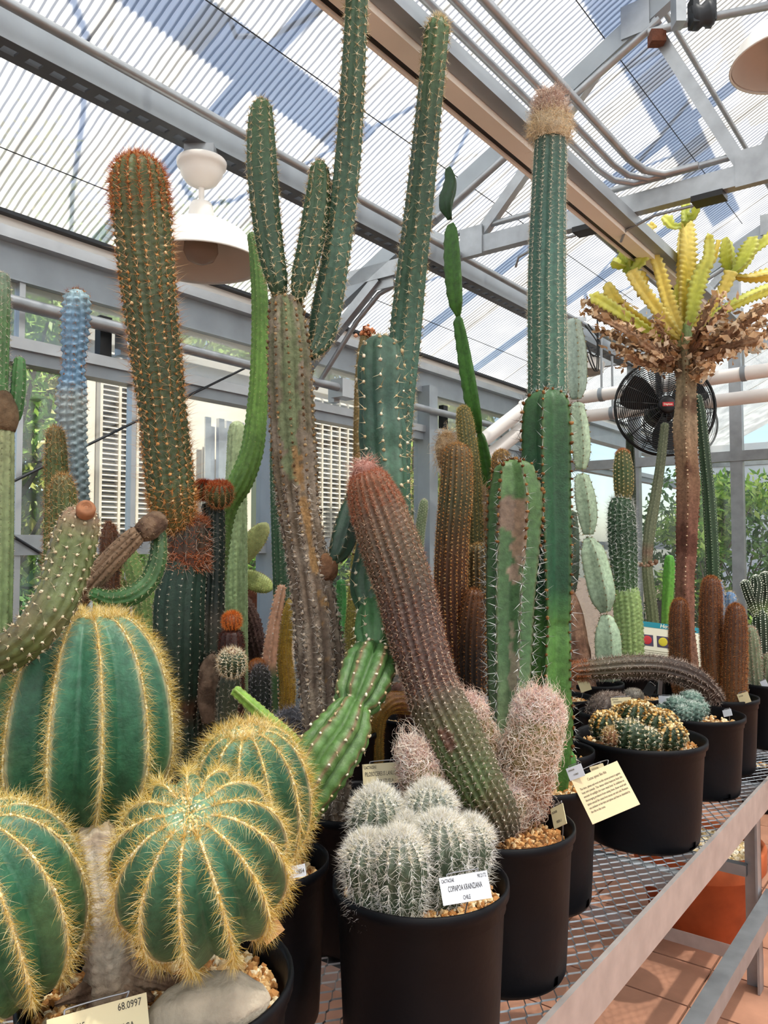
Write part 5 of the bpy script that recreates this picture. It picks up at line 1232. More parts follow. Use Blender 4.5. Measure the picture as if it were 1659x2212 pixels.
# ---- dried brown stalk with tufted crown
p = Plant('thin mustard stalk topped by a rusty tufted crown against the roof', (-0.094, 2.95)).pot(0.09, 0.28, gravel_n=0)
slim([(772, 1560, 9), (772, 1200, 9), (773, 900, 9), (778, 780, 8), (786, 730, 8)], 2.95, [(0, '#6a5424'), (0.7, '#8a6a24'), (1, '#8a7a44')], ['#a88a44', '#c8a860'], nr=12, depth=0.1, sp=0.014, lab='thin mustard brown stalk', nm='stalk')
P_ = pix(793, 716, 2.95) + RNG.normal(0, 0.011, (90, 3)) * np.array([1.2, 1, 0.8])
v, f, c = blobs(P_, RNG.uniform(0.004, 0.008, 90), ['#a8623c', '#c48058', '#8a4a2c', '#d8a080'], 0.4)
mk('tufted_crown', v, f, M_GRAIN, p.root, p.base, col=c, kind='stuff')

# ---- golden drooper over the edge of a tall black pot
p = Plant('golden furred stem drooping over the rim of a black pot behind the joints', (0.10, 2.72)).pot(0.13, 0.295, gravel_n=200)
gd = [(0, '#8a4a1c'), (0.4, '#a86a24'), (0.55, '#b08a2c'), (1, '#9a8a3a')]
p.stem([(900, 1520, 22, 2.66), (868, 1518, 22, 2.58), (838, 1520, 22, 2.53), (816, 1545, 20, 2.51), (810, 1590, 18, 2.51), (810, 1640, 18, 2.51)], 2.55, gd, nr=14, depth=0.08, K=4, step=0.007, tip=0.8, name='drooping_stem', spn=[dict(sp=0.007, n=7, L=(0.004, 0.009), spread=(20, 85), w=0.0004, cols=['#d8a040', '#e8c060', '#b87828', '#c8b050'])])
p.stem([(880, 1560, 18, 2.72), (865, 1505, 20, 2.72), (860, 1490, 16, 2.72)], 2.7, [(0, '#5a3424'), (1, '#7a4a34')], nr=10, depth=0.1, K=3, name='brown_hump', wob=0.003, spn=[dict(sp=0.01, n=4, L=(0.003, 0.007), spread=(20, 85), w=0.0004, cols=['#c89a74', '#a86a44'])])

# ---- thin green finger before the window
p = Plant('thin grey-green finger cactus standing before the bright side window', (0.165, 3.3)).pot(0.085, 0.28, gravel_n=0)
slim([(902, 1480, 11), (902, 1250, 11), (906, 1160, 11), (914, 1100, 10), (916, 1085, 8)], 3.3, [(0, '#5a6a44'), (1, '#7a9060')], ['#e8e4d0', '#c8c4a8'], nr=14, depth=0.1)

# ================================================================== right side of the bench
# ---- golden clump in the widest pot
p = Plant('low clump of dark green heads crusted with golden dried flowers in the widest black pot', bp(1377, 2.4)).pot(0.19, 0.30, gravel_n=500, grain=0.005, fill=0.035, seg=64, holes=(5.35,))
zt = p.top
for (px_, py_, r_, Y_, gold) in [(1310, 1572, 32, 2.38, 1), (1360, 1590, 36, 2.30, 0), (1378, 1556, 40, 2.44, 1), (1425, 1575, 40, 2.38, 1), (1448, 1592, 30, 2.34, 1), (1322, 1592, 20, 2.30, 2), (1400, 1598, 26, 2.30, 0), (1345, 1552, 26, 2.48, 1)]:
    c = pix(px_, py_, Y_); R_ = r_ * Y_ / F_PX; c[2] = max(c[2], zt + 0.004)
    Cn_, Rr_ = globe(c, (0, -0.15, 1), R_, R_ * 0.95, M=20, lo=-0.8)
    o = p.stem(None, 1, [(0, '#2f4428'), (1, '#33502e')] if gold != 2 else [(0, '#8a5a34'), (1, '#a87448')], nr=12, depth=0.16, K=4, tub=0.12, tubsp=0.018, world=(Cn_, Rr_), name='head',
               spn=[dict(sp=0.015, n=6, L=(0.006, 0.014), spread=(20, 80), w=0.0006, cols=['#f4e8c8', '#d8c080', '#fffaf0'], cush=(0.0022, ['#f0ead8', '#d8c8a0'])),
                    dict(sp=0.007, n=4 if gold else 0, L=(0.006, 0.013), spread=(10, 70), w=0.0009, cols=['#d8b878', '#b08848', '#f0dcac', '#8a6430'], s0=0.35)])
    if gold == 1:
        P, N, U, t = areoles(p.last, 0.008, 0.45, 1.0)
        v, f, c3 = blobs(P + N * 0.006, RNG.uniform(0.0025, 0.0055, len(P)), ['#cfa868', '#a87c3c', '#e4c890', '#86602c', '#f0dcb0'], 0.45)
        mk('dried_flowers', v, f, M_GRAIN, o, p.base, col=c3, smooth=False, kind='stuff')

# ---- blue-green clump
p = Plant('low blue-green tufted clump with white spines in a black pot near the bench rail', bp(1498, 2.845)).pot(0.162, 0.275, gravel_n=300, grain=0.005, seg=56, holes=(5.0,), fill=0.04)
zt = p.top
for (px_, py_, r_, Y_) in [(1492, 1518, 26, 2.86), (1462, 1530, 26, 2.80), (1495, 1538, 24, 2.76), (1437, 1538, 18, 2.84), (1512, 1532, 18, 2.84), (1475, 1542, 18, 2.74)]:
    c = pix(px_, py_, Y_); R_ = r_ * Y_ / F_PX; c[2] = max(c[2], zt + 0.004)
    Cn_, Rr_ = globe(c, (0, -0.1, 1), R_, R_ * 0.95, M=18, lo=-0.85)
    p.stem(None, 1, [(0, '#4a6a5c'), (1, '#6f9484')], nr=11, depth=0.2, K=4, tub=0.16, tubsp=0.018, world=(Cn_, Rr_), name='head',
           spn=[dict(sp=0.012, n=5, L=(0.006, 0.016), spread=(15, 80), w=0.00055, cols=['#dfe8e0', '#f4f8f4', '#a8b8ac'])])

# ---- rusty furred columns and the lying bristly one
p = Plant('three rust-brown furred columns with a long bristly stem lying out over the pots', bp(1550, 3.12)).pot(0.14, 0.285, gravel_n=250, seg=48)
RUST = ['#a8602c', '#8a4a20', '#c08044', '#6a3818', '#d89a5c']
for (c_, Y_) in [([(1478, 1500, 20), (1470, 1450, 21), (1467, 1380, 21), (1467, 1325, 19), (1468, 1308, 16)], 3.2), ([(1545, 1510, 20), (1540, 1450, 22), (1536, 1350, 23), (1536, 1280, 21), (1536, 1262, 18)], 3.12), ([(1585, 1520, 24), (1586, 1450, 25), (1588, 1380, 24), (1589, 1335, 21), (1589, 1320, 17)], 3.06)]:
    p.stem(c_, Y_, [(0, '#7a5224'), (0.5, '#5c3c20'), (1, '#6a3c1c')], nr=18, depth=0.08, K=3, step=0.008, tip=0.9, name='furred_column', spn=[dict(sp=0.0085, n=7, L=(0.006, 0.014), spread=(15, 85), w=0.00055, cols=RUST)])
p.stem([(1548, 1512, 15, 3.02), (1530, 1492, 20, 2.98), (1500, 1468, 24, 2.95), (1460, 1450, 25, 2.93), (1410, 1441, 25, 2.92), (1350, 1441, 24, 2.92), (1290, 1446, 22, 2.92), (1242, 1450, 19, 2.92)], 2.93,
       [(0, '#3a2c26'), (0.4, '#4a3a30'), (0.8, '#5c5030'), (1, '#9a5a2c')], nr=12, depth=0.2, K=4, step=0.008, tip=0.9, tub=0.03, tubsp=0.015, name='lying_stem', label='long dark bristly stem lying almost level',
       spn=[dict(sp=0.012, n=6, L=(0.008, 0.022), spread=(15, 80), w=0.00055, cols=['#8a7468', '#c0ac9c', '#5a4640', '#e0d4c8'], s1=0.9), dict(sp=0.007, n=7, L=(0.008, 0.018), spread=(10, 80), w=0.0005, cols=['#c07038', '#a85a28', '#d89460'], s0=0.86)])

# ---- small pots behind
p = Plant('empty-looking black pot of pale gravel with a cream tag, behind the angled columns', bp(1212, 3.1), 'pot', 'gravel_pot').pot(0.12, 0.285, gravel_n=500, grain=0.006, fill=0.03)
p = Plant('dull brown hairy ball cactus filling a black pot under the lying stem', bp(1316, 2.82)).pot(0.112, 0.285, gravel_n=0)
Cn_, Rr_ = globe(np.array([p.base[0], p.base[1], p.top + 0.035]), (0, 0, 1), 0.085, 0.075, M=22)
p.stem(None, 1, [(0, '#4a3c34'), (1, '#6a5a50')], nr=18, depth=0.1, K=4, tub=0.06, tubsp=0.014, world=(Cn_, Rr_), name='ball', spn=[dict(sp=0.012, n=7, L=(0.008, 0.018), spread=(15, 85), w=0.0005, cols=['#8a7468', '#b8a494', '#5a4840', '#d8ccc0'])])
p = Plant('shallow black pot of pale gravel with a small grey cactus', bp(1380, 3.15)).pot(0.09, 0.275, gravel_n=300, grain=0.006, fill=0.02)
Cn_, Rr_ = globe(np.array([p.base[0] - 0.03, p.base[1], p.top + 0.015]), (0, 0, 1), 0.04, 0.035, M=16)
p.stem(None, 1, [(0, '#6a6458'), (1, '#8a8478')], nr=14, depth=0.1, K=3, world=(Cn_, Rr_), name='ball', spn=[dict(sp=0.01, n=6, L=(0.006, 0.012), spread=(15, 85), w=0.0005, cols=['#d8d0c4', '#a89c90'])])

# ---- pale jointed cactus
p = Plant('pale grey-green jointed cactus of stacked oval segments beside a tan woody trunk', bp(1283, 3.45)).pot(0.12, 0.28, gravel_n=0)
PJ = [(0, '#a0c0a0'), (0.5, '#b4d4ac'), (1, '#c0dcb4')]
def pale(ctrl, Y, cols=PJ, lab=None, rot=0.3):
    p.stem(ctrl, Y, cols, nr=5, depth=0.30, mode='fin', K=9, step=0.01, tip=0.7, name='segment', label=lab, rot=rot, ridge=('#8a9a72', 0.4, 12.0), spn=[dict(sp=0.03, n=5, L=(0.006, 0.020), spread=(15, 80), w=0.0006, cols=['#5a5040', '#a89c80', '#3a3428'], cush=(0.0028, ['#8a7a58', '#b8a880']))])
pale([(1316, 1470, 24), (1312, 1420, 30), (1310, 1370, 29), (1309, 1340, 18)], 3.4)
pale([(1307, 1322, 12), (1300, 1290, 29), (1288, 1235, 31), (1277, 1190, 27), (1272, 1172, 16)], 3.4)
pale([(1270, 1155, 12), (1268, 1120, 22), (1262, 1075, 24), (1256, 1035, 18)], 3.4)
pale([(1254, 1014, 12), (1254, 980, 21), (1251, 930, 22), (1246, 880, 17)], 3.42, [(0, '#b4d4ac'), (1, '#c0dcb8')])
pale([(1244, 862, 12), (1243, 830, 24), (1241, 760, 26), (1238, 700, 18)], 3.45, [(0, '#a8c8b4'), (1, '#b8d0c0')])
p.stem([(1262, 1500, 32, 3.42), (1254, 1440, 27, 3.42), (1244, 1370, 22, 3.42), (1238, 1310, 15, 3.42), (1236, 1280, 8, 3.42)], 3.42, [(0, '#a87c60'), (1, '#b08668')], nr=7, depth=0.15, mode='wave', K=5, step=0.008, wob=0.006, bark=True, name='tan_trunk', label='tan cracked woody trunk', mott=('#7a5440', 0.7, 50, 0.55))
pale([(1232, 1290, 8), (1237, 1240, 13), (1238, 1160, 13), (1237, 1110, 9)], 3.5, [(0, '#55705c'), (1, '#6a8468')])

# ---- three-tier green column
p = Plant('green column in three tiers, golden tip over white-spined middle over pale foot', bp(1357, 3.7)).pot(0.12, 0.28, gravel_n=0)
p.stem([(1360, 1470, 30), (1360, 1400, 30), (1356, 1320, 30), (1352, 1285, 29), (1350, 1272, 26)], 3.7, [(0, '#a8c870'), (1, '#acd078')], nr=15, depth=0.12, K=4, step=0.008, tip=0.2, tub=0.08, tubsp=0.02, name='pale_foot', spn=[dict(sp=0.02, n=3, L=(0.004, 0.010), spread=(20, 85), w=0.0006, cols=['#d8d8b0', '#f0f0d8'])])
p.stem([(1350, 1275, 26), (1348, 1230, 28), (1344, 1150, 30), (1342, 1100, 27), (1344, 1080, 22)], 3.7, [(0, '#4f7a44'), (0.5, '#355a3a'), (1, '#3f6a40')], nr=15, depth=0.16, K=4, step=0.008, tip=0.2, tub=0.08, tubsp=0.022, name='middle', spn=[dict(sp=0.022, n=6, L=(0.012, 0.034), spread=(20, 80), w=0.0007, cols=['#e8ece8', '#c0c8c0', '#ffffff'], cush=(0.0032, ['#e0e4d8']))])
p.stem([(1346, 1080, 15), (1347, 1050, 20), (1346, 1010, 20), (1345, 985, 16)], 3.7, [(0, '#6a6a34'), (0.5, '#4f6a34'), (1, '#7a7a3c')], nr=14, depth=0.14, K=4, step=0.008, tip=0.9, tub=0.05, tubsp=0.02, name='golden_tip', spn=[dict(sp=0.018, n=6, L=(0.006, 0.012), spread=(20, 85), w=0.0006, cols=['#e8d8a0', '#d8a858', '#f4ecc8'], cush=(0.0032, ['#e8d8a8', '#d0b478'])), dict(sp=0.008, n=6, L=(0.006, 0.014), spread=(10, 70), w=0.0006, cols=['#e08a48', '#d06a30'], s0=0.85)])

# ---- yellow candelabra tree with dried skirt
p = Plant('yellow branching candelabra cactus over a skirt of dry brown fronds on a peeling trunk', bp(1488, 3.62), 'cactus', 'potted_euphorbia').pot(0.13, 0.285, gravel_n=0)
YT = 3.6
p.stem([(1492, 1540, 22), (1486, 1440, 22), (1480, 1350, 21), (1480, 1250, 21), (1484, 1150, 23), (1486, 1060, 25), (1484, 1000, 24), (1480, 930, 26), (1482, 880, 23), (1482, 820, 22), (1480, 770, 24), (1479, 740, 18)], YT,
       [(0, '#b08a6c'), (0.2, '#9a6a54'), (0.45, '#8a5a48'), (0.65, '#a07c5c'), (0.8, '#b09a78'), (0.93, '#9a8c68'), (1, '#8a9a54')], nr=5, depth=0.25, mode='wave', K=7, step=0.009, wob=0.003, tub=0.02, tubsp=0.02, bark=True, name='trunk', label='peeling reddish-brown trunk with scar rows',
       mott=('#5c3426', 0.7, 26, 0.58), spn=[dict(sp=0.02, n=0, L=(0.002, 0.004), cush=(0.0035, ['#6a4a34', '#d0b898']))])
p.stem([(1479, 760, 16), (1480, 735, 17), (1480, 710, 14)], YT, [(0, '#7a8a4a'), (1, '#7a9a44')], nr=5, depth=0.3, mode='sharp', K=5, name='neck')
YEL = [(0, '#7a8a1c'), (0.4, '#a8a820'), (1, '#c8c23c')]
def ybranch(ctrl, Y=YT, cols=YEL, nr=3, rot=None, lab=None, nm='branch'):
    p.stem(ctrl, Y, cols, nr=nr, depth=0.66, mode='fin', K=7, step=0.007, tip=0.3, tub=0.16, tubsp=0.026, wob=0.001, name=nm, label=lab, mat=M_GLOW, rot=RNG.uniform(0, 2) if rot is None else rot, ridge=('#d8d48a', 0.5, 12.0), stag=False)
Y_ = YT
for c_ in [
    [(1478, 720, 8), (1475, 680, 15), (1478, 600, 21), (1479, 520, 20), (1480, 480, 14)],
    [(1480, 482, 8), (1480, 455, 9), (1482, 430, 9), (1484, 410, 15), (1486, 402, 8)],
    [(1486, 470, 7), (1500, 465, 8), (1508, 440, 9), (1517, 420, 13), (1521, 412, 7)],
    [(1470, 490, 7), (1452, 490, 8), (1440, 478, 12), (1432, 470, 7)],
    [(1482, 715, 8), (1492, 680, 12), (1500, 630, 17), (1515, 585, 16), (1528, 560, 13), (1530, 520, 10), (1531, 508, 7)],
    [(1520, 580, 6), (1540, 565, 6), (1548, 540, 5), (1553, 520, 5)],
    [(1472, 725, 8), (1455, 690, 14), (1436, 640, 15), (1420, 580, 13), (1405, 540, 12), (1396, 500, 13), (1392, 488, 7)],
    [(1392, 530, 6), (1400, 500, 7), (1412, 486, 8)],
    [(1470, 730, 8), (1440, 700, 13), (1410, 660, 14), (1380, 620, 14), (1362, 590, 15)],
    [(1362, 592, 8), (1356, 560, 18), (1352, 520, 13), (1356, 495, 10), (1362, 480, 6)],
    [(1365, 585, 6), (1380, 570, 11), (1392, 545, 13), (1400, 520, 10)],
    [(1352, 575, 6), (1335, 570, 11), (1325, 565, 10)],
    [(1462, 735, 7), (1425, 715, 11), (1385, 690, 13), (1345, 660, 14), (1320, 625, 14), (1314, 612, 8)],
    [(1450, 745, 6), (1400, 715, 9), (1350, 682, 11), (1300, 650, 12), (1280, 640, 12)],
    [(1380, 640, 6), (1385, 610, 12), (1380, 590, 10)],
    [(1470, 745, 7), (1450, 720, 12), (1435, 700, 11)],
    [(1458, 740, 8), (1440, 725, 13), (1425, 705, 13)],
    [(1484, 725, 7), (1510, 700, 9), (1540, 660, 11), (1565, 625, 12), (1580, 590, 13)],
    [(1580, 592, 6), (1575, 560, 16), (1572, 530, 14), (1568, 515, 7)],
    [(1584, 590, 6), (1605, 570, 15), (1622, 540, 19), (1628, 515, 10)],
    [(1588, 598, 6), (1620, 600, 9), (1650, 595, 13), (1680, 590, 14)],
    [(1610, 560, 5), (1640, 530, 9), (1665, 510, 12)],
    [(1486, 735, 6), (1530, 690, 8), (1570, 665, 10), (1620, 640, 12), (1670, 620, 13)],
    [(1488, 715, 5), (1470, 660, 6), (1462, 635, 8), (1478, 605, 12)],
    [(1490, 740, 6), (1508, 715, 12), (1525, 695, 12)],
]:
    yy = YT + RNG.uniform(-0.16, 0.16)
    n_ = len(c_)
    ybranch([(a, b, c * 1.25, YT + (yy - YT) * (k / (n_ - 1)) if n_ > 4 else yy * 0.3 + YT * 0.7) for k, (a, b, c) in enumerate(c_)], cols=[(0, '#b0c030'), (0.4, '#e0e848'), (1, '#fcfc80')] if RNG.uniform() < 0.6 else [(0, '#ccb434'), (0.5, '#f4dc48'), (1, '#fff080')])
BRN = [(0, '#7a5640'), (0.5, '#a07a5a'), (1, '#c09a74')]
fl_P = []; fl_N = []
ends = [(1268, 652), (1285, 680), (1300, 715), (1265, 668), (1320, 745), (1350, 770), (1390, 775), (1340, 700), (1380, 735), (1410, 790), (1330, 660), (1420, 700), (1440, 740),
        (1672, 650), (1655, 690), (1640, 730), (1600, 745), (1615, 690), (1560, 700), (1580, 760), (1545, 640), (1660, 610 + 50), (1530, 790), (1510, 815), (1500, 690), (1640, 665), (1570, 660), (1690, 700), (1600, 720)]
for k, (ex, ey) in enumerate(ends):
    yy = YT + RNG.uniform(-0.28, 0.28)
    mx_, my_ = (1480 + ex) / 2 + RNG.uniform(-12, 12), (775 + ey) / 2 + RNG.uniform(-4, 22)
    c_ = [(1480 + np.sign(ex - 1480) * 8, 790 - RNG.uniform(0, 40), 7, YT), (mx_, my_, 8, (YT + yy) / 2), (ex * 0.75 + mx_ * 0.25, ey * 0.75 + my_ * 0.25, 9, yy), (ex, ey, 6, yy)]
    p.stem(c_, YT, BRN, nr=3, depth=0.7, mode='fin', K=5, step=0.012, tip=0.3, tub=0.3, tubsp=0.03, wob=0.003, bark=True, name='dry_frond', rot=RNG.uniform(0, 2), stag=False, mott=('#5a3a28', 0.5, 40, 0.55))
    w_ = p.last; q = RNG.integers(2, len(w_.C) - 1, 46)
    fl_P.append(w_.C[q] + RNG.normal(0, 0.02, (46, 3)))
fl_P = np.concatenate(fl_P); nf = len(fl_P)
A_ = RNG.normal(size=(nf, 3)); A_ /= np.linalg.norm(A_, axis=1)[:, None]; B_ = np.cross(A_, RNG.normal(size=(nf, 3))); B_ /= np.linalg.norm(B_, axis=1)[:, None]; Nn = np.cross(A_, B_)
sz = RNG.uniform(0.009, 0.027, (nf, 1))
V = np.stack([fl_P - A_ * sz, fl_P + B_ * sz * 0.6 + Nn * sz * 0.3, fl_P + A_ * sz, fl_P - B_ * sz * 0.6 + Nn * sz * 0.2, fl_P + A_ * sz * 1.3 + Nn * sz * 0.7], 1)
F = (np.array([[0, 1, 3], [1, 2, 3], [1, 4, 2]])[None] + (np.arange(nf) * 5)[:, None, None]).reshape(-1, 3)
cc = np.array([C(h) for h in ['#d0ac86', '#e8c8a0', '#b08860', '#f8e4c8', '#94704e']])[RNG.integers(0, 5, nf)]
mk('dry_flakes', V.reshape(-1, 3), F, M_LEAF, p.root, p.base, col=np.repeat(cc, 5, 0), smooth=False, kind='stuff')

# ---- right edge pots
p = Plant('short pale green furry stems in the small black pot at the bench edge', bp(1650, 3.45)).pot(0.095, 0.275, gravel_n=120, holes=(4.4,))
for c_ in ([(1632, 1490, 18), (1626, 1430, 18), (1622, 1380, 16), (1621, 1365, 13)], [(1662, 1490, 18), (1664, 1450, 20), (1665, 1425, 16)], [(1612, 1490, 12), (1606, 1440, 13), (1604, 1420, 11)]):
    p.stem([(a, b, c, 3.45) for a, b, c in c_], 3.45, [(0, '#6f7a5c'), (1, '#7f9068')], nr=13, depth=0.12, K=4, tip=0.9, name='stem', spn=[dict(sp=0.012, n=7, L=(0.006, 0.014), spread=(20, 85), w=0.0005, cols=['#e0e0d0', '#b8b8a4', '#c88a7a'])])
p = Plant('dark candelabra cactus with white-dotted ribs at the picture edge', bp(1650, 4.1)).pot(0.11, 0.285, gravel_n=0)
WD = dict(sp=0.012, n=2, L=(0.002, 0.004), spread=(20, 85), w=0.0006, cols=['#ffffff'], cush=(0.003, ['#e8ecdc', '#f4f8ec']))
for c_ in ([(1648, 1480, 14), (1646, 1420, 15), (1643, 1350, 16), (1642, 1325, 14)], [(1640, 1335, 10), (1632, 1300, 13), (1636, 1265, 13), (1634, 1252, 11)], [(1636, 1330, 9), (1620, 1290, 11), (1610, 1262, 10)], [(1646, 1330, 10), (1656, 1290, 13), (1654, 1255, 13), (1653, 1245, 11)], [(1650, 1335, 9), (1672, 1300, 12), (1676, 1260, 12)]):
    p.stem([(a, b, c, 4.1) for a, b, c in c_], 4.1, [(0, '#7a9a4a'), (0.4, '#2f3f2a'), (1, '#2f4a2c')], nr=10, depth=0.22, K=4, step=0.01, tip=0.9, name='arm', spn=[WD])
p = Plant('small powder-blue cactus pair peeping between the furred columns', bp(1572, 3.87)).pot(0.10, 0.285, gravel_n=0)
for c_ in ([(1578, 1470, 14), (1578, 1350, 14), (1577, 1300, 14), (1577, 1288, 11)], [(1556, 1470, 12), (1556, 1340, 12), (1554, 1280, 10), (1553, 1262, 8)]):
    p.stem([(a, b, c, 3.87) for a, b, c in c_], 3.87, [(0, '#7a909c'), (0.6, '#8aa4b4'), (1, '#5a8cc0')], nr=9, depth=0.2, K=4, step=0.01, tip=0.9, tub=0.1, tubsp=0.022, name='stem', spn=[dict(sp=0.022, n=6, L=(0.008, 0.02), spread=(20, 80), w=0.0006, cols=['#f4e8d0', '#e0c8a0'])])
p = Plant('slim grey-green fluted column with a kink, before the end glazing', bp(1405, 4.5)).pot(0.11, 0.285, gravel_n=0)
p.stem([(1415, 1440, 13), (1410, 1340, 13), (1402, 1270, 12), (1398, 1215, 11), (1403, 1150, 12), (1415, 1080, 11), (1427, 1000, 10), (1436, 920, 9)], 4.5, [(0, '#7a8a50'), (0.4, '#8a9468'), (0.46, '#9a7a60'), (0.5, '#7a8460'), (1, '#6f7a58')], nr=9, depth=0.2, K=4, step=0.012, tip=0.8, name='column', spn=[dict(sp=0.02, n=2, L=(0.003, 0.006), spread=(20, 80), w=0.0006, cols=['#e8e4cc'])])
V, F, c = blobs(pix(1400, 1218, 4.5)[None] + RNG.normal(0, 0.012, (30, 3)) * np.array([2.2, 1.5, 0.6]), 0.012, ['#b09078', '#8a6a54', '#c8ac94'])
mk('dry_collar', V, F, M_GRAIN, p.root, p.base, col=c, kind='stuff')
p = Plant('slim dark green column leaning behind the peeling trunk', bp(1540, 4.42)).pot(0.10, 0.285, gravel_n=0)
p.stem([(1545, 1440, 14), (1540, 1240, 14), (1536, 1150, 14), (1530, 1060, 13), (1522, 980, 12), (1514, 900, 11), (1508, 860, 9)], 4.42, [(0, '#3a5c34'), (1, '#2f4f30')], nr=7, depth=0.3, K=4, step=0.012, tip=0.9, name='column', spn=[dict(sp=0.016, n=3, L=(0.003, 0.006), spread=(20, 80), w=0.0006, cols=['#e0e8d8'], cush=(0.0022, ['#c8d4b8']))])
p = Plant('small vivid lime green angled cactus above the information sign', bp(1440, 4.12)).pot(0.08, 0.27, gravel_n=0)
p.stem([(1438, 1420, 10), (1440, 1330, 11), (1444, 1260, 12), (1446, 1215, 11), (1446, 1205, 9)], 4.12, [(0, '#86b83a'), (1, '#5ec02a')], nr=4, depth=0.4, mode='sharp', K=5, step=0.012, tip=0.7, name='column')
p = Plant('thin dark ribbed column standing under the fan', (1.43, 4.85)).pot(0.08, 0.27, gravel_n=0)
p.stem([(1358, 1420, 10), (1362, 1250, 10), (1364, 1080, 10), (1361, 960, 9), (1360, 940, 7)], 4.85, [(0, '#3a4a30'), (1, '#33492c')], nr=7, depth=0.25, K=4, step=0.015, tip=0.9, name='column', spn=[dict(sp=0.02, n=2, L=(0.003, 0.006), spread=(20, 80), w=0.0006, cols=['#c8ccb8'])])

# ---- stone on the front gravel
c_ = pix(447, 2140, 0.99)
x = np.linspace(-1, 1, 25); L_ = 0.076
ax = unit(np.array([0.93, 0.22, 0.06]))
Cn_ = np.array([c_[0], c_[1], 1.052]) + ax[None] * (x * L_)[:, None]
Rr_ = 0.037 * np.clip(1 - np.abs(x) ** 3.2, 0.02, 1) ** 0.5 * (1 + 0.12 * np.sin(x * 3 + 1))
w_ = sweep(Cn_, Rr_, 8, 0.08, 'wave', 4, 0.3, wob=0.006, seed=3)
o = mk('stone', w_.allV, w_.F, M_STONE); o['label'] = 'grey speckled stone lying on the front pot gravel'; o['category'] = 'stone'

# ================================================================== plant tags
def plate_axes(c, yaw=0.0, tilt=0.0, roll=0.0):
    n = CAM - c; n = unit(n)
    up = unit(ZV - n * (ZV @ n)); r = np.cross(up, n)
    def rot(v, k, a): return v * math.cos(a) + np.cross(k, v) * math.sin(a) + k * (k @ v) * (1 - math.cos(a))
    y = math.radians(yaw); n = rot(n, up, y); r = rot(r, up, y)
    t = math.radians(tilt); n = rot(n, r, t); up = rot(up, r, t)
    q = math.radians(roll); r2 = rot(r, n, q); u2 = rot(up, n, q)
    return r2, u2, n
def tag(label, px_, py_, Y, w, h, mat, roll=0, yaw=0, tilt=0, lines=(), foot=None, wire=True, ink=None, name='plant_tag'):
    """w, h in photo pixels at depth Y; lines: (text, size, x, y, align) in plate fractions"""
    c = pix(px_, py_, Y); k = Y / F_PX; w *= k; h *= k
    r, u, n = plate_axes(c, yaw, tilt, roll)
    base = np.array([c[0], c[1], c[2] - h / 2])
    root = empty(name, base, label, 'tag')
    g = MB(); g.box(c - r * w / 2 - u * h / 2 - n * 0.0012, r * w, u * h, n * 0.0012); g.build('plate', mat, root, base)
    if wire:
        f = np.asarray(foot) if foot is not None else np.array([c[0], c[1] + 0.012, BENCH_Z + 0.235])
        top = c + u * h * 0.62 - n * 0.004
        pts = cr([f, f * 0.4 + c * 0.6 - n * 0.012, top + r * w * 0.30 - u * h * 0.1, top + r * w * 0.25, top - r * w * 0.25, top - r * w * 0.33 - u * h * 0.1, c - r * w * 0.3 - n * 0.004], 5)
        g = MB(); g.tube(pts, 0.0011, 6); g.build('wire', M_WIRE, root, base, smooth=True)
    for ln in lines:
        s, size, fx_, fy_, al = ln[:5]
        text(s, size * h, c + r * w * (fx_ - 0.5) + u * h * (fy_ - 0.5) + n * 0.0004, r, u, ink or M_INK, root, base, align=al, fit=w * ln[5] if len(ln) > 5 else None)
    return root
tag('cream tag numbered 68.0997 at the front of the globe pot', 214, 2222, 0.93, 200, 84, M_TAGY, roll=5, lines=[('CACTACEAE', 0.20, 0.06, 0.60, 'LEFT', 0.30), ('68.0997', 0.24, 0.94, 0.76, 'RIGHT', 0.24), ('PARODIA MAGNIFICA', 0.26, 0.5, 0.28, 'CENTER', 0.7)])
tag('white tag printed 61.0854 in the pot behind the globes', 632, 1884, 1.40, 56, 24, M_TAGW, roll=8, lines=[('61.0854', 0.5, 0.94, 0.3, 'RIGHT', 0.45)], wire=False)
tag('cream tag reading PILOSOCEREUS LANUGINOSUS by the corky trunk', 832, 1670, 1.66, 96, 42, M_TAGY, roll=4, tilt=-6, lines=[('CACTACEAE', 0.20, 0.04, 0.76, 'LEFT', 0.27), ('50.1194', 0.18, 0.97, 0.76, 'RIGHT', 0.2), ('PILOSOCEREUS LANUGINOSUS', 0.30, 0.05, 0.40, 'LEFT', 0.92), ('VENEZUELA', 0.24, 0.5, 0.06, 'CENTER', 0.36)])
tag('white tag reading COPIAPOA KRAINZIANA in front of the white-haired cluster', 1005, 1918, 1.265, 104, 54, M_TAGW, roll=11, tilt=-10, lines=[('CACTACEAE', 0.19, 0.04, 0.79, 'LEFT', 0.26), ('90.2172', 0.2, 0.97, 0.79, 'RIGHT', 0.18), ('COPIAPOA KRAINZIANA', 0.30, 0.5, 0.44, 'CENTER', 0.70), ('CHILE', 0.22, 0.5, 0.10, 'CENTER', 0.15)])
tag('small cream tag turned aside at the rim of the leaning cactus pot', 1206, 1763, 1.60, 44, 42, M_TAGY, roll=18, yaw=-52, tilt=0, lines=[('CACTACEAE', 0.16, 0.08, 0.70, 'LEFT', 0.4), ('PERU', 0.18, 0.5, 0.2, 'CENTER')], ink=M_INK2)
CARD = ['The hairs, spines and wool on this cactus protect it against', 'heat and animals. The dense white features limit the', 'amount of sunlight the stem must bear. In addition to', 'discouraging predators from eating them, these wool and', 'spines conceal the cactus from excess sun and cold. Moisture', 'can condense on the hairs and spines and then be channeled by', 'the ribs to the roots.']
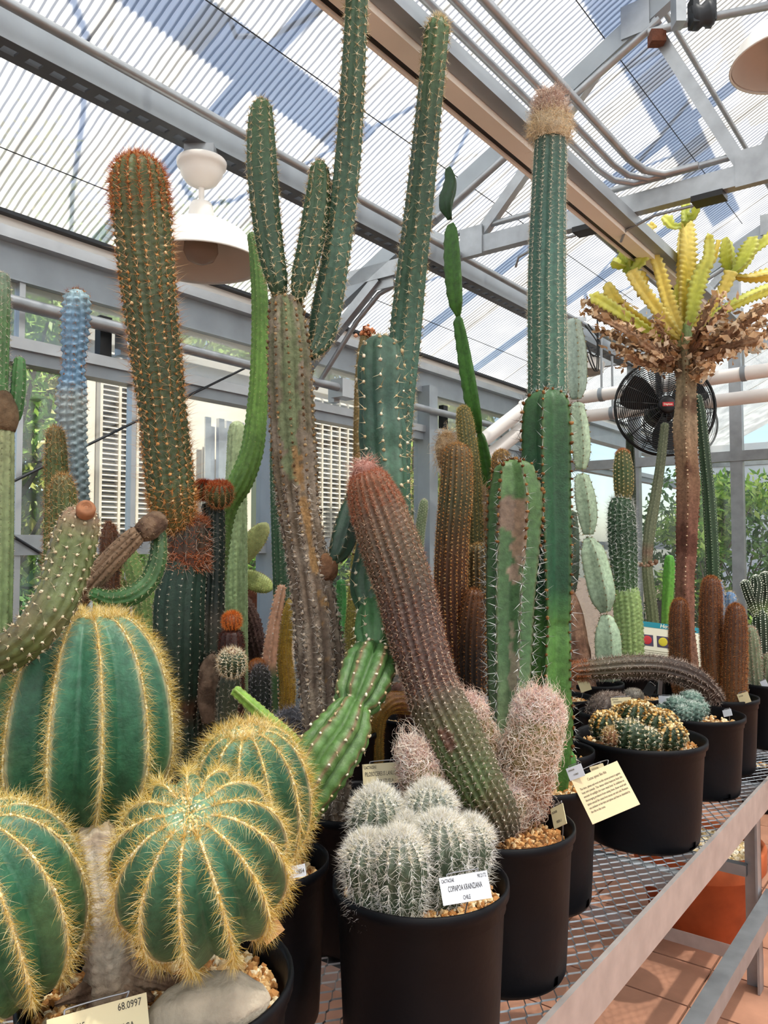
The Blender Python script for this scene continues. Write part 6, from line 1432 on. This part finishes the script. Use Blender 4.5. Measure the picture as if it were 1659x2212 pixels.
tag('large cream text card tilted in front of the widest pot', 1307, 1711, 1.84, 108, 98, M_CARD, roll=27, tilt=-14, lines=[('Cactus spines like this', 0.09, 0.5, 0.85, 'CENTER', 0.4)] + [(s, 0.07, 0.08, 0.72 - 0.085 * i, 'LEFT', 0.86 if i < 6 else 0.30) for i, s in enumerate(CARD)], ink=M_INK2,
    foot=np.array([pix(1235, 1690, 1.95)[0], 1.95, 1.0]), name='text_card')
tag('white tag tucked behind the large text card', 1243, 1668, 1.87, 36, 26, M_TAGW, roll=22, yaw=-20, lines=[('CACTACEAE', 0.16, 0.1, 0.7, 'LEFT', 0.4), ('CHILE', 0.16, 0.5, 0.3, 'CENTER')], ink=M_INK2, foot=np.array([pix(1225, 1690, 1.95)[0], 1.95, 1.0]))
tag('cream tag half hidden above the large text card', 1292, 1665, 2.14, 30, 24, M_TAGY, roll=20, lines=[('CACTACEAE', 0.18, 0.1, 0.7, 'LEFT', 0.5)], ink=M_INK2, foot=np.array([0.52, 2.24, 0.99]))
tag('narrow cream tag beside the golden clump', 1476, 1592, 2.36, 26, 26, M_TAGY, roll=24, yaw=-45, foot=np.array([0.90, 2.40, 1.0]))
tag('small white tag at the rim of the blue-green clump pot', 1571, 1540, 2.80, 20, 14, M_TAGW, roll=15, yaw=-30, foot=np.array([1.22, 2.82, 0.98]))
tag('blank white tag standing behind the blue-green clump', 1442, 1512, 2.93, 36, 16, M_TAGW, roll=0, foot=np.array([1.05, 2.93, 0.98]))
tag('cream tag at the foot of the furred columns', 1607, 1508, 2.99, 24, 22, M_TAGY, roll=20, yaw=-20, lines=[('CACTACEAE', 0.16, 0.1, 0.7, 'LEFT', 0.4)], ink=M_INK2, foot=np.array([1.38, 3.05, 0.98]))
tag('cream tag leaning on the rim of the gravel pot', 1262, 1479, 3.0, 24, 28, M_TAGY, roll=20, yaw=-15, lines=[('CACTACEAE', 0.14, 0.1, 0.75, 'LEFT', 0.5)], ink=M_INK2, foot=np.array([0.74, 3.04, 0.99]))
tag('cream tag in front of the brown hairy ball', 1342, 1515, 2.71, 42, 16, M_TAGY, roll=6, lines=[('CACTACEAE', 0.22, 0.05, 0.72, 'LEFT', 0.3), ('MAMMILLARIA', 0.3, 0.5, 0.36, 'CENTER', 0.75)], ink=M_INK2, foot=np.array([0.82, 2.76, 0.98]))
tag('white tag at the pot on the bench edge', 1651, 1478, 3.38, 14, 16, M_TAGW, roll=25, yaw=-25, foot=np.array([1.645, 3.42, 0.98]))
tag('black tag turned edge-on in the shallow gravel pot', 1403, 1490, 3.1, 22, 26, M_BLACK, roll=-35, yaw=30, foot=np.array([1.04, 3.14, 0.99]))
tag('weathered brown blank tag beside the round globe', 583, 2005, 0.985, 46, 44, M_TAGB, roll=35, wire=False)

# ---- information sign
c_ = [pix(1382, 1341, 3.86), pix(1513, 1357, 3.80), pix(1502, 1438, 3.76), pix(1386, 1424, 3.82)]
base = np.array([(c_[2][0] + c_[3][0]) / 2, 3.85, BENCH_Z])
root = empty('information_sign', base, 'white information sign with a teal header and round cactus pictures', 'sign')
r_ = unit(c_[1] - c_[0]); u_ = unit(c_[0] - c_[3]); n_ = np.cross(r_, u_); W_ = np.linalg.norm(c_[1] - c_[0]); H_ = np.linalg.norm(c_[0] - c_[3])
g = MB(); g.box(c_[3] - n_ * 0.006, r_ * W_, u_ * H_, n_ * 0.006); g.build('board', M_PAPER, root, base)
g = MB(); g.box(c_[3] + u_ * H_ * 0.86 + n_ * 0.0002, r_ * W_, u_ * H_ * 0.14, n_ * 0.0008); g.build('header', M_TEAL, root, base)
text('How Do', 0.026, c_[3] + u_ * H_ * 0.885 + r_ * W_ * 0.33 + n_ * 0.0012, r_, u_, M_PAPER, root, base, shear=0.25, bold=0.0006)
for (fx_, m1) in [(0.10, M_RED), (0.36, M_YEL), (0.80, M_BLUE)]:
    g = MB(); g.box(c_[3] + r_ * W_ * (fx_ - 0.09) + u_ * H_ * 0.37 + n_ * 0.0002, r_ * W_ * 0.2, u_ * H_ * 0.29, n_ * 0.0006); g.build('picture', M_NAVY, root, base)
    cc_ = c_[3] + r_ * W_ * (fx_ + 0.01) + u_ * H_ * 0.52 + n_ * 0.0009
    V, F = lathe([(0.0001, 0.0006), (0.012, 0.0006), (0.020, 0.0004), (0.021, 0.0)], cc_, 20, axis=n_); mk('picture_disc', V, F, m1, root, base)
for k in range(5):
    g = MB(); g.box(c_[3] + r_ * W_ * 0.04 + u_ * H_ * (0.05 + 0.05 * k) + n_ * 0.0002, r_ * W_ * 0.9, u_ * H_ * 0.012, n_ * 0.0003); g.build('text_line', M_INK2, root, base)
g = MB(); g.bar(np.array([base[0] - 0.03, 3.86, BENCH_Z]), c_[3] * 0.6 + c_[2] * 0.4 + np.array([0, 0.012, 0.02]), 0.02, 0.006); g.build('leg', M_ALU, root, base)
g = MB(); g.bar(np.array([base[0] + 0.08, 3.88, BENCH_Z]), c_[3] * 0.2 + c_[2] * 0.8 + np.array([0, 0.03, 0.02]), 0.02, 0.006); g.build('leg', M_ALU, root, base)

# ================================================================== pots on the floor
def terracotta(label, c, rt, rb, h, gravel=True):
    base = np.array([c[0], c[1], 0.0]); root = empty('terracotta_pot', base, label, 'pot')
    V, F = lathe([(0.001, 0.0), (rb, 0.0), (rb + (rt - rb) * 0.70, h * 0.74), (rt * 0.985, h * 0.745), (rt, h * 0.76), (rt * 1.01, h * 0.98), (rt, h), (rt * 0.95, h), (rt * 0.93, h * 0.985), (rt * 0.90, h * 0.8), (rb * 0.9, 0.03), (0.001, 0.03)], base, 56)
    mk('pot_body', V, F, M_TERRA, root, base)
    zt = h - 0.045
    V, F = lathe([(rb * 0.88, 0.04), (rt * 0.895, zt), (rt * 0.5, zt + 0.003), (0.001, zt + 0.004)], base, 32); mk('soil', V, F, M_SOIL, root, base)
    n = 1600; q = np.sqrt(RNG.uniform(0, 1, n)) * rt * 0.88; th = RNG.uniform(0, 2 * math.pi, n)
    V, F, c3 = blobs(np.stack([base[0] + q * np.cos(th), base[1] + q * np.sin(th), zt + 0.006 + RNG.uniform(-0.003, 0.006, n)], -1), RNG.uniform(0.006, 0.011, n), ['#efe4c8', '#e0cfa8', '#d8c090', '#f6efdc', '#cbb083'])
    mk('gravel', V, F, M_GRAIN, root, base, col=c3, smooth=False, kind='stuff')
terracotta('large terracotta pot of pale gravel on the floor under the bench', (1.345, 3.43), 0.265, 0.19, 0.37)
root = empty('black_floor_pot', (2.36, 4.95, 0), 'black plastic pot on the tiles beyond the bench', 'pot')
pot(root, np.array([2.36, 4.95, 0.0]), 0.15, 0.28, gravel_n=150, grain=0.007)

# ================================================================== lamps
def bell_lamp(label, top, rim_r=0.205, drop=0.0):
    """top: point on the channel; dome hangs below"""
    b = np.asarray(top, float); z = b[2]; x, y = b[0], b[1]
    Zs = 0.76
    root = empty('pendant_lamp', b, label, 'lamp')
    g = MB(); g.box(b + np.array([-0.05, -0.045, -0.045]), [0.10, 0, 0], [0, 0.09, 0], [0, 0, 0.05]); g.build('junction_box', M_GALV, root, b)
    V, F = lathe([(q_[0], q_[1] * Zs) for q_ in [(0.001, -0.045), (0.080, -0.045), (0.084, -0.052), (0.082, -0.075), (0.074, -0.080), (0.070, -0.11), (0.052, -0.145), (0.025, -0.165), (0.001, -0.168)]], (x, y, z), 32); mk('canopy_cup', V, F, M_WHITE, root, b)
    g = MB(); g.tube([b + ZV * -0.16 * Zs, b + ZV * -0.245 * Zs], 0.010, 10); g.build('stem_rod', M_WHITE, root, b, smooth=True)
    V, F = lathe([(q_[0], q_[1] * Zs) for q_ in [(0.012, -0.235), (0.034, -0.24), (0.040, -0.26), (0.048, -0.335), (0.046, -0.34), (0.002, -0.34)]], (x, y, z), 28); mk('socket', V, F, M_WHITE, root, b)
    out = [(0.046, -0.325), (0.060, -0.333), (0.105, -0.345), (0.150, -0.380), (0.188, -0.44), (rim_r, -0.505), (rim_r + 0.004, -0.515), (rim_r - 0.004, -0.513)]
    inn = [(rim_r - 0.006, -0.505), (0.182, -0.444), (0.146, -0.387), (0.102, -0.352), (0.058, -0.340), (0.040, -0.338)]
    V, F = lathe([(q_[0], q_[1] * Zs) for q_ in out], (x, y, z), 48); mk('shade', V, F, M_WHITE, root, b)
    V, F = lathe([(q_[0], q_[1] * Zs) for q_ in inn], (x, y, z), 48); mk('shade_lining', V, F, M_INNER, root, b)
    V, F = lathe([(q_[0], q_[1] * Zs) for q_ in [(0.03, -0.335), (0.033, -0.36), (0.055, -0.42), (0.058, -0.46), (0.045, -0.495), (0.02, -0.512), (0.001, -0.515)]], (x, y, z), 28); mk('bulb', V, F, M_GLASSB, root, b)
    return root
u_l = None
pl = pix(432, 296, 2.63)
tl = float(pl @ DU)
bell_lamp('white enamel bell lamp hanging from the slotted roof channel', un(tl, 2.08, 2.965))
bell_lamp('white bell lamp cut off at the upper picture corner', pix(1706, -95, 2.75))
bell_lamp('distant bell lamp rim peeping beside the pale jointed cactus', pix(1248, 690, 5.6), 0.17)

# ================================================================== fan
FC = pix(1436, 880, 4.62); fa = unit(np.array([-0.10, -1.0, 0.08])); fr_ = 0.288
e1 = unit(np.cross(fa, ZV)); e2 = np.cross(e1, fa)
fan = empty('wall_fan', FC, 'black circular fan with wire guard hanging behind the peeling trunk', 'fan')
def ring(c, r, tr, seg=48, sides=6):
    th = np.linspace(0, 2 * math.pi, seg + 1)
    return c + r * (np.cos(th)[:, None] * e1 + np.sin(th)[:, None] * e2)
for side, (off, nm) in enumerate([(0.06, 'front_guard'), (-0.09, 'rear_guard')]):
    g = MB()
    for k in range(4, 27):
        f = k / 26.0
        bul = off * (1.0 if side else 1.0) * (0.35 + 0.65 * math.sqrt(max(0, 1 - f ** 4)))
        g.tube(ring(FC + fa * bul, fr_ * f, 0.001), 0.0021, 4, caps=False)
    g.build(nm, M_BLACK, fan, FC, smooth=True)
    for k in range(16):
        a_ = k / 16 * 2 * math.pi + 0.1
        d_ = math.cos(a_) * e1 + math.sin(a_) * e2
        pts = [FC + fa * off * (0.35 + 0.65 * math.sqrt(max(0, 1 - f ** 4))) + d_ * fr_ * f for f in np.linspace(0.12, 1, 7)]
        g = MB(); g.tube(pts, 0.0024, 5); g.build('guard_spoke', M_BLACK, fan, FC, smooth=True)
g = MB(); g.tube(ring(FC, fr_, 0.01), 0.008, 8, caps=False); g.build('outer_ring', M_BLACK, fan, FC, smooth=True)
for k in range(3):
    a_ = k * 2 * math.pi / 3 + 0.5
    V = []
    for i, rr_ in enumerate(np.linspace(0.05, 0.255, 8)):
        wd = 0.55 + 0.25 * math.sin(i / 7 * math.pi)
        for j, s_ in enumerate(np.linspace(-0.5, 0.5, 6)):
            aa = a_ + s_ * wd * 1.25
            V.append(FC + rr_ * (math.cos(aa) * e1 + math.sin(aa) * e2) + fa * (s_ * 0.07 - 0.01))
    V = np.array(V); F = grid_faces(8, 6, wrap=False)
    V2 = np.concatenate([V, V - fa * 0.004]); F2 = np.concatenate([F, F[:, ::-1] + len(V)])
    mk('blade', V2, F2, M_BLADE, fan, FC)
V, F = lathe([(0.001, 0.075), (0.040, 0.074), (0.052, 0.066), (0.055, 0.05), (0.055, -0.02), (0.001, -0.02)], FC, 28, axis=fa); mk('hub', V, F, M_BLACK, fan, FC)
V, F = lathe([(0.001, -0.02), (0.075, -0.03), (0.08, -0.05), (0.08, -0.18), (0.06, -0.2), (0.001, -0.2)], FC, 24, axis=fa); mk('motor', V, F, M_BLACK, fan, FC)
bc = FC + fa * 0.0755
g = MB(); g.box(bc - e1 * -0.031 - e2 * 0.012 if False else bc + e1 * -0.031 * 1 - e2 * 0.012, e1 * 0.062, e2 * 0.024, fa * 0.002); g.build('badge', M_RED, fan, FC)
rt = -e1 if np.dot(-e1, [1, 0, 0]) > 0 else e1
text('Dayton', 0.0165, bc + fa * 0.0024 - e2 * 0.0055, rt, e2, M_PAPER, fan, FC, align='CENTER', bold=0.0004)
g = MB(); g.bar(FC - fa * 0.12 + e2 * 0.05, FC - fa * 0.14 + e2 * 0.60, 0.03, 0.03); g.build('mount_arm', M_DARKM, fan, FC)
FC2 = pix(1470, 915, 6.6)
fan2 = empty('wall_fan', FC2, 'second black fan guard peeping out behind the first', 'fan')
g = MB()
for k in range(4, 19): g.tube(ring(FC2, 0.30 * k / 18.0, 0.001), 0.002, 4, caps=False)
g.build('front_guard', M_BLACK, fan2, FC2, smooth=True)
g = MB(); g.tube(ring(FC2, 0.30, 0.01), 0.009, 8, caps=False); g.build('outer_ring', M_BLACK, fan2, FC2, smooth=True)
V, F = lathe([(0.001, 0.03), (0.06, 0.03), (0.07, -0.1), (0.001, -0.1)], FC2, 20, axis=fa); mk('motor', V, F, M_BLACK, fan2, FC2)
g = MB(); g.bar(FC2 - fa * 0.06, FC2 - fa * 0.06 + e2 * 1.0, 0.03, 0.03); g.build('mount_arm', M_DARKM, fan2, FC2)

# ---- roof vent drive and boxes on the truss
b = pix(1500, 40, 3.05)
root = empty('vent_drive', b, 'vent drive shaft with dark gear bracket under the roof corner', 'mechanism')
g = MB(); g.tube([pix(1400, 72, 3.15), pix(1500, 45, 3.07), pix(1720, 0, 2.9)], 0.017, 10); g.build('shaft', M_GALV, root, b, smooth=True)
for (px_, py_) in [(1498, 30), (1535, 25)]:
    q = pix(px_, py_, 3.04); g = MB(); g.box(q - np.array([0.012, 0.03, 0.05]), [0.024, 0, 0], [0, 0.06, 0], [0, 0, 0.11]); g.build('gear_plate', M_DARKM, root, b)
V, F = lathe([(0.001, -0.04), (0.045, -0.04), (0.05, -0.02), (0.038, 0.0), (0.05, 0.02), (0.045, 0.04), (0.001, 0.04)], pix(1516, 34, 3.04), 20, axis=(1, -0.2, 0.2)); mk('drum', V, F, M_DARKM, root, b)
q = pix(1418, 82, 3.14); g = MB(); g.box(q - np.array([0.03, 0.03, 0.03]), [0.06, 0, 0], [0, 0.05, 0], [0, 0, 0.05]); g.build('coupling', M_RUST, root, b)
g = MB(); g.box(pix(1460, -30, 3.02), [0.04, 0, 0], [0, 0.06, 0], [0, 0, -0.14]); g.build('hanger', M_GALV, root, b)
for (px0, px1, py_, u_, lab) in [(1500, 1558, 428, 3.22, 'black fixture box under the truss chord by the yellow cactus'), (1245, 1268, 486, 3.22, 'black fixture box under the truss chord behind the woolly column')]:
    Y0 = 3.22 / (DU[0] * (px0 - CX) / F_PX + DU[1]); q = pix(px0, py_, Y0); nn = float(q @ DN)
    root = empty('fixture_box', q, lab, 'fixture')
    g = MB(); g.unbox(3.18, 3.26, nn - 0.12, nn, 2.985, 3.008); g.build('housing', M_BLACK, root, q)
    g = MB(); g.tube([un(3.22, nn, 2.985), un(3.22, nn + 0.16, 2.985), un(3.22, nn + 0.28, 2.95), un(3.25, nn + 0.31, 2.92)], 0.006, 6); g.build('cable', M_GALV, root, q, smooth=True)
for k, lab in enumerate(['black cable loop dangling by the pale jointed cactus', 'thin black cable hanging beside the first loop']):
    pts = cr([pix(1262 + 8 * k, 700, 4.9), pix(1290 + 6 * k, 740, 4.9), pix(1292 - 10 * k, 770, 4.9), pix(1268, 762 - 20 * k, 4.9), pix(1288 + 4 * k, 800, 4.9), pix(1290, 690 - 40 * k, 4.9)], 8)
    g = MB(); g.tube(pts, 0.004, 6); o = g.build('cable', M_BLACK, smooth=True); o['label'] = lab; o['category'] = 'cable'

# ================================================================== outside: coolers, trees, next bay
def cooler(label, u0, u1, n0, z0, z1, lu0, lu1, nsl, dividers, dep=0.85):
    b = un(u0, n0, 0); root = empty('evaporative_cooler', b, label, 'cooler')
    g = MB(); g.unbox(u0, u1, n0 + 0.03, n0 + dep, z0, z1); g.build('housing', M_COOL, root, b)
    g = MB(); g.unbox(u0 - 0.02, u1 + 0.02, n0, n0 + dep + 0.03, z1, z1 + 0.07); g.build('lid', M_COOL, root, b)
    g = MB(); g.unbox(lu0, lu1, n0 + 0.018, n0 + 0.028, z0 + 0.04, z1 - 0.05); g.build('back_panel', M_COOLIN, root, b)
    zs = np.linspace(z0 + 0.05, z1 - 0.06, nsl)
    dz = zs[1] - zs[0]
    g = MB(); g.box(un(lu0, n0 - 0.012, 0), DU * (lu1 - lu0), DN * 0.028 + ZV * dz * 0.62, ZV * 0.004 - DN * 0.001)
    s0 = g.build('slat', M_SLAT, root, b); me = s0.data; bpy.data.objects.remove(s0)
    for z in zs:
        o = bpy.data.objects.new('slat', me); COL.objects.link(o); o.parent = root; o.location = (0, 0, z)
    for k in range(dividers + 1):
        uu = lu0 + (lu1 - lu0) * k / dividers
        g = MB(); g.unbox(uu - 0.008, uu + 0.008, n0 - 0.016, n0 + 0.02, z0 + 0.03, z1 - 0.04); g.build('divider', M_SLAT, root, b)
    for (uu, nn) in [(u0 + 0.05, n0 + 0.1), (u1 - 0.05, n0 + 0.1), (u0 + 0.05, n0 + dep - 0.05), (u1 - 0.05, n0 + dep - 0.05)]:
        g = MB(); g.unbox(uu - 0.03, uu + 0.03, nn - 0.03, nn + 0.03, -0.06, z0); g.build('leg', M_STEEL, root, b)
    return root
cooler('big cream evaporative cooler with louvred panel outside the side window', 2.36, 3.55, 3.75, 1.66, 2.72, 2.42, 2.88, 34, 4, 0.16)
cooler('second cream cooler with fine louvres outside, behind the corky trunk', 4.05, 4.95, 3.75, 1.60, 2.72, 4.1, 4.86, 30, 8)
b = un(3.42, 3.66, 1.75)
root = empty('metal_flashing', b, 'crumpled silver metal flashing fixed to the big cooler', 'flashing')
g = MB(); pts = []
for k in range(7):
    g = MB(); g.box(un(3.10 + k * 0.045, 3.70 + 0.02 * math.sin(k * 2.1), 1.78), DU * 0.043, DN * (0.01 + 0.008 * (k % 3)), ZV * (0.62 - 0.05 * (k % 2))); g.build('fold', M_FLASH, root, b)
g = MB(); g.unbox(3.12, 3.38, 3.66, 3.74, 1.70, 1.74); g.build('tray', M_BLACK, root, b)

LEAFC = {'light': ['#8fb84a', '#a8cc5c', '#6a9a38', '#c0d87a', '#557f2e'], 'dark': ['#3f6a34', '#557f3c', '#2f5428', '#6a9048'], 'olive': ['#8a9a48', '#a8ac5c', '#6a7c38', '#c4c078']}
def leaf_cloud(centers, radii, n, size, cols, droop=0.3):
    i = RNG.integers(0, len(centers), n)
    d = RNG.normal(size=(n, 3)); d /= np.linalg.norm(d, axis=1)[:, None]
    P = centers[i] + d * (radii[i] * RNG.uniform(0.35, 1.0, n) ** 0.6)[:, None]
    A = RNG.normal(size=(n, 3)) + np.array([0, 0, -droop]); A /= np.linalg.norm(A, axis=1)[:, None]
    B = np.cross(A, RNG.normal(size=(n, 3))); B /= np.linalg.norm(B, axis=1)[:, None]; N = np.cross(A, B)
    s = size * RNG.uniform(0.6, 1.3, (n, 1))
    V = np.stack([P, P + A * s * 0.5 + B * s * 0.22 + N * s * 0.06, P + A * s * 1.1, P + A * s * 0.5 - B * s * 0.22 + N * s * 0.06], 1)
    F = (np.array([[0, 1, 2], [0, 2, 3]])[None] + (np.arange(n) * 4)[:, None, None]).reshape(-1, 3)
    cc = np.array([C(h) for h in cols])[RNG.integers(0, len(cols), n)] * RNG.uniform(0.8, 1.2, (n, 1))
    return V.reshape(-1, 3), F, np.repeat(cc, 4, 0)
def tree(label, u, n, h, spread, z_lo, nleaf, size, cols, trunk=0.06, cat='tree', name='garden_tree', nclump=16, group=None):
    b = un(u, n, -0.06); root = empty(name, b, label, cat, group)
    cs = []; g = MB()
    g.tube([b, b + ZV * h * 0.3 + DU * 0.05, b + ZV * h * 0.6 - DU * 0.03, b + ZV * h * 0.9], [trunk, trunk * 0.8, trunk * 0.5, trunk * 0.2], 8)
    for k in range(nclump):
        c = b + np.array([RNG.normal(0, spread * 0.5), RNG.normal(0, spread * 0.5), RNG.uniform(z_lo, h)])
        cs.append(c)
        s = b + ZV * max(0.2, (c[2] - b[2]) * 0.6)
        g.tube([s, (s + c) / 2 + np.array([0, 0, 0.05]), c], [trunk * 0.35, trunk * 0.22, trunk * 0.08], 5)
    g.build('trunk', M_TRUNK, root, b, smooth=True)
    V, F, c = leaf_cloud(np.array(cs), np.full(nclump, spread * 0.38), nleaf, size, cols)
    mk('foliage', V, F, M_LEAF, root, b, col=c, smooth=False, kind='stuff')
tree('bright green leafy tree outside the left windows', 2.75, 5.4, 3.6, 0.9, 0.9, 12000, 0.10, LEAFC['light'], nclump=30)
tree('yellow-green feathery tree high behind the blue cactus', 3.5, 6.8, 5.0, 1.2, 2.0, 10000, 0.13, LEAFC['olive'], nclump=26)
tree('small dark bush below the left windows', 2.0, 4.5, 1.5, 0.6, 0.3, 4000, 0.08, LEAFC['dark'], 0.03, 'bush', 'garden_bush', 12)
tree('dry straw-coloured grass tuft outside the lower left window', 1.72, 3.75, 1.45, 0.4, 0.2, 3500, 0.14, ['#a8a070', '#8a7a54', '#c8c090', '#6a6448'], 0.02, 'bush', 'grass_tuft', 10)
tree('sunlit olive tree seen past the thin finger cactus', 7.3, 5.1, 3.6, 0.9, 0.7, 9000, 0.09, LEAFC['olive'], nclump=24)
tree('green tree far behind the second cooler', 7.0, 7.6, 5.0, 1.4, 1.0, 9000, 0.13, LEAFC['light'], nclump=24)
tree('tall green tree behind the big cooler', 5.0, 8.0, 5.2, 1.5, 1.2, 9000, 0.14, LEAFC['light'], nclump=24)
for k in range(11):
    tree(['leafy', 'bushy', 'spreading', 'rounded', 'slim', 'broad', 'tangled', 'tall', 'low', 'open', 'shaggy'][k] + ' dark green tree at the far garden edge', 4.5 + k * 1.5, 11.0 + 0.5 * (k % 2), 5.5, 1.5, 0.4, 4500, 0.2, LEAFC['dark'], nclump=24)
for (u_, n_, h_, s_, lab, cs_, zl) in [(8.4, 1.9, 2.4, 0.9, 'dark green shrub in the next bay behind the fan', LEAFC['dark'], 0.7), (8.2, 0.6, 2.5, 0.9, 'olive feathery shrub in the next bay at the picture edge', LEAFC['olive'], 0.6), (9.6, 1.2, 2.3, 1.0, 'deep green plant mass in the next bay behind the trunk', LEAFC['dark'], 0.6), (7.6, 2.0, 2.2, 0.45, 'pale leafy plant in the next bay by the corner', LEAFC['light'], 0.9), (9.0, 0.0, 2.4, 0.9, 'dark leafy plant at the far end of the next bay', LEAFC['dark'], 0.6)]:
    tree(lab, u_, n_, h_, s_, zl, 5000, 0.08, cs_, 0.03, 'shrub', 'greenhouse_shrub', 20)
b = un(8.0, 0.0, 0.0)
root = empty('back_bench', b, 'grey bench in the next bay seen through the end glazing', 'bench')
g = MB(); g.unbox(6.6, 9.5, 0.4, 0.45, 0.74, 0.82); g.unbox(6.6, 6.65, 0.4, 2.3, 0.74, 0.82); g.unbox(6.6, 9.5, 2.25, 2.3, 0.74, 0.82); g.build('rim_rail', M_GALV, root, b)
g = MB(); g.unbox(6.62, 9.48, 0.42, 2.28, 0.76, 0.78); g.build('top', M_STEEL, root, b)
for (uu, nn) in [(6.7, 0.5), (6.7, 2.2), (9.4, 0.5), (9.4, 2.2)]:
    g = MB(); g.unbox(uu - 0.03, uu + 0.03, nn - 0.03, nn + 0.03, 0, 0.75); g.build('leg', M_GALV, root, b)
for (px_, Y_, lab) in [(1428, 7.4, 'big black pot in the next bay behind the lime green cactus'), (1612, 7.0, 'big black pot in the next bay beside the dark candelabra')]:
    x_ = (px_ - CX) / F_PX * Y_; bb = np.array([x_, Y_, 0.783]); root = empty('black_pot', bb, lab, 'pot')
    pot(root, bb, 0.15, 0.32, gravel_n=60, grain=0.01)
